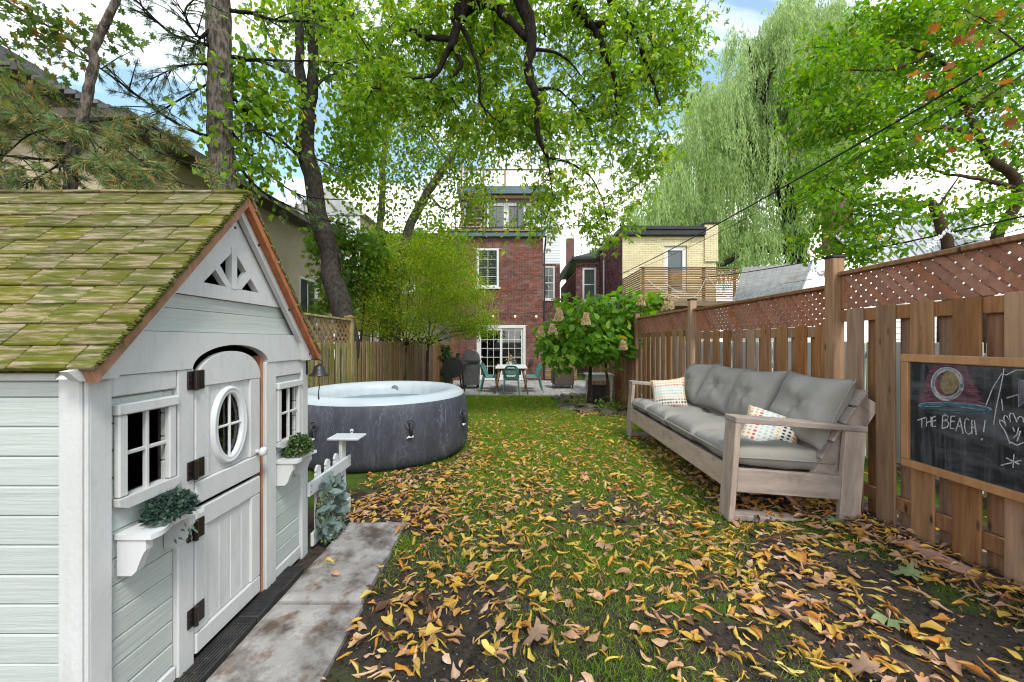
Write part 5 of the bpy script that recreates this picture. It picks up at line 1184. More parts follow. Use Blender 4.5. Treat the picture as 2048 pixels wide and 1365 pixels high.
# pellet smoker
sm_ = empty('barrel_smoker', (-1.66, 11.7, PZ), 'black barrel smoker grill with round end lid and chimney', 'grill')
sx_, sz_ = -1.66, PZ+.76
MB().lathe([(.001, 11.28), (.27, 11.28), (.28, 11.30), (.28, 12.05), (.27, 12.07), (.001, 12.07)], 32, (sx_, 0, sz_), 'y').build('barrel', M['black_metal'], sm_, smooth=False)
MB().lathe([(.285, 11.262), (.292, 11.27), (.292, 11.30), (.285, 11.30)], 32, (sx_, 0, sz_), 'y').build('end_ring', M['black_metal'], sm_)
MB().tube([(sx_+.06, 11.85, sz_+.2), (sx_+.06, 11.85, sz_+.38)], .05, 12).lathe([(.001, .41), (.075, .385), (.075, .38)], 14, (sx_+.06, 11.85, sz_)).build('chimney', M['black_metal'], sm_)
MB().tube([(sx_+.27, 11.40, sz_+.1), (sx_+.33, 11.40, sz_+.1), (sx_+.33, 11.95, sz_+.1), (sx_+.27, 11.95, sz_+.1)], .012, 6).build('lid_handle', M['grill_steel'], sm_)
MB().cbox(sx_-.2, sx_+.2, 11.35, 12.0, PZ+.12, PZ+.15).build('lower_shelf', M['black_metal'], sm_)
for a in (-1, 1):
    for y in (11.38, 11.97): MB().tube([(sx_+a*.17, y, sz_-.2), (sx_+a*.25, y, PZ+.003)], .022, 8).build('leg', M['black_metal'], sm_)
MB().cbox(sx_-.24, sx_-.02, 11.18, 11.279, PZ+.40, PZ+.62).build('hopper', M['black_metal'], sm_)
gg = empty('gas_grill', (-1.25, 12.9, PZ), 'grey steel gas grill with hood and side shelf by wall', 'grill')
MB().cbox(-1.58, -1.05, 12.6, 13.15, PZ+.12, PZ+.80).build('cabinet', M['grill_steel'], gg)
MB().prism([(-1.58, PZ+.90), (-1.05, PZ+.90), (-1.07, PZ+1.05), (-1.17, PZ+1.19), (-1.30, PZ+1.24), (-1.46, PZ+1.20), (-1.56, PZ+1.06)], 12.58, 13.17, lambda a, b, x: (a, x, b)).build('hood', M['grill_steel'], gg, fix=True)
MB().cbox(-1.60, -1.03, 12.56, 13.19, PZ+.81, PZ+.898).build('firebox', M['black_metal'], gg); MB().tube([(-1.02, 12.65, PZ+1.0), (-.97, 12.65, PZ+1.0), (-.97, 13.1, PZ+1.0), (-1.02, 13.1, PZ+1.0)], .012, 6).build('hood_handle', M['wire_white'], gg)
MB().cbox(-1.55, -1.08, 13.2, 13.5, PZ+.78, PZ+.81).build('side_shelf', M['grill_steel'], gg); MB().cbox(-1.02, -.985, 12.7, 13.05, PZ+.82, PZ+.88).build('control_panel', M['wire_white'], gg)
for x in (-1.53, -1.1):
    for y in (12.65, 13.1): MB().tube([(x, y, PZ+.003), (x, y, PZ+.12)], .03, 8).build('caster', M['black_metal'], gg)
# rattan armchair
ra = empty('rattan_armchair', (1.62, 12.9, PZ), 'brown woven armchair turned away beside the hydrangea', 'chair')
for n_, b_ in (('back', (1.33, 1.95, 12.62, 12.72, PZ+.10, PZ+.68)), ('arm', (1.30, 1.40, 12.73, 13.35, PZ+.12, PZ+.58)), ('arm', (1.88, 1.98, 12.73, 13.35, PZ+.12, PZ+.58)), ('seat', (1.41, 1.87, 12.73, 13.33, PZ+.14, PZ+.36))):
    MB().cbox(*b_, .03).build(n_, M['rattan'], ra)
MB().cbox(1.42, 1.86, 12.75, 13.32, PZ+.361, PZ+.46, .03).build('seat_pad', M['shade_grey'], ra)
for x in (1.36, 1.92):
    for y in (12.67, 13.3): MB().tube([(x, y, PZ+.003), (x, y, PZ+.13)], .018, 6).build('leg', M['black_metal'], ra)
# white side table with turned legs
wt = empty('side_table', (2.08, 9.6, gz(2, 9.6)), 'old white wooden side table with turned legs under hydrangea', 'table')
wz = gz(2, 9.6)-.02
MB().cbox(1.76, 2.40, 9.3, 9.85, wz+.70, wz+.735, .008).build('table_top', M['table_white'], wt)
MB().cbox(1.80, 2.36, 9.34, 9.36, wz+.58, wz+.699).cbox(1.80, 2.36, 9.79, 9.81, wz+.58, wz+.699).cbox(1.80, 1.82, 9.36, 9.79, wz+.58, wz+.699).cbox(2.34, 2.36, 9.36, 9.79, wz+.58, wz+.699).build('apron', M['table_white'], wt)
for x in (1.83, 2.33):
    for y in (9.37, 9.78): MB().lathe([(.016, 0), (.02, .03), (.022, .25), (.033, .30), (.024, .33), (.035, .37), (.035, .58)], 12, (x, y, wz+.003)).build('leg', M['table_white'], wt, smooth=True)
bx_ = empty('storage_crate', (2.1, 9.65, wz), 'black crate stored under the white side table', 'crate')
MB().cbox(1.92, 2.28, 9.5, 9.76, wz+.01, wz+.42, .01).build('crate_body', M['black_plastic'], bx_); MB().cbox(1.90, 2.30, 9.48, 9.78, wz+.421, wz+.45, .01).build('crate_lid', M['black_plastic'], bx_)
# ------------------------------------------------------------------ stone edging of the planting bed
def rock(name, cx, cy, cz, rx, ry, rz, seed, m=None):
    vs = []; fs = []; n, mm = 10, 5
    for j in range(mm+1):
        ph__ = math.pi*j/mm
        for i in range(n):
            a = 2*math.pi*i/n; d = Vector((math.sin(ph__)*math.cos(a), math.sin(ph__)*math.sin(a), math.cos(ph__)))
            q = 1+.28*mn.noise(d*1.6+Vector((seed, 0, 0))); e = .6
            vs.append(tuple((abs(c)**e*(1 if c > 0 else -1))*r_*q for c, r_ in zip(d, (rx, ry, rz))))
    for j in range(mm):
        for i in range(n): i2 = (i+1) % n; fs.append((j*n+i, (j+1)*n+i, (j+1)*n+i2, j*n+i2))
    return MB().add(vs, fs).build(name, m or M['stone'], None, False, loc=(cx, cy, cz), rot=(rnd.uniform(-.1, .1), rnd.uniform(-.1, .1), rnd.uniform(0, 6)))
ss_ = [(1.18, 8.35, .22, .15, .035), (1.52, 8.1, .26, .17, .04), (1.9, 7.75, .24, .16, .04), (2.18, 7.45, .2, .15, .05), (1.62, 8.45, .3, .2, .035), (2.05, 8.1, .28, .18, .04), (1.35, 8.9, .22, .16, .05), (1.22, 9.5, .12, .1, .07), (1.3, 9.9, .11, .1, .08), (1.15, 10.25, .13, .12, .08), (1.4, 10.5, .14, .11, .08), (1.65, 10.62, .14, .12, .09), (1.9, 10.65, .13, .11, .08), (1.75, 7.35, .12, .1, .06), (1.05, 9.0, .13, .1, .04)]
for i, (x, y, a, b, c) in enumerate(ss_):
    o = rock('edging_stone', x, y, gz(x, y)+c*.45+(.06 if i in (4, 5) else 0), a, b, c, i*3.3)
    tag(o, 'flat mossy edging stone of the planting bed' if c < .055 else 'rounded edging stone around the hydrangea bed', 'stone', 'stones edging the planting bed' if c < .055 else 'round stones edging the planting bed')
# terracotta scraps by the fence
for (x, y, z, e, s, lab) in ((2.12, 3.02, .045, (R(32), R(20), R(30)), (.17, .15, .03), 'pinkish broken tile tilted behind the near sofa leg'), (2.36, 2.18, .03, (R(2), R(-4), R(8)), (.09, .40, .025), 'pale pink wooden offcut lying along the fence foot')):
    o = place('broken_tile' if s[1] < .3 else 'wood_offcut', board_mesh(*s, M['terracotta'], .006), None, (x, y, z), e); tag(o, lab, 'tile' if s[1] < .3 else 'offcut')
# umbrella beyond the left fence
um = empty('patio_umbrella', (-4.6, 13.2, -.2), 'yellow patio umbrella beyond the left fence', 'umbrella')
MB().lathe([(.03, 2.25), (.6, 2.0), (1.35, 1.72), (1.36, 1.58), (1.34, 1.58), (1.33, 1.70), (.6, 1.97), (.03, 2.2)], 8, (-4.6, 13.2, 0)).build('canopy', M['umbrella_yellow'], um); MB().tube([(-4.6, 13.2, -.25), (-4.6, 13.2, 2.3)], .022, 8).build('pole', M['black_metal'], um)
# white folding chair beyond the right fence
fc = empty('folding_chair', (3.25, 5.2, 0), 'white folding chair glimpsed through the fence gaps', 'chair')
for s in (-.2, .2):
    MB().tube([(3.05, 5.2+s, .02), (3.42, 5.2+s, .95)], .016, 6).build('leg', M['wire_white'], fc); MB().tube([(3.45, 5.2+s*.9, .02), (3.05, 5.2+s*.9, .5)], .016, 6).build('leg', M['wire_white'], fc)
for k in range(4): board('seat_slat', fc, 3.02+k*.1, 3.1+k*.1, 5.0, 5.4, .46, .478, M['wire_white'])
for k in range(3): board('back_slat', fc, 3.27+k*.055, 3.285+k*.055, 5.0, 5.4, .62+k*.13, .70+k*.13, M['wire_white'])
# ------------------------------------------------------------------ wires and string lights
def sagline(a, b, sag, n=16): 
    a, b = Vector(a), Vector(b); return [a.lerp(b, k/n)-Vector((0, 0, sag*4*(k/n)*(1-k/n))) for k in range(n+1)]
def wire(name, pts, r, m, label, cat='cable', group=None): return MB().tube(pts, r, 5).build(name, m, None, True, label=label, cat=cat, group=group)
wire('service_cable', sagline(at(2140, 40, 3.0), at(1243, 548, 15.0), .10, 30), .013, M['cable_black'], 'thick black service cable running down to the yellow house')
wire('service_cable', sagline(at(2140, 70, 3.0), at(1243, 548, 15.0), .22, 30), .005, M['cable_black'], 'thin black cable hanging just under the thick service cable')
wire('service_cable', sagline(at(2140, 412, 4.0), at(1400, 556, 13.0), .10, 24), .011, M['cable_black'], 'black cable above the shed with string lights tied to it')
wire('service_cable', sagline(at(2140, 432, 4.0), at(1480, 575, 12.8), .16, 24), .006, M['cable_black'], 'thin lower cable above the shed roof')
wire('phone_wire', sagline(at(-60, 330, 4.0), at(700, 690, 12.0), .1, 20), .004, M['cable_black'], 'thin dark wire along the stucco house wall')
def lights(pts_list, label, bulb_step=.12, m=M['wire_white'], r=.006, br=.011, hang=0.0, bm=None):
    root = empty('string_lights', pts_list[0][0], label, 'string lights'); wmb = MB(); bmb = MB()
    for pts in pts_list:
        P = [Vector(p) for p in pts]; wmb.tube(P, r, 4); acc = 0
        for a, b in zip(P, P[1:]):
            L_ = (b-a).length; s = bulb_step-acc
            while s < L_:
                q = a.lerp(b, s/L_); bmb.lathe([(.001, -br*1.6), (br, 0), (.001, br*1.6)], 6, (q.x+rnd.uniform(-.02, .02), q.y, q.z-hang+rnd.uniform(-.02, .02))); s += bulb_step
            acc = (acc+L_) % bulb_step
    wmb.build('wire', m, root); bmb.build('bulbs', bm or M['wire_white'], root, kind='stuff')
BY = by0-.05
lights([sagline((4.35, BY, 3.22), (4.9, BY, 2.83), .05, 8)+sagline((4.9, BY, 2.83), (5.9, BY, 2.66), .12, 8)[1:]+sagline((5.9, BY, 2.66), (6.28, BY, 3.35), .05, 8)[1:]+sagline((6.28, BY, 3.35), (7.2, BY, 2.62), .22, 10)[1:], sagline((4.95, BY-.01, 3.1), (5.6, BY-.01, 2.75), .1, 8)], 'white fairy lights draped on the balcony slats', .09)
lights([sagline(at(1480, 600, 9.0), at(1630, 535, 7.2), .05, 8), sagline(at(1630, 535, 7.2), at(1652, 546, 3.2), .05, 8), sagline(at(1430, 612, 10), at(1560, 578, 8), .05, 6)], 'white fairy lights trailing over the shed roof to the fence post', .08)
lights([sagline(at(1890, 462, 4.2), at(1850, 500, 3.0), .02, 6), sagline(at(1890, 462, 4.2), at(1975, 482, 3.0), .02, 6)], 'white fairy lights tied to the cable over the near fence', .08)
# warm bulbs on the brick wall
M['bulb'] = bpy.data.materials.new('bulb'); M['bulb'].use_nodes = True; _b = M['bulb'].node_tree.nodes['Principled BSDF']; _b.inputs['Base Color'].default_value = (.9, .6, .35, 1); _b.inputs['Emission Color'].default_value = (1, .62, .30, 1); _b.inputs['Emission Strength'].default_value = 1.6
fl_ = empty('festoon_lights', (0, HY-.1, 2.2), 'warm festoon bulbs strung across the brick wall above the door', 'string lights')
pts = sagline((-1.5, HY-.12, 2.32), (1.15, HY-.12, 2.34), .06, 16); MB().tube(pts, .006, 4).build('wire', M['cable_black'], fl_)
for x in (-.72, .12, .93):
    z = 2.24; sk = MB().tube([(x, HY-.12, z+.05), (x, HY-.12, z-.02)], .016, 8).build('socket', M['black_plastic'], fl_)
    MB().lathe([(.012, .0), (.032, -.035), (.034, -.06), (.02, -.085), (.001, -.09)], 12, (x, HY-.12, z-.02)).build('bulb', M['bulb'], fl_, smooth=True)
# ------------------------------------------------------------------ vegetation
LB = {
 'elder': [(0, (0.092, 0.187, 0.020)), (.35, (0.162, 0.290, 0.029)), (.7, (0.245, 0.384, 0.042)), (.93, (0.361, 0.438, 0.058)), (.99, (0.615, 0.438, 0.048))],
 'linden': [(0, (0.095, 0.193, 0.019)), (.5, (0.176, 0.304, 0.029)), (.9, (0.278, 0.400, 0.047)), (.985, (0.659, 0.469, 0.040))],
 'birch': [(0, (0.095, 0.183, 0.019)), (.5, (0.178, 0.289, 0.032)), (.9, (0.281, 0.365, 0.047)), (.965, (0.615, 0.435, 0.040))],
 'magnolia': [(0, (0.070, 0.172, 0.016)), (.5, (0.137, 0.272, 0.023)), (.9, (0.227, 0.351, 0.034)), (.985, (0.437, 0.286, 0.039))],
 'willow': [(0, (0.215, 0.299, 0.117)), (.5, (0.317, 0.419, 0.161)), (1, (0.444, 0.546, 0.234))],
 'locust': [(0, (0.152, 0.253, 0.022)), (.5, (0.262, 0.382, 0.030)), (.9, (0.397, 0.477, 0.044)), (1, (0.606, 0.538, 0.074))],
 'shrub': [(0, (0.069, 0.144, 0.018)), (.5, (0.131, 0.237, 0.030)), (.9, (0.213, 0.312, 0.043)), (.98, (0.625, 0.375, 0.037))],
 'hydrangea': [(0, (0.097, 0.227, 0.024)), (.5, (0.158, 0.323, 0.033)), (.92, (0.241, 0.398, 0.048)), (.985, (0.550, 0.440, 0.055))],
 'needle': [(0, (0.090, 0.168, 0.066)), (.6, (0.162, 0.258, 0.096)), (.74, (0.240, 0.288, 0.084)), (.82, (0.504, 0.300, 0.084)), (1, (0.432, 0.228, 0.078))],
 'needle_green': [(0, (0.058, 0.111, 0.042)), (.6, (0.111, 0.169, 0.058)), (.9, (0.156, 0.195, 0.072)), (1, (0.286, 0.208, 0.065))],
 'maple_red': [(0, (.09, .16, .018)), (.58, (.17, .25, .03)), (.66, (.30, .11, .035)), (.8, (.36, .13, .04)), (1, (.22, .08, .04))],
 'maple_green': [(0, (.05, .095, .018)), (.6, (.10, .155, .028)), (.85, (.16, .22, .04)), (1, (.28, .13, .04))],
 'ivy': [(0, (.02, .05, .016)), (1, (.045, .09, .026))],
}
for k, v in LB.items(): M['lf_'+k] = leafmat('lf_'+k, v, .15 if k in ('needle', 'ivy', 'needle_green') else .5)
def resample(pts, n):
    P = [Vector(p) for p in pts]; out_ = []
    m = len(P)
    for k in range(n+1):
        t = k/n*(m-1); i = min(int(t), m-2); u = t-i
        p0, p1, p2, p3 = P[max(i-1, 0)], P[i], P[i+1], P[min(i+2, m-1)]
        out_.append(.5*((2*p1)+(-p0+p2)*u+(2*p0-5*p1+4*p2-p3)*u*u+(-p0+3*p1-3*p2+p3)*u**3))
    return out_
def limb(mb, pts, r0, r1, anchors, n=None, sides=8, jit=.25, anchor_from=0.):
    n = n or 4*(len(pts)-1); P = resample(pts, n); rs = []
    for k in range(n+1):
        t = k/n; r = r0+(r1-r0)*t**.8; rs.append(r*(1+.12*mn.noise((P[k]*3).to_tuple())+.16*mn.noise((P[k]*9).to_tuple())))
        if 0 < k < n: P[k] = P[k]+Vector((mn.noise((P[k]*2.3).to_tuple()), mn.noise((P[k]*2.3+Vector((9, 0, 0))).to_tuple()), 0))*r*jit*3+Vector((mn.noise((P[k]*6).to_tuple()), mn.noise((P[k]*6+Vector((9, 0, 0))).to_tuple()), mn.noise((P[k]*6+Vector((0, 9, 0))).to_tuple())))*min(r, .04)*jit*3
        if t >= anchor_from: anchors.append(tuple(P[k]))
    mb.tube(P, rs, sides); return P
def tree_root(name, base, label, cat='tree', group=None): return empty(name, base, label, cat, group)
def crown(root, anchors, clumps, ncl, per, spread, L_, Wd, tm, m, bark, droop=.4, flat=.6, twig=.005, up=1.0, name='crown', sag=.1, tspan=(.3, 1.05), maxlen=9.):
    vol = np.array([c[1][0]*c[1][1]*c[1][2]*(c[2] if len(c) > 2 else 1) for c in clumps])**.75; pick = rng.choice(len(clumps), ncl, p=vol/vol.sum())
    C = []
    for i in pick:
        d = rng.normal(size=3); d /= np.linalg.norm(d); d *= rng.uniform(0, 1)**(1/2.6); C.append(np.array(clumps[i][0])+d*np.array(clumps[i][1]))
    C = np.array(C); A = np.array(anchors); d0 = np.array([np.min(np.linalg.norm(A-c, axis=1)) for c in C]); tw = MB(); pos = []; axs = []
    for i in np.argsort(d0):
        c = C[i]; dist = np.linalg.norm(A-c, axis=1); j = np.argmin(dist); a = A[j]; ln = dist[j]
        q = [a+(c-a)*t+np.array((rng.normal(0, .05*ln), rng.normal(0, .05*ln), sag*ln*math.sin(math.pi*t))) for t in (0, .33, .66)]+[c]
        r0 = min(twig*(.8+1.3*ln), .03); tw.tube(q, [r0, r0*.8, r0*.6, r0*.25], 5, False)
        A = np.vstack([A]+[np.array(q[1:])])
        n = max(3, int(per*rng.uniform(.5, 1.4))); t = rng.uniform(tspan[0], tspan[1], n)
        along = q[1][None]+(c-q[1])[None]*t[:, None] if ln < spread*3 else c[None]+(c-q[2])[None]*(t[:, None]-.9)
        pos.append(along+rng.normal(size=(n, 3))*np.array((spread, spread, spread*flat))); v = (c-a)/max(ln, 1e-6); axs.append(np.tile(v, (n, 1)))
    pos = np.concatenate(pos); n = len(pos); ax = np.concatenate(axs)*.5+rng.normal(size=(n, 3))*.6+np.array((0, 0, -droop)); nr = rng.normal(size=(n, 3))*.55+np.array((0, 0, up))
    s = rng.uniform(.65, 1.2, n)
    tw.build('twigs', bark, root, True, kind='stuff')
    place(name, np_mesh(name, [leaf_arrays(pos, ax, nr, L_*s, Wd*s, tm)], m), root)
def cl(x, y, Y, rx, ry, rd, w=1): return (tuple(at(x, y, Y)), (rx*Y/F, rd, ry*Y/F), w)
# ---- overhanging box elder: the trunk stands behind the photographer, limbs reach over the lawn
be_ = tree_root('box_elder_tree', (1.7, -2.4, 0), 'overhanging tree with dark drooping limbs and pointed green leaves')
tk = MB(); an = []; dm = []
limb(tk, [(1.7, -2.4, -.05), (1.65, -2.2, 2.2), (1.4, -1.5, 4.4), (.9, .6, 6.6)], .27, .20, dm, 14, 12)
limb(tk, [(.9, .6, 6.6), (.3, 2.8, 7.6), (-.3, 4.6, 7.2), at(960, -60, 5.4), at(925, 20, 5.5), at(918, 40, 5.5)], .19, .10, dm, 22, 10)
limb(tk, [(.9, .6, 6.6), (.9, 2.8, 7.6), (.6, 4.4, 7.2), at(1040, -60, 5.3), at(1046, 0, 5.4), at(1060, 44, 5.4), at(1062, 88, 5.4), at(1056, 132, 5.4), at(1060, 160, 5.4), at(1070, 188, 5.4), at(1077, 232, 5.5), at(1077, 276, 5.5), at(1096, 316, 5.6)], .15, .024, an, 40, 10, anchor_from=.55)
limb(tk, [(.9, 2.8, 7.6), (1.5, 4.4, 7.2), at(1150, -40, 5.6), at(1172, 32, 5.7), at(1192, 68, 5.8), at(1208, 108, 5.8), at(1228, 152, 5.9), at(1235, 230, 6)], .12, .018, an, 26, 8, anchor_from=.45)
limb(tk, [(1.5, 4.4, 7.2), at(1210, -50, 6), at(1256, 36, 6.1), at(1280, 88, 6.1), at(1300, 152, 6.2), at(1320, 210, 6.2)], .09, .012, an, 20, 8, anchor_from=.3)
limb(tk, [at(1192, 52, 5.75), at(1222, 44, 5.9), at(1260, 68, 6.1), at(1300, 70, 6.3)], .05, .018, an, 10, 6)
limb(tk, [at(1096, 316, 5.6), at(1132, 324, 5.7), at(1180, 352, 5.8), at(1204, 398, 5.9), at(1215, 440, 6)], .022, .008, an, 12, 6)
limb(tk, [at(1096, 316, 5.6), at(1102, 360, 5.6), at(1106, 395, 5.6)], .018, .006, an, 8, 6)
limb(tk, [at(1074, 180, 5.45), at(1110, 178, 5.6), at(1140, 200, 5.7), at(1160, 220, 5.8)], .025, .008, an, 9, 6)
limb(tk, [at(1064, 100, 5.4), at(1110, 105, 5.6), at(1140, 125, 5.7), at(1162, 152, 5.8)], .03, .008, an, 9, 6)
limb(tk, [at(918, 30, 5.5), at(908, 88, 5.5), at(897, 102, 5.5), at(876, 140, 5.5), at(850, 152, 5.5), at(824, 158, 5.5)], .075, .014, an, 14, 8)
limb(tk, [at(908, 88, 5.5), at(917, 112, 5.5), at(920, 134, 5.5), at(900, 156, 5.5)], .045, .02, an, 9, 7)
limb(tk, [at(925, 55, 5.5), at(944, 100, 5.5), at(960, 160, 5.5), at(958, 200, 5.6), at(975, 225, 5.6), at(992, 240, 5.6)], .035, .008, an, 14, 6)
limb(tk, [at(930, 5, 5.5), at(984, 10, 5.5), at(1010, 35, 5.45), at(1030, 52, 5.4), at(1054, 78, 5.4)], .085, .05, an, 10, 8)
limb(tk, [at(905, 80, 5.5), at(870, 76, 5.6), at(848, 72, 5.7), at(808, 52, 5.8), at(784, 20, 5.9), at(770, -30, 6)], .045, .03, an, 12, 7)
limb(tk, [at(876, 140, 5.5), at(862, 165, 5.5), at(878, 180, 5.5)], .022, .01, an, 6, 6)
limb(tk, [at(990, 45, 5.5), at(985, 85, 5.5), at(960, 110, 5.6)], .025, .008, an, 8, 6)
tk.build('trunk', M['bark_dark'], be_, True)
crown(be_, an, [cl(700, 60, 6.4, 120, 60, .8, .5), cl(790, 110, 6.2, 100, 90, .9, .6), cl(880, 60, 6, 110, 60, .8), cl(960, 110, 6, 90, 90, .9), cl(810, 215, 6.4, 110, 70, .9, .55), cl(940, 220, 6.2, 90, 70, .8, .7), cl(1120, 50, 6, 110, 60, .9), cl(1270, 60, 6.3, 110, 70, .9),
     cl(1230, 170, 6.3, 100, 80, .9), cl(1130, 260, 6, 90, 90, .8, .8), cl(1250, 270, 6.4, 75, 70, .7), cl(1335, 130, 6.6, 60, 90, .7), cl(1130, 390, 6, 70, 40, .5), cl(1215, 425, 6.2, 65, 45, .5), cl(1040, 250, 6, 70, 60, .6, .6), cl(640, 30, 7.8, 90, 50, .6, .4), cl(1075, 440, 6, 40, 30, .4), cl(1280, 340, 6.4, 40, 50, .5), cl(1010, 60, 6.5, 90, 60, .8), cl(730, 160, 6.6, 70, 80, .7, .5), cl(1380, 40, 6.6, 40, 40, .5)],
     440, 30, .18, .14, .14, TRIPLE, M['lf_elder'], M['bark_dark'], .55, .8, .008)
# ---- linden with twin stems behind the left fence
li = tree_root('linden_tree', (-3.0, 7.2, -.1), 'forked dark trunk with heart shaped bright green leaves')
tk = MB(); an = []
limb(tk, [(-2.98, 7.1, -.15), at(695, 720, 7.05), at(682, 620, 7), at(657, 520, 6.9), at(638, 440, 6.8), at(625, 380, 6.8), at(615, 300, 6.7), at(617, 225, 6.7)], .21, .125, dm, 26, 12, .15)
limb(tk, [at(617, 230, 6.7), at(602, 150, 6.6), at(599, 60, 6.6), at(590, -60, 6.6)], .085, .06, an, 12, 9, .15); limb(tk, [at(617, 230, 6.7), at(628, 140, 6.7), at(622, 60, 6.7), at(626, -70, 6.7)], .098, .07, an, 12, 9, .15)
limb(tk, [at(606, 170, 6.6), at(560, 140, 6.2), at(500, 120, 5.8), at(450, 150, 5.6)], .03, .008, an, 10, 6); limb(tk, [at(612, 330, 6.7), at(560, 280, 6.2), at(500, 260, 5.8), at(455, 300, 5.6)], .028, .008, an, 10, 6)
limb(tk, [at(625, 180, 6.7), at(670, 150, 6.8), at(730, 190, 7)], .03, .008, an, 8, 6); limb(tk, [at(622, 100, 6.7), at(660, 50, 6.8), at(720, 40, 7)], .03, .01, an, 8, 6); limb(tk, [at(640, 440, 6.8), at(700, 560, 7), at(720, 545, 7.2)], .02, .008, an, 6, 5)
tk.build('trunk', M['bark_linden'], li, True)
crown(li, an, [cl(500, 170, 5.9, 70, 70, .5), cl(470, 280, 5.7, 48, 80, .4), cl(535, 320, 5.9, 60, 60, .4), cl(555, 210, 6.2, 55, 60, .5), cl(700, 150, 7.6, 65, 90, .6), cl(720, 250, 7.6, 50, 80, .6), cl(640, 40, 7.9, 70, 50, .5), cl(460, 380, 5.6, 30, 30, .3, .6), cl(545, 60, 7.2, 60, 60, .5, .6), cl(690, 350, 7.6, 45, 60, .5, .6)],
     215, 25, .16, .088, .078, HEART, M['lf_linden'], M['bark_linden'], .9, 1., up=.5)
# ---- birches
bi = tree_root('birch_tree', (-2.75, 10.2, -.3), 'leaning silvery birch trunk with yellowing leaves near the brick house')
tk = MB(); an = []
limb(tk, [(-2.95, 10.2, -.35), at(792, 620, 10.2), at(803, 520, 10.2), at(822, 450, 10.1), at(855, 385, 10), at(897, 325, 9.9), at(930, 262, 9.8), at(975, 185, 9.7), at(1015, 140, 9.6)], .17, .05, an, 34, 10, .12, .45)
limb(tk, [at(930, 262, 9.8), at(985, 255, 9.8), at(1030, 240, 9.7)], .04, .012, an, 8, 6); limb(tk, [at(897, 325, 9.9), at(850, 250, 9.7), at(820, 180, 9.6)], .045, .012, an, 9, 6); limb(tk, [at(855, 385, 10), at(890, 420, 9.7), at(930, 400, 9.5), at(960, 430, 9.3)], .035, .01, an, 8, 6)
tk.build('trunk', M['bark_birch'], bi, True)
crown(bi, an, [cl(860, 300, 9.6, 90, 80, 1), cl(940, 330, 9.5, 60, 70, .9), cl(890, 430, 9.4, 70, 50, .8), cl(960, 400, 9.2, 45, 60, .6), cl(790, 350, 9.6, 70, 80, .9, .8), cl(830, 210, 9.6, 80, 60, 1), cl(1000, 190, 9.6, 80, 50, .9), cl(985, 290, 9.5, 50, 50, .7)], 260, 30, .17, .075, .062, HEART, M['lf_birch'], M['bark_birch'], .9, 1.2, up=.4)
b2 = tree_root('birch_tree', (-3.3, 10.4, -.3), 'straight slim grey birch trunk behind the feathery tree')
tk = MB(); an = []
limb(tk, [(-3.4, 10.4, -.35), at(772, 600, 10.4), at(757, 500, 10.4), at(764, 400, 10.3), at(766, 320, 10.3), at(778, 240, 10.2), at(772, 120, 10.2)], .13, .05, an, 26, 10, .12, .55)
limb(tk, [at(768, 330, 10.3), at(740, 260, 10), at(720, 200, 9.8)], .035, .01, an, 8, 6)
tk.build('trunk', M['bark_birch'], b2, True)
crown(b2, an, [cl(740, 260, 10, 60, 80, .9), cl(790, 170, 10, 60, 70, .9), cl(720, 350, 9.8, 45, 50, .7), cl(760, 420, 10, 40, 40, .6, .7)], 110, 28, .17, .075, .062, HEART, M['lf_birch'], M['bark_birch'], .9, 1.2, up=.4)
# ---- shrubs behind the left fence
def shrub(name, base, stems, clumps, ncl, per, label, lm='shrub', L_=.1, W_=.09, tm=MAPLE, bark='bark_brown', sp=.14):
    r = tree_root(name, base, label, 'shrub'); tk = MB(); an = []
    for s in stems: limb(tk, [base]+s, .04, .01, an, 8, 6)
    tk.build('stems', M[bark], r, True); crown(r, an, clumps, ncl, per, sp, L_, W_, tm, M['lf_'+lm], M[bark], .5, .9, name='foliage'); return r
shrub('maple_shrub', (-3.7, 9.4, -.3), [[at(690, 620, 9.2), at(680, 520, 9)], [at(730, 600, 9.4), at(740, 520, 9.2)]], [cl(690, 480, 9, 55, 50, .6), cl(670, 560, 9, 55, 50, .6), cl(735, 530, 9.2, 60, 70, .6), cl(650, 612, 8.6, 40, 25, .4), cl(655, 505, 9, 35, 40, .4)], 120, 30, 'green maple shrub between the forked trunk and the feathery tree')
shrub('maple_shrub', (-3.3, 12.8, -.3), [[at(800, 600, 12.8), at(790, 520, 12.6)], [at(860, 560, 12.8), at(890, 480, 12.6)]], [cl(780, 500, 12.6, 60, 50, .8), cl(870, 480, 12.6, 70, 35, .8), cl(720, 610, 12.4, 60, 50, .8), cl(830, 560, 12.8, 90, 60, .8), cl(900, 540, 12.8, 50, 50, .6)], 150, 30, 'dense green shrub filling the gap beside the brick house', 'linden')
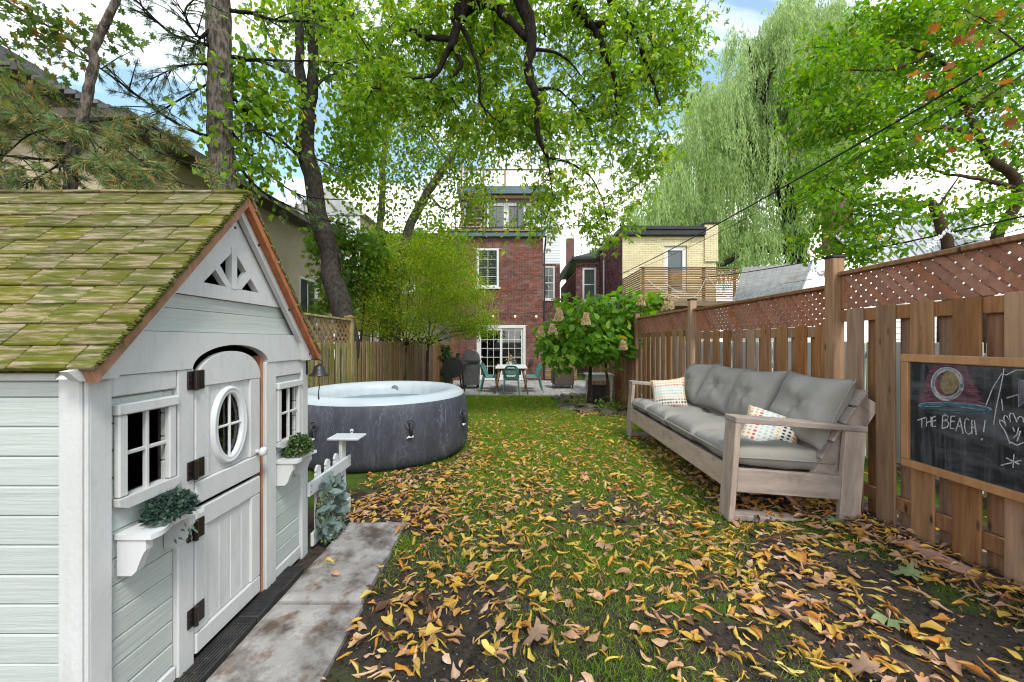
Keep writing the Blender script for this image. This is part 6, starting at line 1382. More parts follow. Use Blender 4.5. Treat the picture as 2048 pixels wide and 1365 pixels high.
# ---- feathery small tree by the grills
lo_ = tree_root('locust_tree', (-2.1, 10.3, gz(0, 10.3)), 'feathery yellow green small tree beside the grills')
tk = MB(); an = []
for base, top in (((-2.17, 10.3, gz(0, 10.3)-.04), (857, 690)), ((-2.62, 9.9, gz(0, 10)-.04), (812, 690))):
    limb(tk, [base, at(top[0]-3, 730, 10.2), at(*top, 10.2)], .045, .035, dm, 8, 8, .1)
    for dx_, dy_ in ((-120, -60), (-60, -130), (10, -160), (60, -120), (110, -70), (-90, -20), (120, -30)):
        limb(tk, [at(*top, 10.2), at(top[0]+dx_*.4, top[1]+dy_*.55, 10.1+rnd.uniform(-.5, .5)), at(top[0]+dx_, top[1]+dy_, 10+rnd.uniform(-.9, .9))], .026, .006, an, 9, 6)
tk.build('trunk', M['bark_brown'], lo_, True)
crown(lo_, an, [cl(815, 575, 10, 130, 90, 1.5), cl(720, 620, 10, 80, 50, 1.1), cl(920, 600, 9.8, 80, 65, 1.1), cl(790, 510, 10.2, 90, 50, 1.1), cl(880, 520, 10, 90, 50, 1.1), cl(830, 650, 9.6, 130, 40, 1.2), cl(960, 650, 9.8, 35, 30, .6)], 560, 78, .18, .062, .030, LEAF4, M['lf_locust'], M['bark_brown'], .2, .55, .003)
# ---- magnolia-like tree beyond the right fence
atm = lambda x, y, Y: at(x, y, Y+.9)
clq = lambda x, y, Y, rx, ry, rd, w=1: cl(x, y, Y+.9, rx, ry, rd, w)
mg = tree_root('broadleaf_tree', (7.4, 6.9, 0), 'broad green leafed tree with dark branches rising behind the right fence')
tk = MB(); an = []
limb(tk, [(7.0, 6.5, -.05), (7.0, 6.45, 1.6), atm(1895, 500, 5.5), atm(1872, 430, 5.5), atm(1855, 405, 5.5)], .11, .055, dm, 16, 10)
limb(tk, [atm(1855, 405, 5.5), atm(1820, 408, 5.5), atm(1790, 400, 5.5), atm(1745, 410, 5.4), atm(1700, 395, 5.3), atm(1660, 375, 5.2)], .05, .010, an, 16, 7); limb(tk, [atm(1850, 408, 5.5), atm(1800, 425, 5.4), atm(1740, 432, 5.2), atm(1680, 425, 5)], .04, .010, an, 12, 7)
limb(tk, [atm(1840, 415, 5.5), atm(1795, 440, 5.4), atm(1780, 480, 5.2), atm(1730, 500, 5)], .035, .010, an, 12, 6); limb(tk, [atm(1872, 430, 5.5), atm(1890, 395, 5.6), atm(1920, 350, 5.7)], .03, .008, an, 8, 6)
limb(tk, [(8.1, 6.8, -.05), (8.1, 6.8, 2.2), atm(2035, 380, 5.8), atm(1985, 320, 5.7), atm(1955, 270, 5.6), atm(1935, 225, 5.6)], .11, .04, an, 20, 10, anchor_from=.6)
limb(tk, [atm(2030, 375, 5.8), atm(1960, 358, 5.6), atm(1900, 350, 5.5), atm(1850, 330, 5.3)], .05, .012, an, 12, 7); limb(tk, [atm(1935, 225, 5.6), atm(1900, 150, 5.5), atm(1860, 110, 5.4), atm(1800, 95, 5.3)], .045, .012, an, 12, 7)
limb(tk, [atm(1955, 270, 5.6), atm(1880, 255, 5.4), atm(1820, 270, 5.2), atm(1740, 260, 5)], .04, .01, an, 12, 7); limb(tk, [atm(1860, 110, 5.4), atm(1780, 140, 5.1), atm(1700, 140, 4.9)], .03, .01, an, 10, 6); limb(tk, [atm(1935, 225, 5.6), atm(1975, 130, 5.8), atm(2000, 40, 5.9)], .04, .015, an, 10, 6)
tk.build('trunk', M['bark_brown'], mg, True)
crown(mg, an, [clq(1740, 60, 5.6, 110, 40, .7), clq(1850, 100, 5.6, 130, 50, .8), clq(1700, 150, 5.4, 120, 38, .7), clq(1650, 240, 5.3, 90, 42, .6), clq(1780, 240, 5.3, 120, 45, .8), clq(1950, 220, 5.8, 90, 60, .7), clq(1700, 330, 5.2, 110, 42, .7), clq(1840, 320, 5.4, 110, 36, .7), clq(1645, 405, 5.1, 75, 35, .6), clq(1750, 430, 5.1, 100, 40, .7), clq(1950, 430, 5.5, 80, 50, .6), clq(1890, 30, 5.8, 130, 45, .8), clq(2020, 60, 6, 70, 70, .7), clq(1640, 490, 5.2, 60, 35, .5), clq(2030, 320, 6, 50, 80, .6), clq(1630, 150, 5.4, 50, 40, .5, .8), clq(1720, 500, 5.2, 70, 25, .5), clq(1890, 180, 5.8, 120, 60, .8)],
     620, 36, .145, .095, .052, LEAF6, M['lf_magnolia'], M['bark_brown'], .35, .45, .004)
# ---- maple sprays at the edges of the view
mr_ = tree_root('maple_tree', (4.9, 2.2, 0), 'maple branch with rust red leaves reaching in over the right fence')
tk = MB(); an = []; limb(tk, [(4.9, 2.2, -.05), (4.85, 2.3, 2.5), (4.9, 2.7, 3.5)], .11, .05, dm, 10, 8); limb(tk, [(4.9, 2.7, 3.5), at(2210, 60, 3.2), at(2080, 130, 3.3), at(1980, 190, 3.4), at(1900, 240, 3.5), at(1850, 280, 3.6)], .014, .004, an, 20, 6, anchor_from=.2); limb(tk, [at(2080, 130, 3.3), at(2000, 60, 3.4), at(1930, 20, 3.5)], .009, .004, an, 8, 5); tk.build('trunk', M['bark_brown'], mr_, True)
crown(mr_, an, [cl(1960, 180, 3.4, 90, 60, .3), cl(1880, 250, 3.5, 60, 30, .3), cl(1950, 40, 3.5, 90, 50, .3), cl(1870, 30, 3.6, 50, 30, .3), cl(2010, 250, 3.4, 40, 50, .3)], 40, 4, .10, .075, .075, MAPLE, M['lf_maple_red'], M['bark_brown'], .7, .8, .003)
ml_ = tree_root('maple_tree', (-6.6, 4.2, 0), 'dark maple sprays hanging beside the small pine top')
tk = MB(); an = []; limb(tk, [(-6.6, 4.2, -.05), (-6.5, 4.2, 3.2), at(-120, -70, 4.2)], .10, .04, dm, 10, 8); limb(tk, [at(-120, -70, 4.2), at(60, 30, 4.2), at(150, 90, 4.2), at(200, 130, 4.2)], .018, .005, an, 14, 6); limb(tk, [at(-120, -70, 4.2), at(20, 100, 4), at(40, 180, 3.9)], .012, .004, an, 9, 5); tk.build('trunk', M['bark_brown'], ml_, True)
crown(ml_, an, [cl(60, 50, 4.2, 80, 50, .4), cl(150, 60, 4.2, 60, 50, .4), cl(30, 150, 4, 40, 60, .3), cl(110, 120, 4.2, 60, 30, .3), cl(230, 60, 4.4, 40, 40, .3)], 70, 7, .11, .075, .075, MAPLE, M['lf_maple_green'], M['bark_brown'], .8, .8, .003)
# ---- pines
def needles(root, tips, per, L_, m, sp=.5, down=.25):
    T = np.array([t[0] for t in tips]); D = np.array([t[1] for t in tips]); n = len(T)*per
    pos = np.repeat(T, per, 0)+rng.normal(size=(n, 3))*.012; ax = unit(np.repeat(unit(D), per, 0)+rng.normal(size=(n, 3))*sp+np.array((0, 0, -down)))
    return leaf_arrays(pos, ax, rdir(n), L_*rng.uniform(.7, 1.15, n), .0062, NEEDLE)
def pine(name, base, label, trunk, r0, r1, boughs, nsub, per, L_, m, bark, down=.25, sublen=.45):
    r = tree_root(name, base, label); tk = MB(); limb(tk, trunk, r0, r1, dm, 5*len(trunk), 12, .12); tips = []; bm_ = MB()
    for bpts, br in boughs:
        an_ = []; P = limb(bm_, bpts, br, br*.25, an_, 4*(len(bpts)-1)+4, 6)
        for k in range(nsub):
            t = rng.uniform(.15, 1.); i = min(int(t*(len(P)-1)), len(P)-2); p = np.array(P[i]); d = np.array(P[i+1]-P[i]); d = d/max(np.linalg.norm(d), 1e-6)
            s = unit((d*.6+rng.normal(size=3)*np.array((.7, .7, .35))+np.array((0, 0, -down*.6)))[None])[0]; ln = sublen*rng.uniform(.4, 1.1)*(1.1-.5*t)
            q = [p, p+s*ln*.5+np.array((0, 0, .02)), p+s*ln]; bm_.tube(q, [br*.28, br*.2, .002], 4, False)
            for j in range(5):
                u = rng.uniform(.35, 1.); tips.append((p+s*ln*u, s*.8+rng.normal(size=3)*.3))
    tk.build('trunk', M[bark], r, True); bm_.build('boughs', M['bark_dark'], r, True)
    place('needles', np_mesh('needles', [needles(r, tips, per, L_, m, .55, down)], M[m]), r)
P2 = [(-3.72, 4.2, -.05), at(128, 520, 4.2), at(138, 380, 4.2), at(142, 320, 4.2), at(160, 250, 4.2), at(183, 160, 4.2), at(190, 115, 4.2), at(187, 100, 4.2), at(205, 55, 4.2), at(230, 0, 4.2), at(240, -60, 4.2)]
bo = [([at(142, 320, 4.2), at(60, 318, 3.9), at(-40, 305, 3.7)], .02), ([at(140, 322, 4.2), at(220, 345, 4), at(290, 385, 3.8)], .02), ([at(160, 245, 4.2), at(230, 265, 4.4), at(330, 310, 4.6), at(420, 345, 4.8)], .022), ([at(165, 240, 4.2), at(240, 290, 3.9), at(300, 340, 3.8)], .018), ([at(160, 250, 4.2), at(90, 245, 3.9), at(-10, 225, 3.8)], .018),
      ([at(150, 290, 4.2), at(80, 280, 4.4), at(0, 270, 4.6)], .018), ([at(170, 225, 4.2), at(110, 190, 4.3), at(40, 200, 4.4), at(-20, 220, 4.4)], .014), ([at(165, 245, 4.2), at(270, 240, 4.5), at(360, 290, 4.7)], .018), ([at(150, 280, 4.2), at(200, 320, 3.8), at(250, 360, 3.6)], .015), ([at(145, 305, 4.2), at(100, 340, 3.9), at(50, 370, 3.8)], .015),
      ([at(155, 262, 4.2), at(260, 330, 4.3), at(390, 375, 4.5)], .018), ([at(158, 255, 4.2), at(60, 270, 4.1), at(-30, 350, 4.0)], .015)]
pine('pine_tree', (-3.72, 4.2, 0), 'small crooked pine with rusty and green needles above the playhouse roof', P2, .062, .030, bo, 19, 20, .125, 'lf_needle', 'bark_grey', .15)
bo = [([at(183, 140, 4.2), at(240, 150, 4.4), at(330, 190, 4.6)], .012), ([at(190, 110, 4.2), at(130, 110, 4.3), at(70, 150, 4.3)], .012), ([at(200, 60, 4.2), at(260, 90, 4.4), at(350, 130, 4.6)], .012), ([at(186, 125, 4.2), at(140, 120, 4.3), at(100, 170, 4.4)], .010), ([at(205, 60, 4.2), at(150, 60, 4.3), at(110, 80, 4.4)], .010)]
P1 = [(-4.06, 5.6, -.1), at(446, 560, 5.6), at(445, 400, 5.6), at(442, 200, 5.6), at(437, 60, 5.6), at(434, -120, 5.6)]
bo2 = [([at(442, 95, 5.6), at(400, 88, 5.4), at(350, 70, 5.2), at(300, 30, 5), at(262, -10, 5)], .035), ([at(440, 40, 5.6), at(405, 75, 5.4), at(385, 60, 5.3), at(370, 20, 5.2), at(400, -10, 5.2)], .03), ([at(445, 275, 5.6), at(400, 268, 5.4), at(330, 232, 5.1), at(260, 180, 4.9), at(190, 130, 4.8), at(100, 80, 4.7), at(0, 15, 4.6)], .028),
       ([at(445, 20, 5.6), at(500, 25, 5.8), at(560, 42, 6), at(640, 42, 6.2), at(710, 38, 6.4)], .035), ([at(448, 112, 5.6), at(520, 120, 5.8), at(600, 122, 6), at(700, 126, 6.3)], .03), ([at(448, 180, 5.6), at(500, 230, 5.9), at(560, 290, 6.2), at(700, 340, 6.8)], .025), ([at(448, 240, 5.6), at(520, 330, 6), at(600, 390, 6.4), at(700, 400, 6.8)], .025), ([at(448, 290, 5.6), at(520, 380, 5.9), at(620, 430, 6.3), at(690, 450, 6.6)], .025), ([at(430, 130, 5.6), at(370, 130, 5.3), at(300, 160, 5)], .02), ([at(430, 160, 5.6), at(360, 200, 5.3), at(290, 240, 5.1)], .018)]
pine('pine_tree', (-4.06, 5.6, 0), 'tall pine with thick grey furrowed trunk and drooping sparse boughs', P1, .17, .145, bo2, 22, 13, .085, 'lf_needle_green', 'bark_grey', .55, .6)
# ---- willow
wi = tree_root('willow_tree', (17.3, 24, -.2), 'tall weeping willow with pale hanging foliage behind the yellow house')
tk = MB(); an = []
limb(tk, [(17.6, 24, -.3), at(1600, 560, 24), at(1590, 480, 24), at(1572, 400, 23.8), at(1548, 335, 23.6)], .75, .36, dm, 18, 12)
limb(tk, [at(1548, 335, 23.6), at(1520, 310, 23.2), at(1490, 283, 22.8), at(1440, 284, 22.5)], .25, .05, an, 12, 8); limb(tk, [at(1548, 335, 23.6), at(1548, 270, 23), at(1528, 220, 22.8), at(1535, 165, 22.8), at(1556, 120, 23)], .25, .04, an, 16, 8); limb(tk, [at(1490, 283, 22.8), at(1475, 255, 22.6), at(1495, 230, 22.6)], .13, .04, an, 8, 7)
limb(tk, [at(1528, 220, 24), at(1505, 130, 24), at(1495, 80, 24)], .18, .04, an, 10, 7); limb(tk, [at(1590, 500, 24), at(1500, 500, 23), at(1430, 540, 22)], .35, .12, an, 12, 8); limb(tk, [at(1595, 480, 24), at(1660, 400, 24.5), at(1700, 250, 25), at(1690, 60, 25)], .4, .08, an, 16, 8)
tk.build('trunk', M['bark_dark'], wi, True)
pos = []; axs = []
domes = [(1510, 90, 65, 40, 70), (1440, 210, 70, 50, 110), (1560, 140, 90, 55, 110), (1370, 320, 55, 50, 120), (1470, 310, 70, 40, 120), (1310, 430, 55, 40, 100), (1420, 420, 70, 40, 110), (1540, 260, 70, 50, 120), (1640, 140, 90, 80, 150), (1650, 50, 110, 60, 140), (1620, 300, 90, 60, 140), (1520, 440, 90, 40, 120), (1400, 200, 30, 40, 90), (1740, 80, 80, 60, 120), (1350, 400, 60, 40, 90), (1450, 480, 60, 30, 80), (1600, 30, 50, 40, 100), (1280, 455, 30, 25, 70)]
nc = 820
wts = np.array([d[2]*d[3] for d in domes], float); pk_ = rng.choice(len(domes), nc, p=wts/wts.sum())
for i in pk_:
    x, y, rx, ry, ln = domes[i]; a = rng.uniform(0, 2*math.pi); rr = math.sqrt(rng.uniform(0, 1)); Y = 24.3+rng.normal(0, 1.7)
    xx, yy_ = x+rx*rr*math.cos(a), y+ry*rr*math.sin(a)
    if 1450 < xx < 1590 and 60 < yy_ < 330 and Y < 23.8 and rng.uniform() < .8: Y = 24+abs(rng.normal(0, 1.2))
    c0 = np.array(at(xx, yy_, Y)); Lc = ln*24/F*rng.uniform(.55, 1.05); d = unit(np.array([[rng.normal(), rng.normal(), .3]]))[0]; sway = rng.normal(0, .15)
    for q in range(int(rng.integers(9, 16))):
        p = c0+rng.normal(size=3)*np.array((.22, .22, .20)); L_ = Lc*rng.uniform(.7, 1.15); nl = max(4, int(L_/.095)); dq = d+rng.normal(size=3)*.35
        t = np.linspace(0, 1, nl); out_ = .7*(1-np.exp(-3*t)); Pq = p[None]+dq[None]*out_[:, None]*np.array((1, 1, .5))+np.column_stack([sway*t**2, 0*t, -L_*t**1.15+.25*np.sin(np.minimum(t*6, 3.14))])
        pos.append(Pq+rng.normal(size=Pq.shape)*.022); axs.append(np.tile(np.array((0, 0, -1.)), (nl, 1)))
pos = np.concatenate(pos); n = len(pos); axs = np.concatenate(axs)+rng.normal(size=(n, 3))*.27
place('hanging_foliage', np_mesh('willow', [leaf_arrays(pos, axs, rdir(n),   .27*rng.uniform(.7, 1.2, n), .056, LEAF4)], M['lf_willow']), wi)
# ---- hydrangea tree: large leaves as single parts, the hidden rest as one mass
hy = tree_root('hydrangea_tree', (1.95, 8.6, gz(2, 8.6)), 'hydrangea tree with large light green leaves and fading flower heads', 'shrub')
tk = MB(); an = []; z0 = gz(2, 8.6)-.03
limb(tk, [(2.08, 8.6, z0), at(1213, 740, 8.6), at(1208, 715, 8.6)], .03, .024, dm, 8, 8); limb(tk, [(1.75, 9.1, z0), at(1180, 740, 9), at(1176, 705, 9)], .05, .03, dm, 8, 8)
for x, y, Y in ((1110, 690, 8.0), (1150, 640, 8.3), (1190, 620, 8.6), (1230, 610, 8.6), (1280, 620, 8.4), (1290, 660, 8.6), (1100, 650, 8.4), (1160, 720, 7.9), (1210, 690, 8.0), (1250, 700, 8.2)):
    limb(tk, [at(1208, 715, 8.6) if x > 1160 else at(1176, 705, 9), at((x+1195)/2, (y+700)/2-8, 8.5), at(x, y, Y)], .016, .005, an, 8, 6)
tk.build('trunk', M['bark_brown'], hy, True)
clm = [cl(1195, 670, 8.4, 95, 50, .8), cl(1120, 680, 8.3, 50, 40, .6), cl(1260, 640, 8.5, 55, 38, .6), cl(1160, 620, 8.5, 55, 30, .6), cl(1230, 610, 8.5, 70, 22, .6), cl(1130, 712, 8.2, 50, 26, .5), cl(1215, 712, 8.2, 50, 20, .5), cl(1300, 605, 8.5, 22, 14, .3)]
crown(hy, an, clm, 190, 11, .12, .17, .12, LEAF6, M['lf_hydrangea'], M['bark_brown'], .35, .6, .004, name='foliage')
hm = [curl_leaf(.17, .12, leafmat('hy_leaf%d' % i, [(0, c), (1, c)], .4), 'leaf') for i, c in enumerate([(.075, .165, .018), (.105, .215, .023), (.14, .25, .03), (.175, .285, .036), (.09, .19, .02), (.40, .31, .04)])]
for k in range(240):
    c = clm[rng.choice(len(clm), p=[.3, .13, .14, .12, .13, .08, .08, .02])]; d = rng.normal(size=3); d /= np.linalg.norm(d); d[1] = -abs(d[1]); p = np.array(c[0])+d*np.array(c[1])*rng.uniform(.75, 1.1)
    place('leaf', hm[5] if (k % 23 == 0 and d[2] < 0) else hm[rng.integers(0, 5)], hy, p, (rng.normal(0, .5), rng.normal(.45, .35), math.atan2(d[1], d[0])+rng.normal(0, .6)), (rng.uniform(.6, 1.15),)*3)
M['floret'] = leafmat('floret', [(0, (.50, .52, .22)), (.5, (.66, .55, .34)), (.8, (.68, .45, .34)), (1, (.58, .33, .27))], .35, .8)
for x, y, Y, s in ((1336, 607, 8.2, .25), (1282, 603, 8.1, .17), (1172, 640, 7.4, .17), (1118, 632, 7.8, .19), (1105, 660, 7.7, .15), (1082, 665, 7.9, .15), (1246, 692, 7.6, .13), (1294, 660, 8.0, .18)):
    c = at(x, y, Y); n = 300; h = rng.uniform(0, 1, n); a = rng.uniform(0, 6.28, n); rr = s*(.55*(1-h*.75))*np.sqrt(rng.uniform(.3, 1, n)); P = np.column_stack([c.x+rr*np.cos(a), c.y+rr*np.sin(a), c.z-s*.5+h*s*1.15])
    place('flower_head', np_mesh('floret', [leaf_arrays(P, rdir(n), rdir(n), .044, .04, LEAF6)], M['floret']), hy, kind='stuff')
    near = min(an, key=lambda q: (Vector(q)-c).length); MB().tube([near, (Vector(near)+c)/2+Vector((0, 0, .03)), c], [.005, .004, .003], 5).build('flower_stem', M['bark_brown'], hy)
# ---- ivy on the left fence, small bed plants
iv = tree_root('ivy_vine', (-1.95, 13.2, PZ), 'dark ivy climbing the fence return beside the smoker', 'vine')
n = 420; P = np.column_stack([-2.2+rng.normal(0, .08, n), 13.26+rng.normal(0, .02, n), rng.uniform(PZ+.02, 1.1, n)]); place('leaves', np_mesh('ivy', [leaf_arrays(P, rng.normal(size=(n, 3))*.4+np.array((0, -.3, -.8)), rng.normal(size=(n, 3))*.4+np.array((0, -1, .2)), .07, .065, HEART)], M['lf_ivy']), iv, kind='stuff')
MB().tube([(-2.2, 13.27, PZ), (-2.16, 13.27, .3), (-2.22, 13.27, 1.05)], .012, 5).build('stem', M['bark_brown'], iv)
for x, y, h, lab in ((1.9, 8.0, .22, 'low leafy plant between bed stones and the side table'), (2.3, 7.9, .30, 'browning leafy plant at the fence by the bed stones')):
    p_ = tree_root('bed_plant', (x, y, gz(x, y)), lab, 'plant'); n = 110; P = np.array((x, y, gz(x, y)+h*.4))+rng.normal(size=(n, 3))*np.array((.16, .14, h*.35)); P[:, 2] = np.maximum(P[:, 2], gz(x, y)+.01)
    place('leaves', np_mesh('bedleaf', [leaf_arrays(P, rdir(n), rng.normal(size=(n, 3))*.5+np.array((0, 0, 1)), .085, .05, LEAF6)], M['lf_'+('shrub' if h < .25 else 'maple_red')]), p_, kind='stuff')
    for k in range(5): MB().tube([(x, y, gz(x, y)-.01), (x+rnd.uniform(-.1, .1), y+rnd.uniform(-.1, .1), gz(x, y)+h*.7)], .004, 4).build('stem', M['bark_brown'], p_)
# ------------------------------------------------------------------ lawn grass
M['grass'] = leafmat('grass', [(0, (.115, .205, .018)), (.5, (.180, .300, .030)), (.9, (.25, .35, .045)), (1, (.36, .33, .10))], .45, .7, .1)
def blocked(x, y):
    if (x-TX)**2+(y-TY)**2 < .93**2: return True
    if x < -1.07 and y < 2.45: return True
    if -1.09 < x < -.69 and y < 2.67: return True
    if x > 2.5 and y > 10: return True
    return y > 10.9+.18*math.sin((x+2)*1.1)
def gheight(x, y):
    z = gz(x, y)
    z += .022*mn.noise((x*1.3, y*1.3, 0))+.013*mn.noise((x*5, y*5, 3))*(1-.6*smooth(4, 7, y))-.004+.05*smooth(1.55, 2.3, x)*(1-smooth(4.5, 6, y))*.3
    return z
def grass_density(x, y):
    d = .5+.9*mn.noise((x*1.1+4, y*.9, 2))+.55*mn.noise((x*3.1, y*3.1, 7))
    d += 1.15*smooth(2.6, 5.5, y)-.08
    if x > 1.35 and y < 6: d -= .75*smooth(1.3, 1.75, x)
    if x < -.45 and 2.5 < y < 5.4: d -= .9
    if y > 7 and x > 1.0: d -= 1.5*smooth(.95, 1.3, x)
    return d
pos = []
def scat(n, x0, x1, y0, y1):
    X = rng.uniform(x0, x1, n); Yv = rng.uniform(y0, y1, n)
    for x, y in zip(X, Yv):
        if not blocked(x, y) and grass_density(x, y) > rng.uniform(0, 1): pos.append((x, y, gheight(x, y)-.003))
scat(105000, -1.0, 2.4, 1.15, 2.6); scat(80000, -1.2, 2.5, 2.6, 4.6); scat(95000, -1.6, 2.5, 4.6, 7.5); scat(75000, -2.4, 2.3, 7.5, 11.0); scat(5000, 2.6, 3.7, 1.2, 6)
pos = np.array(pos); n = len(pos); yy = pos[:, 1]
ax = rng.normal(size=(n, 3))*np.array((.8, .8, .25))+np.array((0, 0, 1)); Ln = rng.uniform(.014, .042, n)*(1+.06*yy); Wd = .0024*(1+.22*yy)
BL = (np.array([(0, -.5, 0), (0, .5, 0), (.55, .35, 2.5), (.55, -.35, 2.5), (1, 0, 7)], float), [(0, 1, 2, 3), (3, 2, 4)])
place('grass', np_mesh('grass', [leaf_arrays(pos, ax, rdir(n), Ln, Wd, BL)], M['grass']), None, label='short green grass growing through the dark soil', cat='grass', kind='stuff')
# ------------------------------------------------------------------ fallen leaves
def curled(L_, W_, bend, roll, twist, seed):
    vs = []; fs = []; nu, nv = 7, 4
    for i in range(nu+1):
        u = i/nu; w = W_/2*max(.04, math.sin(math.pi*(.03+.95*u))**.8)
        for j in range(nv+1):
            v = -1+2*j/nv; a = roll*v; w *= 1+.25*mn.noise((u*3, seed, 0)); y = w*(math.sin(a)/roll if abs(roll) > .05 else v); z = w*(1-math.cos(a))/max(abs(roll), .05)*.9
            b = bend*(u-.5); x = L_*(math.sin(b)/bend if abs(bend) > .05 else u-.5); z += L_*(1-math.cos(b))/max(abs(bend), .05)*(1 if bend > 0 else -1)
            tw_ = twist*(u-.5); y, z = y*math.cos(tw_)-z*math.sin(tw_), y*math.sin(tw_)+z*math.cos(tw_)
            vs.append((x, y, z+.007*mn.noise((u*3.3, v*1.6, seed))))
    for i in range(nu):
        for j in range(nv): a = i*(nv+1)+j; fs.append((a, a+1, a+nv+2, a+nv+1))
    mz = min(v[2] for v in vs); return np.array([(x, y, z-mz) for x, y, z in vs]), fs
shapes = []
for k in range(14):
    shapes.append(curled(rnd.uniform(.075, .12), rnd.uniform(.030, .050), rnd.choice((-1.5, -.8, -.3, .4, 1.0, 1.7)), rnd.choice((.6, 1.2, 1.8, 2.4, 3.0)), rnd.uniform(-1.8, 1.8), k*1.7))
tcol = {'yellow': [(0, (.54, .32, .06)), (.6, (.66, .42, .08)), (1, (.64, .50, .14))], 'orange': [(0, (.54, .24, .055)), (1, (.66, .32, .075))], 'tan': [(0, (.40, .21, .12)), (.6, (.54, .31, .18)), (1, (.66, .44, .28))], 'brown': [(0, (.085, .045, .026)), (1, (.17, .08, .045))]}
for k, v in tcol.items(): M['fl_'+k] = leafmat('fl_'+k, v, .22, .6, .25)
def leaf_spot_mat(k, c):
    return mat('leaf_'+k, c[0], c[1], 22, rough=.6, bump=.15, rv=.16, spec=.3, stain=(c[2], .58, .75, 45, (1, 1, 1)))
LM = {'yellow': [leaf_spot_mat('yellow_a', ((.66, .41, .075), (.56, .33, .06), (.26, .12, .03))), leaf_spot_mat('yellow_b', ((.70, .52, .12), (.60, .43, .09), (.30, .15, .04)))],
      'orange': [leaf_spot_mat('orange', ((.64, .31, .07), (.54, .24, .055), (.20, .08, .03)))], 'tan': [leaf_spot_mat('tan_a', ((.56, .32, .18), (.45, .24, .13), (.18, .085, .045))), leaf_spot_mat('tan_b', ((.68, .44, .24), (.56, .34, .18), (.25, .13, .07)))],
      'brown': [leaf_spot_mat('brown', ((.15, .075, .042), (.10, .05, .03), (.05, .025, .018)))]}
lab = {'yellow': 'curled yellow fallen leaf lying on the soil and grass', 'orange': 'curled orange fallen leaf lying on the soil and grass', 'tan': 'dry tan fallen leaf rolled up on the soil and grass', 'brown': 'dark brown withered leaf lying on the soil and grass'}
meshes = {}
for kind, ms in LM.items():
    for si in range(14):
        V, Fc = shapes[si]; meshes[(kind, si)] = MB().add([tuple(v) for v in V], Fc).mesh('fallen_leaf', ms[si % len(ms)], True)
spots_ = []
def leaf_density(x, y):
    if x > 2.5: return .5
    d = .85+.5*mn.noise((x*1.2, y*1.2, 11))
    if y > 6: d *= 1-.35*smooth(6, 9.5, y)
    if -1.08 < x < -.7 and y < 2.66: d = .04
    if x > 1.5 and 2.7 < y < 5.4: d = 1.2
    if x > 2.1: d = 1.5
    if x > 1.75 and x < 2.15 and y < 2.3: d *= .45
    if -1.1 < x < -.55 and y < 2.5: d *= .55
    return d
def fall(n, x0, x1, y0, y1):
    for _ in range(n):
        x, y = rng.uniform(x0, x1), rng.uniform(y0, y1)
        if (x-TX)**2+(y-TY)**2 < 1.0 or (x < -1.02 and y < 2.5): continue
        if y > 10.8: continue
        if rng.uniform(0, 1.3) < leaf_density(x, y):
            onslab = -1.08 < x < -.69 and y < 2.66
            spots_.append((x, y, (.030 if onslab else gheight(x, y))+rng.uniform(0, .012)))
fall(4000, -1.0, 2.5, 1.15, 2.7); fall(4800, -1.3, 2.5, 2.7, 4.6); fall(5000, -1.6, 2.5, 4.6, 7.5); fall(3300, -2.2, 2.4, 7.5, 10.8); fall(650, 2.0, 2.52, 1.2, 5.5); fall(900, 2.56, 3.7, 1.1, 6.5); fall(350, 1.5, 2.5, 2.7, 5.4); fall(500, 1.2, 2.5, 7.4, 10); fall(260, -1.1, -.4, 2.6, 3.7)
spots_.sort(key=lambda p: p[1]**2+p[0]**2*.3+(99 if (p[0] > 2.45 or abs(p[0])/p[1] > 1.3) else 0))
rest = {k: [] for k in tcol}; count = 0
for i, (x, y, z) in enumerate(spots_):
    edge_ = x > 2.05 or (x > 1.5 and 2.7 < y < 5.4) or (x > 1.1 and y > 7.3)
    kind = rng.choice(['yellow', 'orange', 'tan', 'brown'], p=[.17, .21, .44, .18] if edge_ else [.40, .19, .34, .07])
    si = int(rng.integers(0, 14)); s = .30+.74*rng.uniform()**1.15; e = Euler((rng.normal(0, .28)+(math.pi if rng.uniform() < .4 else 0), rng.normal(0, .22), rng.uniform(0, 6.28)))
    if count < 290 and not x > 2.45:
        o = place('fallen_leaf', meshes[(kind, si)], None, (x, y, z+.014), e, (s, s, s)); tag(o, lab[kind], 'leaf', kind+' fallen leaves on the lawn'); count += 1
    else: rest[kind].append((x, y, z+.012, si, s, e))
for kind, L_ in rest.items():
    parts = []
    for si in range(14):
        q = [r for r in L_ if r[3] == si]
        if not q: continue
        V, Fc = shapes[si]; Rm = np.array([np.array(r[5].to_matrix()) for r in q]); S = np.array([r[4] for r in q]); T_ = np.array([r[:3] for r in q])
        P = np.einsum('nij,vj->nvi', Rm, V)*S[:, None, None]+T_[:, None, :]; parts.append((P.reshape(-1, 3), len(V), Fc, len(q)))
    me = np_mesh('fallen_leaves', parts, M['fl_'+kind]); me.shade_smooth()
    place('leaf_litter', me, None, label={'yellow': 'yellow leaf litter scattered over the far lawn', 'orange': 'orange leaf litter scattered over the far lawn', 'tan': 'dry tan leaf litter scattered over lawn and beds', 'brown': 'dark brown leaf litter gathered under sofa and along fence'}[kind], cat='leaf litter', kind='stuff')
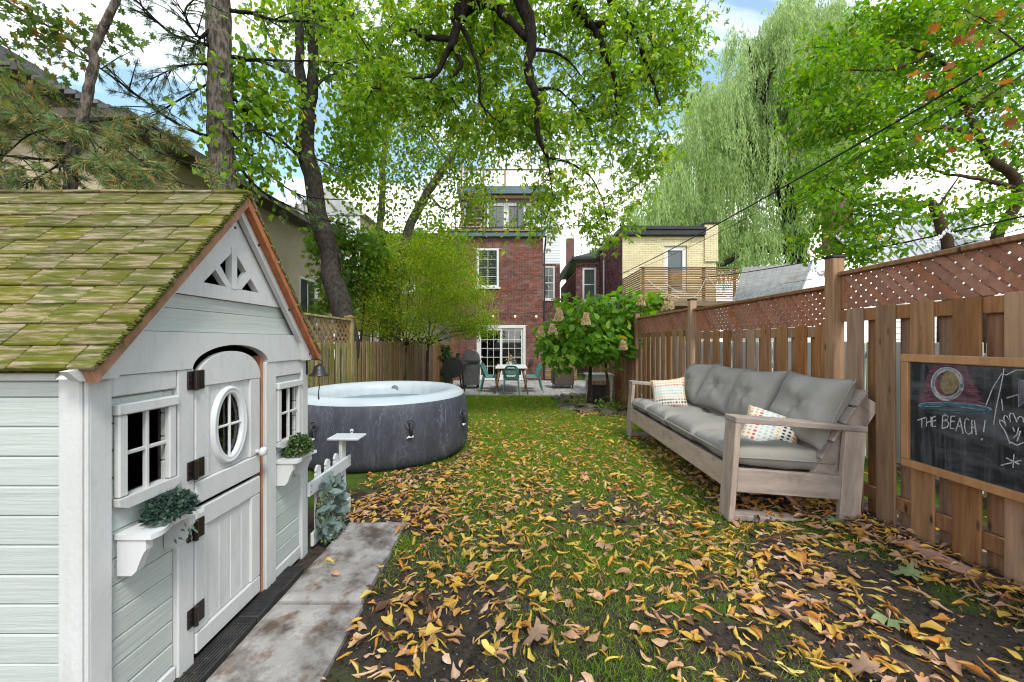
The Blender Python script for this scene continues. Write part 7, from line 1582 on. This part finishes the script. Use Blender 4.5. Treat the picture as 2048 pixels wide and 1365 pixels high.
# a few broad green and greyish maple leaves on the soil
flat = MB().add([(v[0]*.115-.05, v[1]*.115, abs(v[1])*.03+.018*math.sin(v[0]*5)+.006) for v in MAPLE[0]], MAPLE[1])
for (x, y, a, nm, c, wh_) in ((1.62, 1.72, .6, 'pale green', (.20, .24, .10), 'in open soil in front of the chalkboard'), (2.02, 2.05, 2.2, 'pale green', (.16, .22, .08), 'next to the pink offcut'), (.55, 2.35, 1.1, 'greyish brown', (.36, .22, .14), 'midway between paving slab and sofa post'), (2.15, 2.62, .2, 'pale green', (.10, .17, .05), 'by the back leg of the sofa'), (.1, 1.62, 3.1, 'greyish brown', (.36, .22, .14), 'straight out from the slab joint'), (1.28, 1.45, 2.6, 'greyish brown', (.30, .22, .12), 'on the bare soil below the chalkboard')):
    k = 'broad_'+nm.replace(' ', '_')
    if k not in M: M[k] = mat(k, c, tuple(q*.75 for q in c), 18, rough=.7, bump=.2)
    o = place('maple_leaf', flat.mesh('maple_leaf', M[k], True), None, (x, y, gheight(x, y)+.02), (rng.normal(0, .15), rng.normal(0, .15), a)); tag(o, 'broad '+nm+' maple leaf '+wh_, 'leaf', nm+' maple leaves on the soil')
# small pebbles and crumbs of soil in the foreground
pm = MB()
for _ in range(1500):
    x, y = rnd.uniform(-1.1, 2.45), 1.15+2.6*rnd.random()**1.4
    if blocked(x, y): continue
    r = rnd.uniform(.002, .006); pm.lathe([(.0004, -r*.5), (r, 0), (.0004, r*.6)], 5, (x, y, gheight(x, y)+r*.3))
M['pebble'] = mat('pebble', (.30, .28, .25), (.10, .085, .07), 60, rough=.9, bump=0, iv=.5)
pm.build('pebbles', M['pebble'], None, label='small pale pebbles and crumbs scattered on the soil', cat='pebbles', kind='stuff')
cm = MB()
for _ in range(7000):
    x, y = rnd.uniform(-1.1, 2.45), 1.15+2.9*rnd.random()**1.4
    if blocked(x, y): continue
    r = rnd.uniform(.003, .010)*(1 if rnd.random() < .9 else 1.7); a = rnd.uniform(0, 3); z = gheight(x, y)+r*.15
    p = [(x+r*rnd.uniform(.6, 1.2)*math.cos(a+k*1.571), y+r*rnd.uniform(.6, 1.2)*math.sin(a+k*1.571), z+rnd.uniform(-.2, .2)*r) for k in range(4)]
    cm.add(p+[(x+rnd.uniform(-.3, .3)*r, y, z+r*.9), (x, y, z-r*.6)], [(0, 1, 4), (1, 2, 4), (2, 3, 4), (3, 0, 4), (1, 0, 5), (2, 1, 5), (3, 2, 5), (0, 3, 5)])
M['crumb'] = mat('crumb', (.055, .042, .033), (.028, .022, .018), 40, rough=1, bump=0, iv=.55, spec=.05)
cm.build('soil_crumbs', M['crumb'], None, label='dark crumbs of soil and bark scattered over the bare ground', cat='soil', kind='stuff')
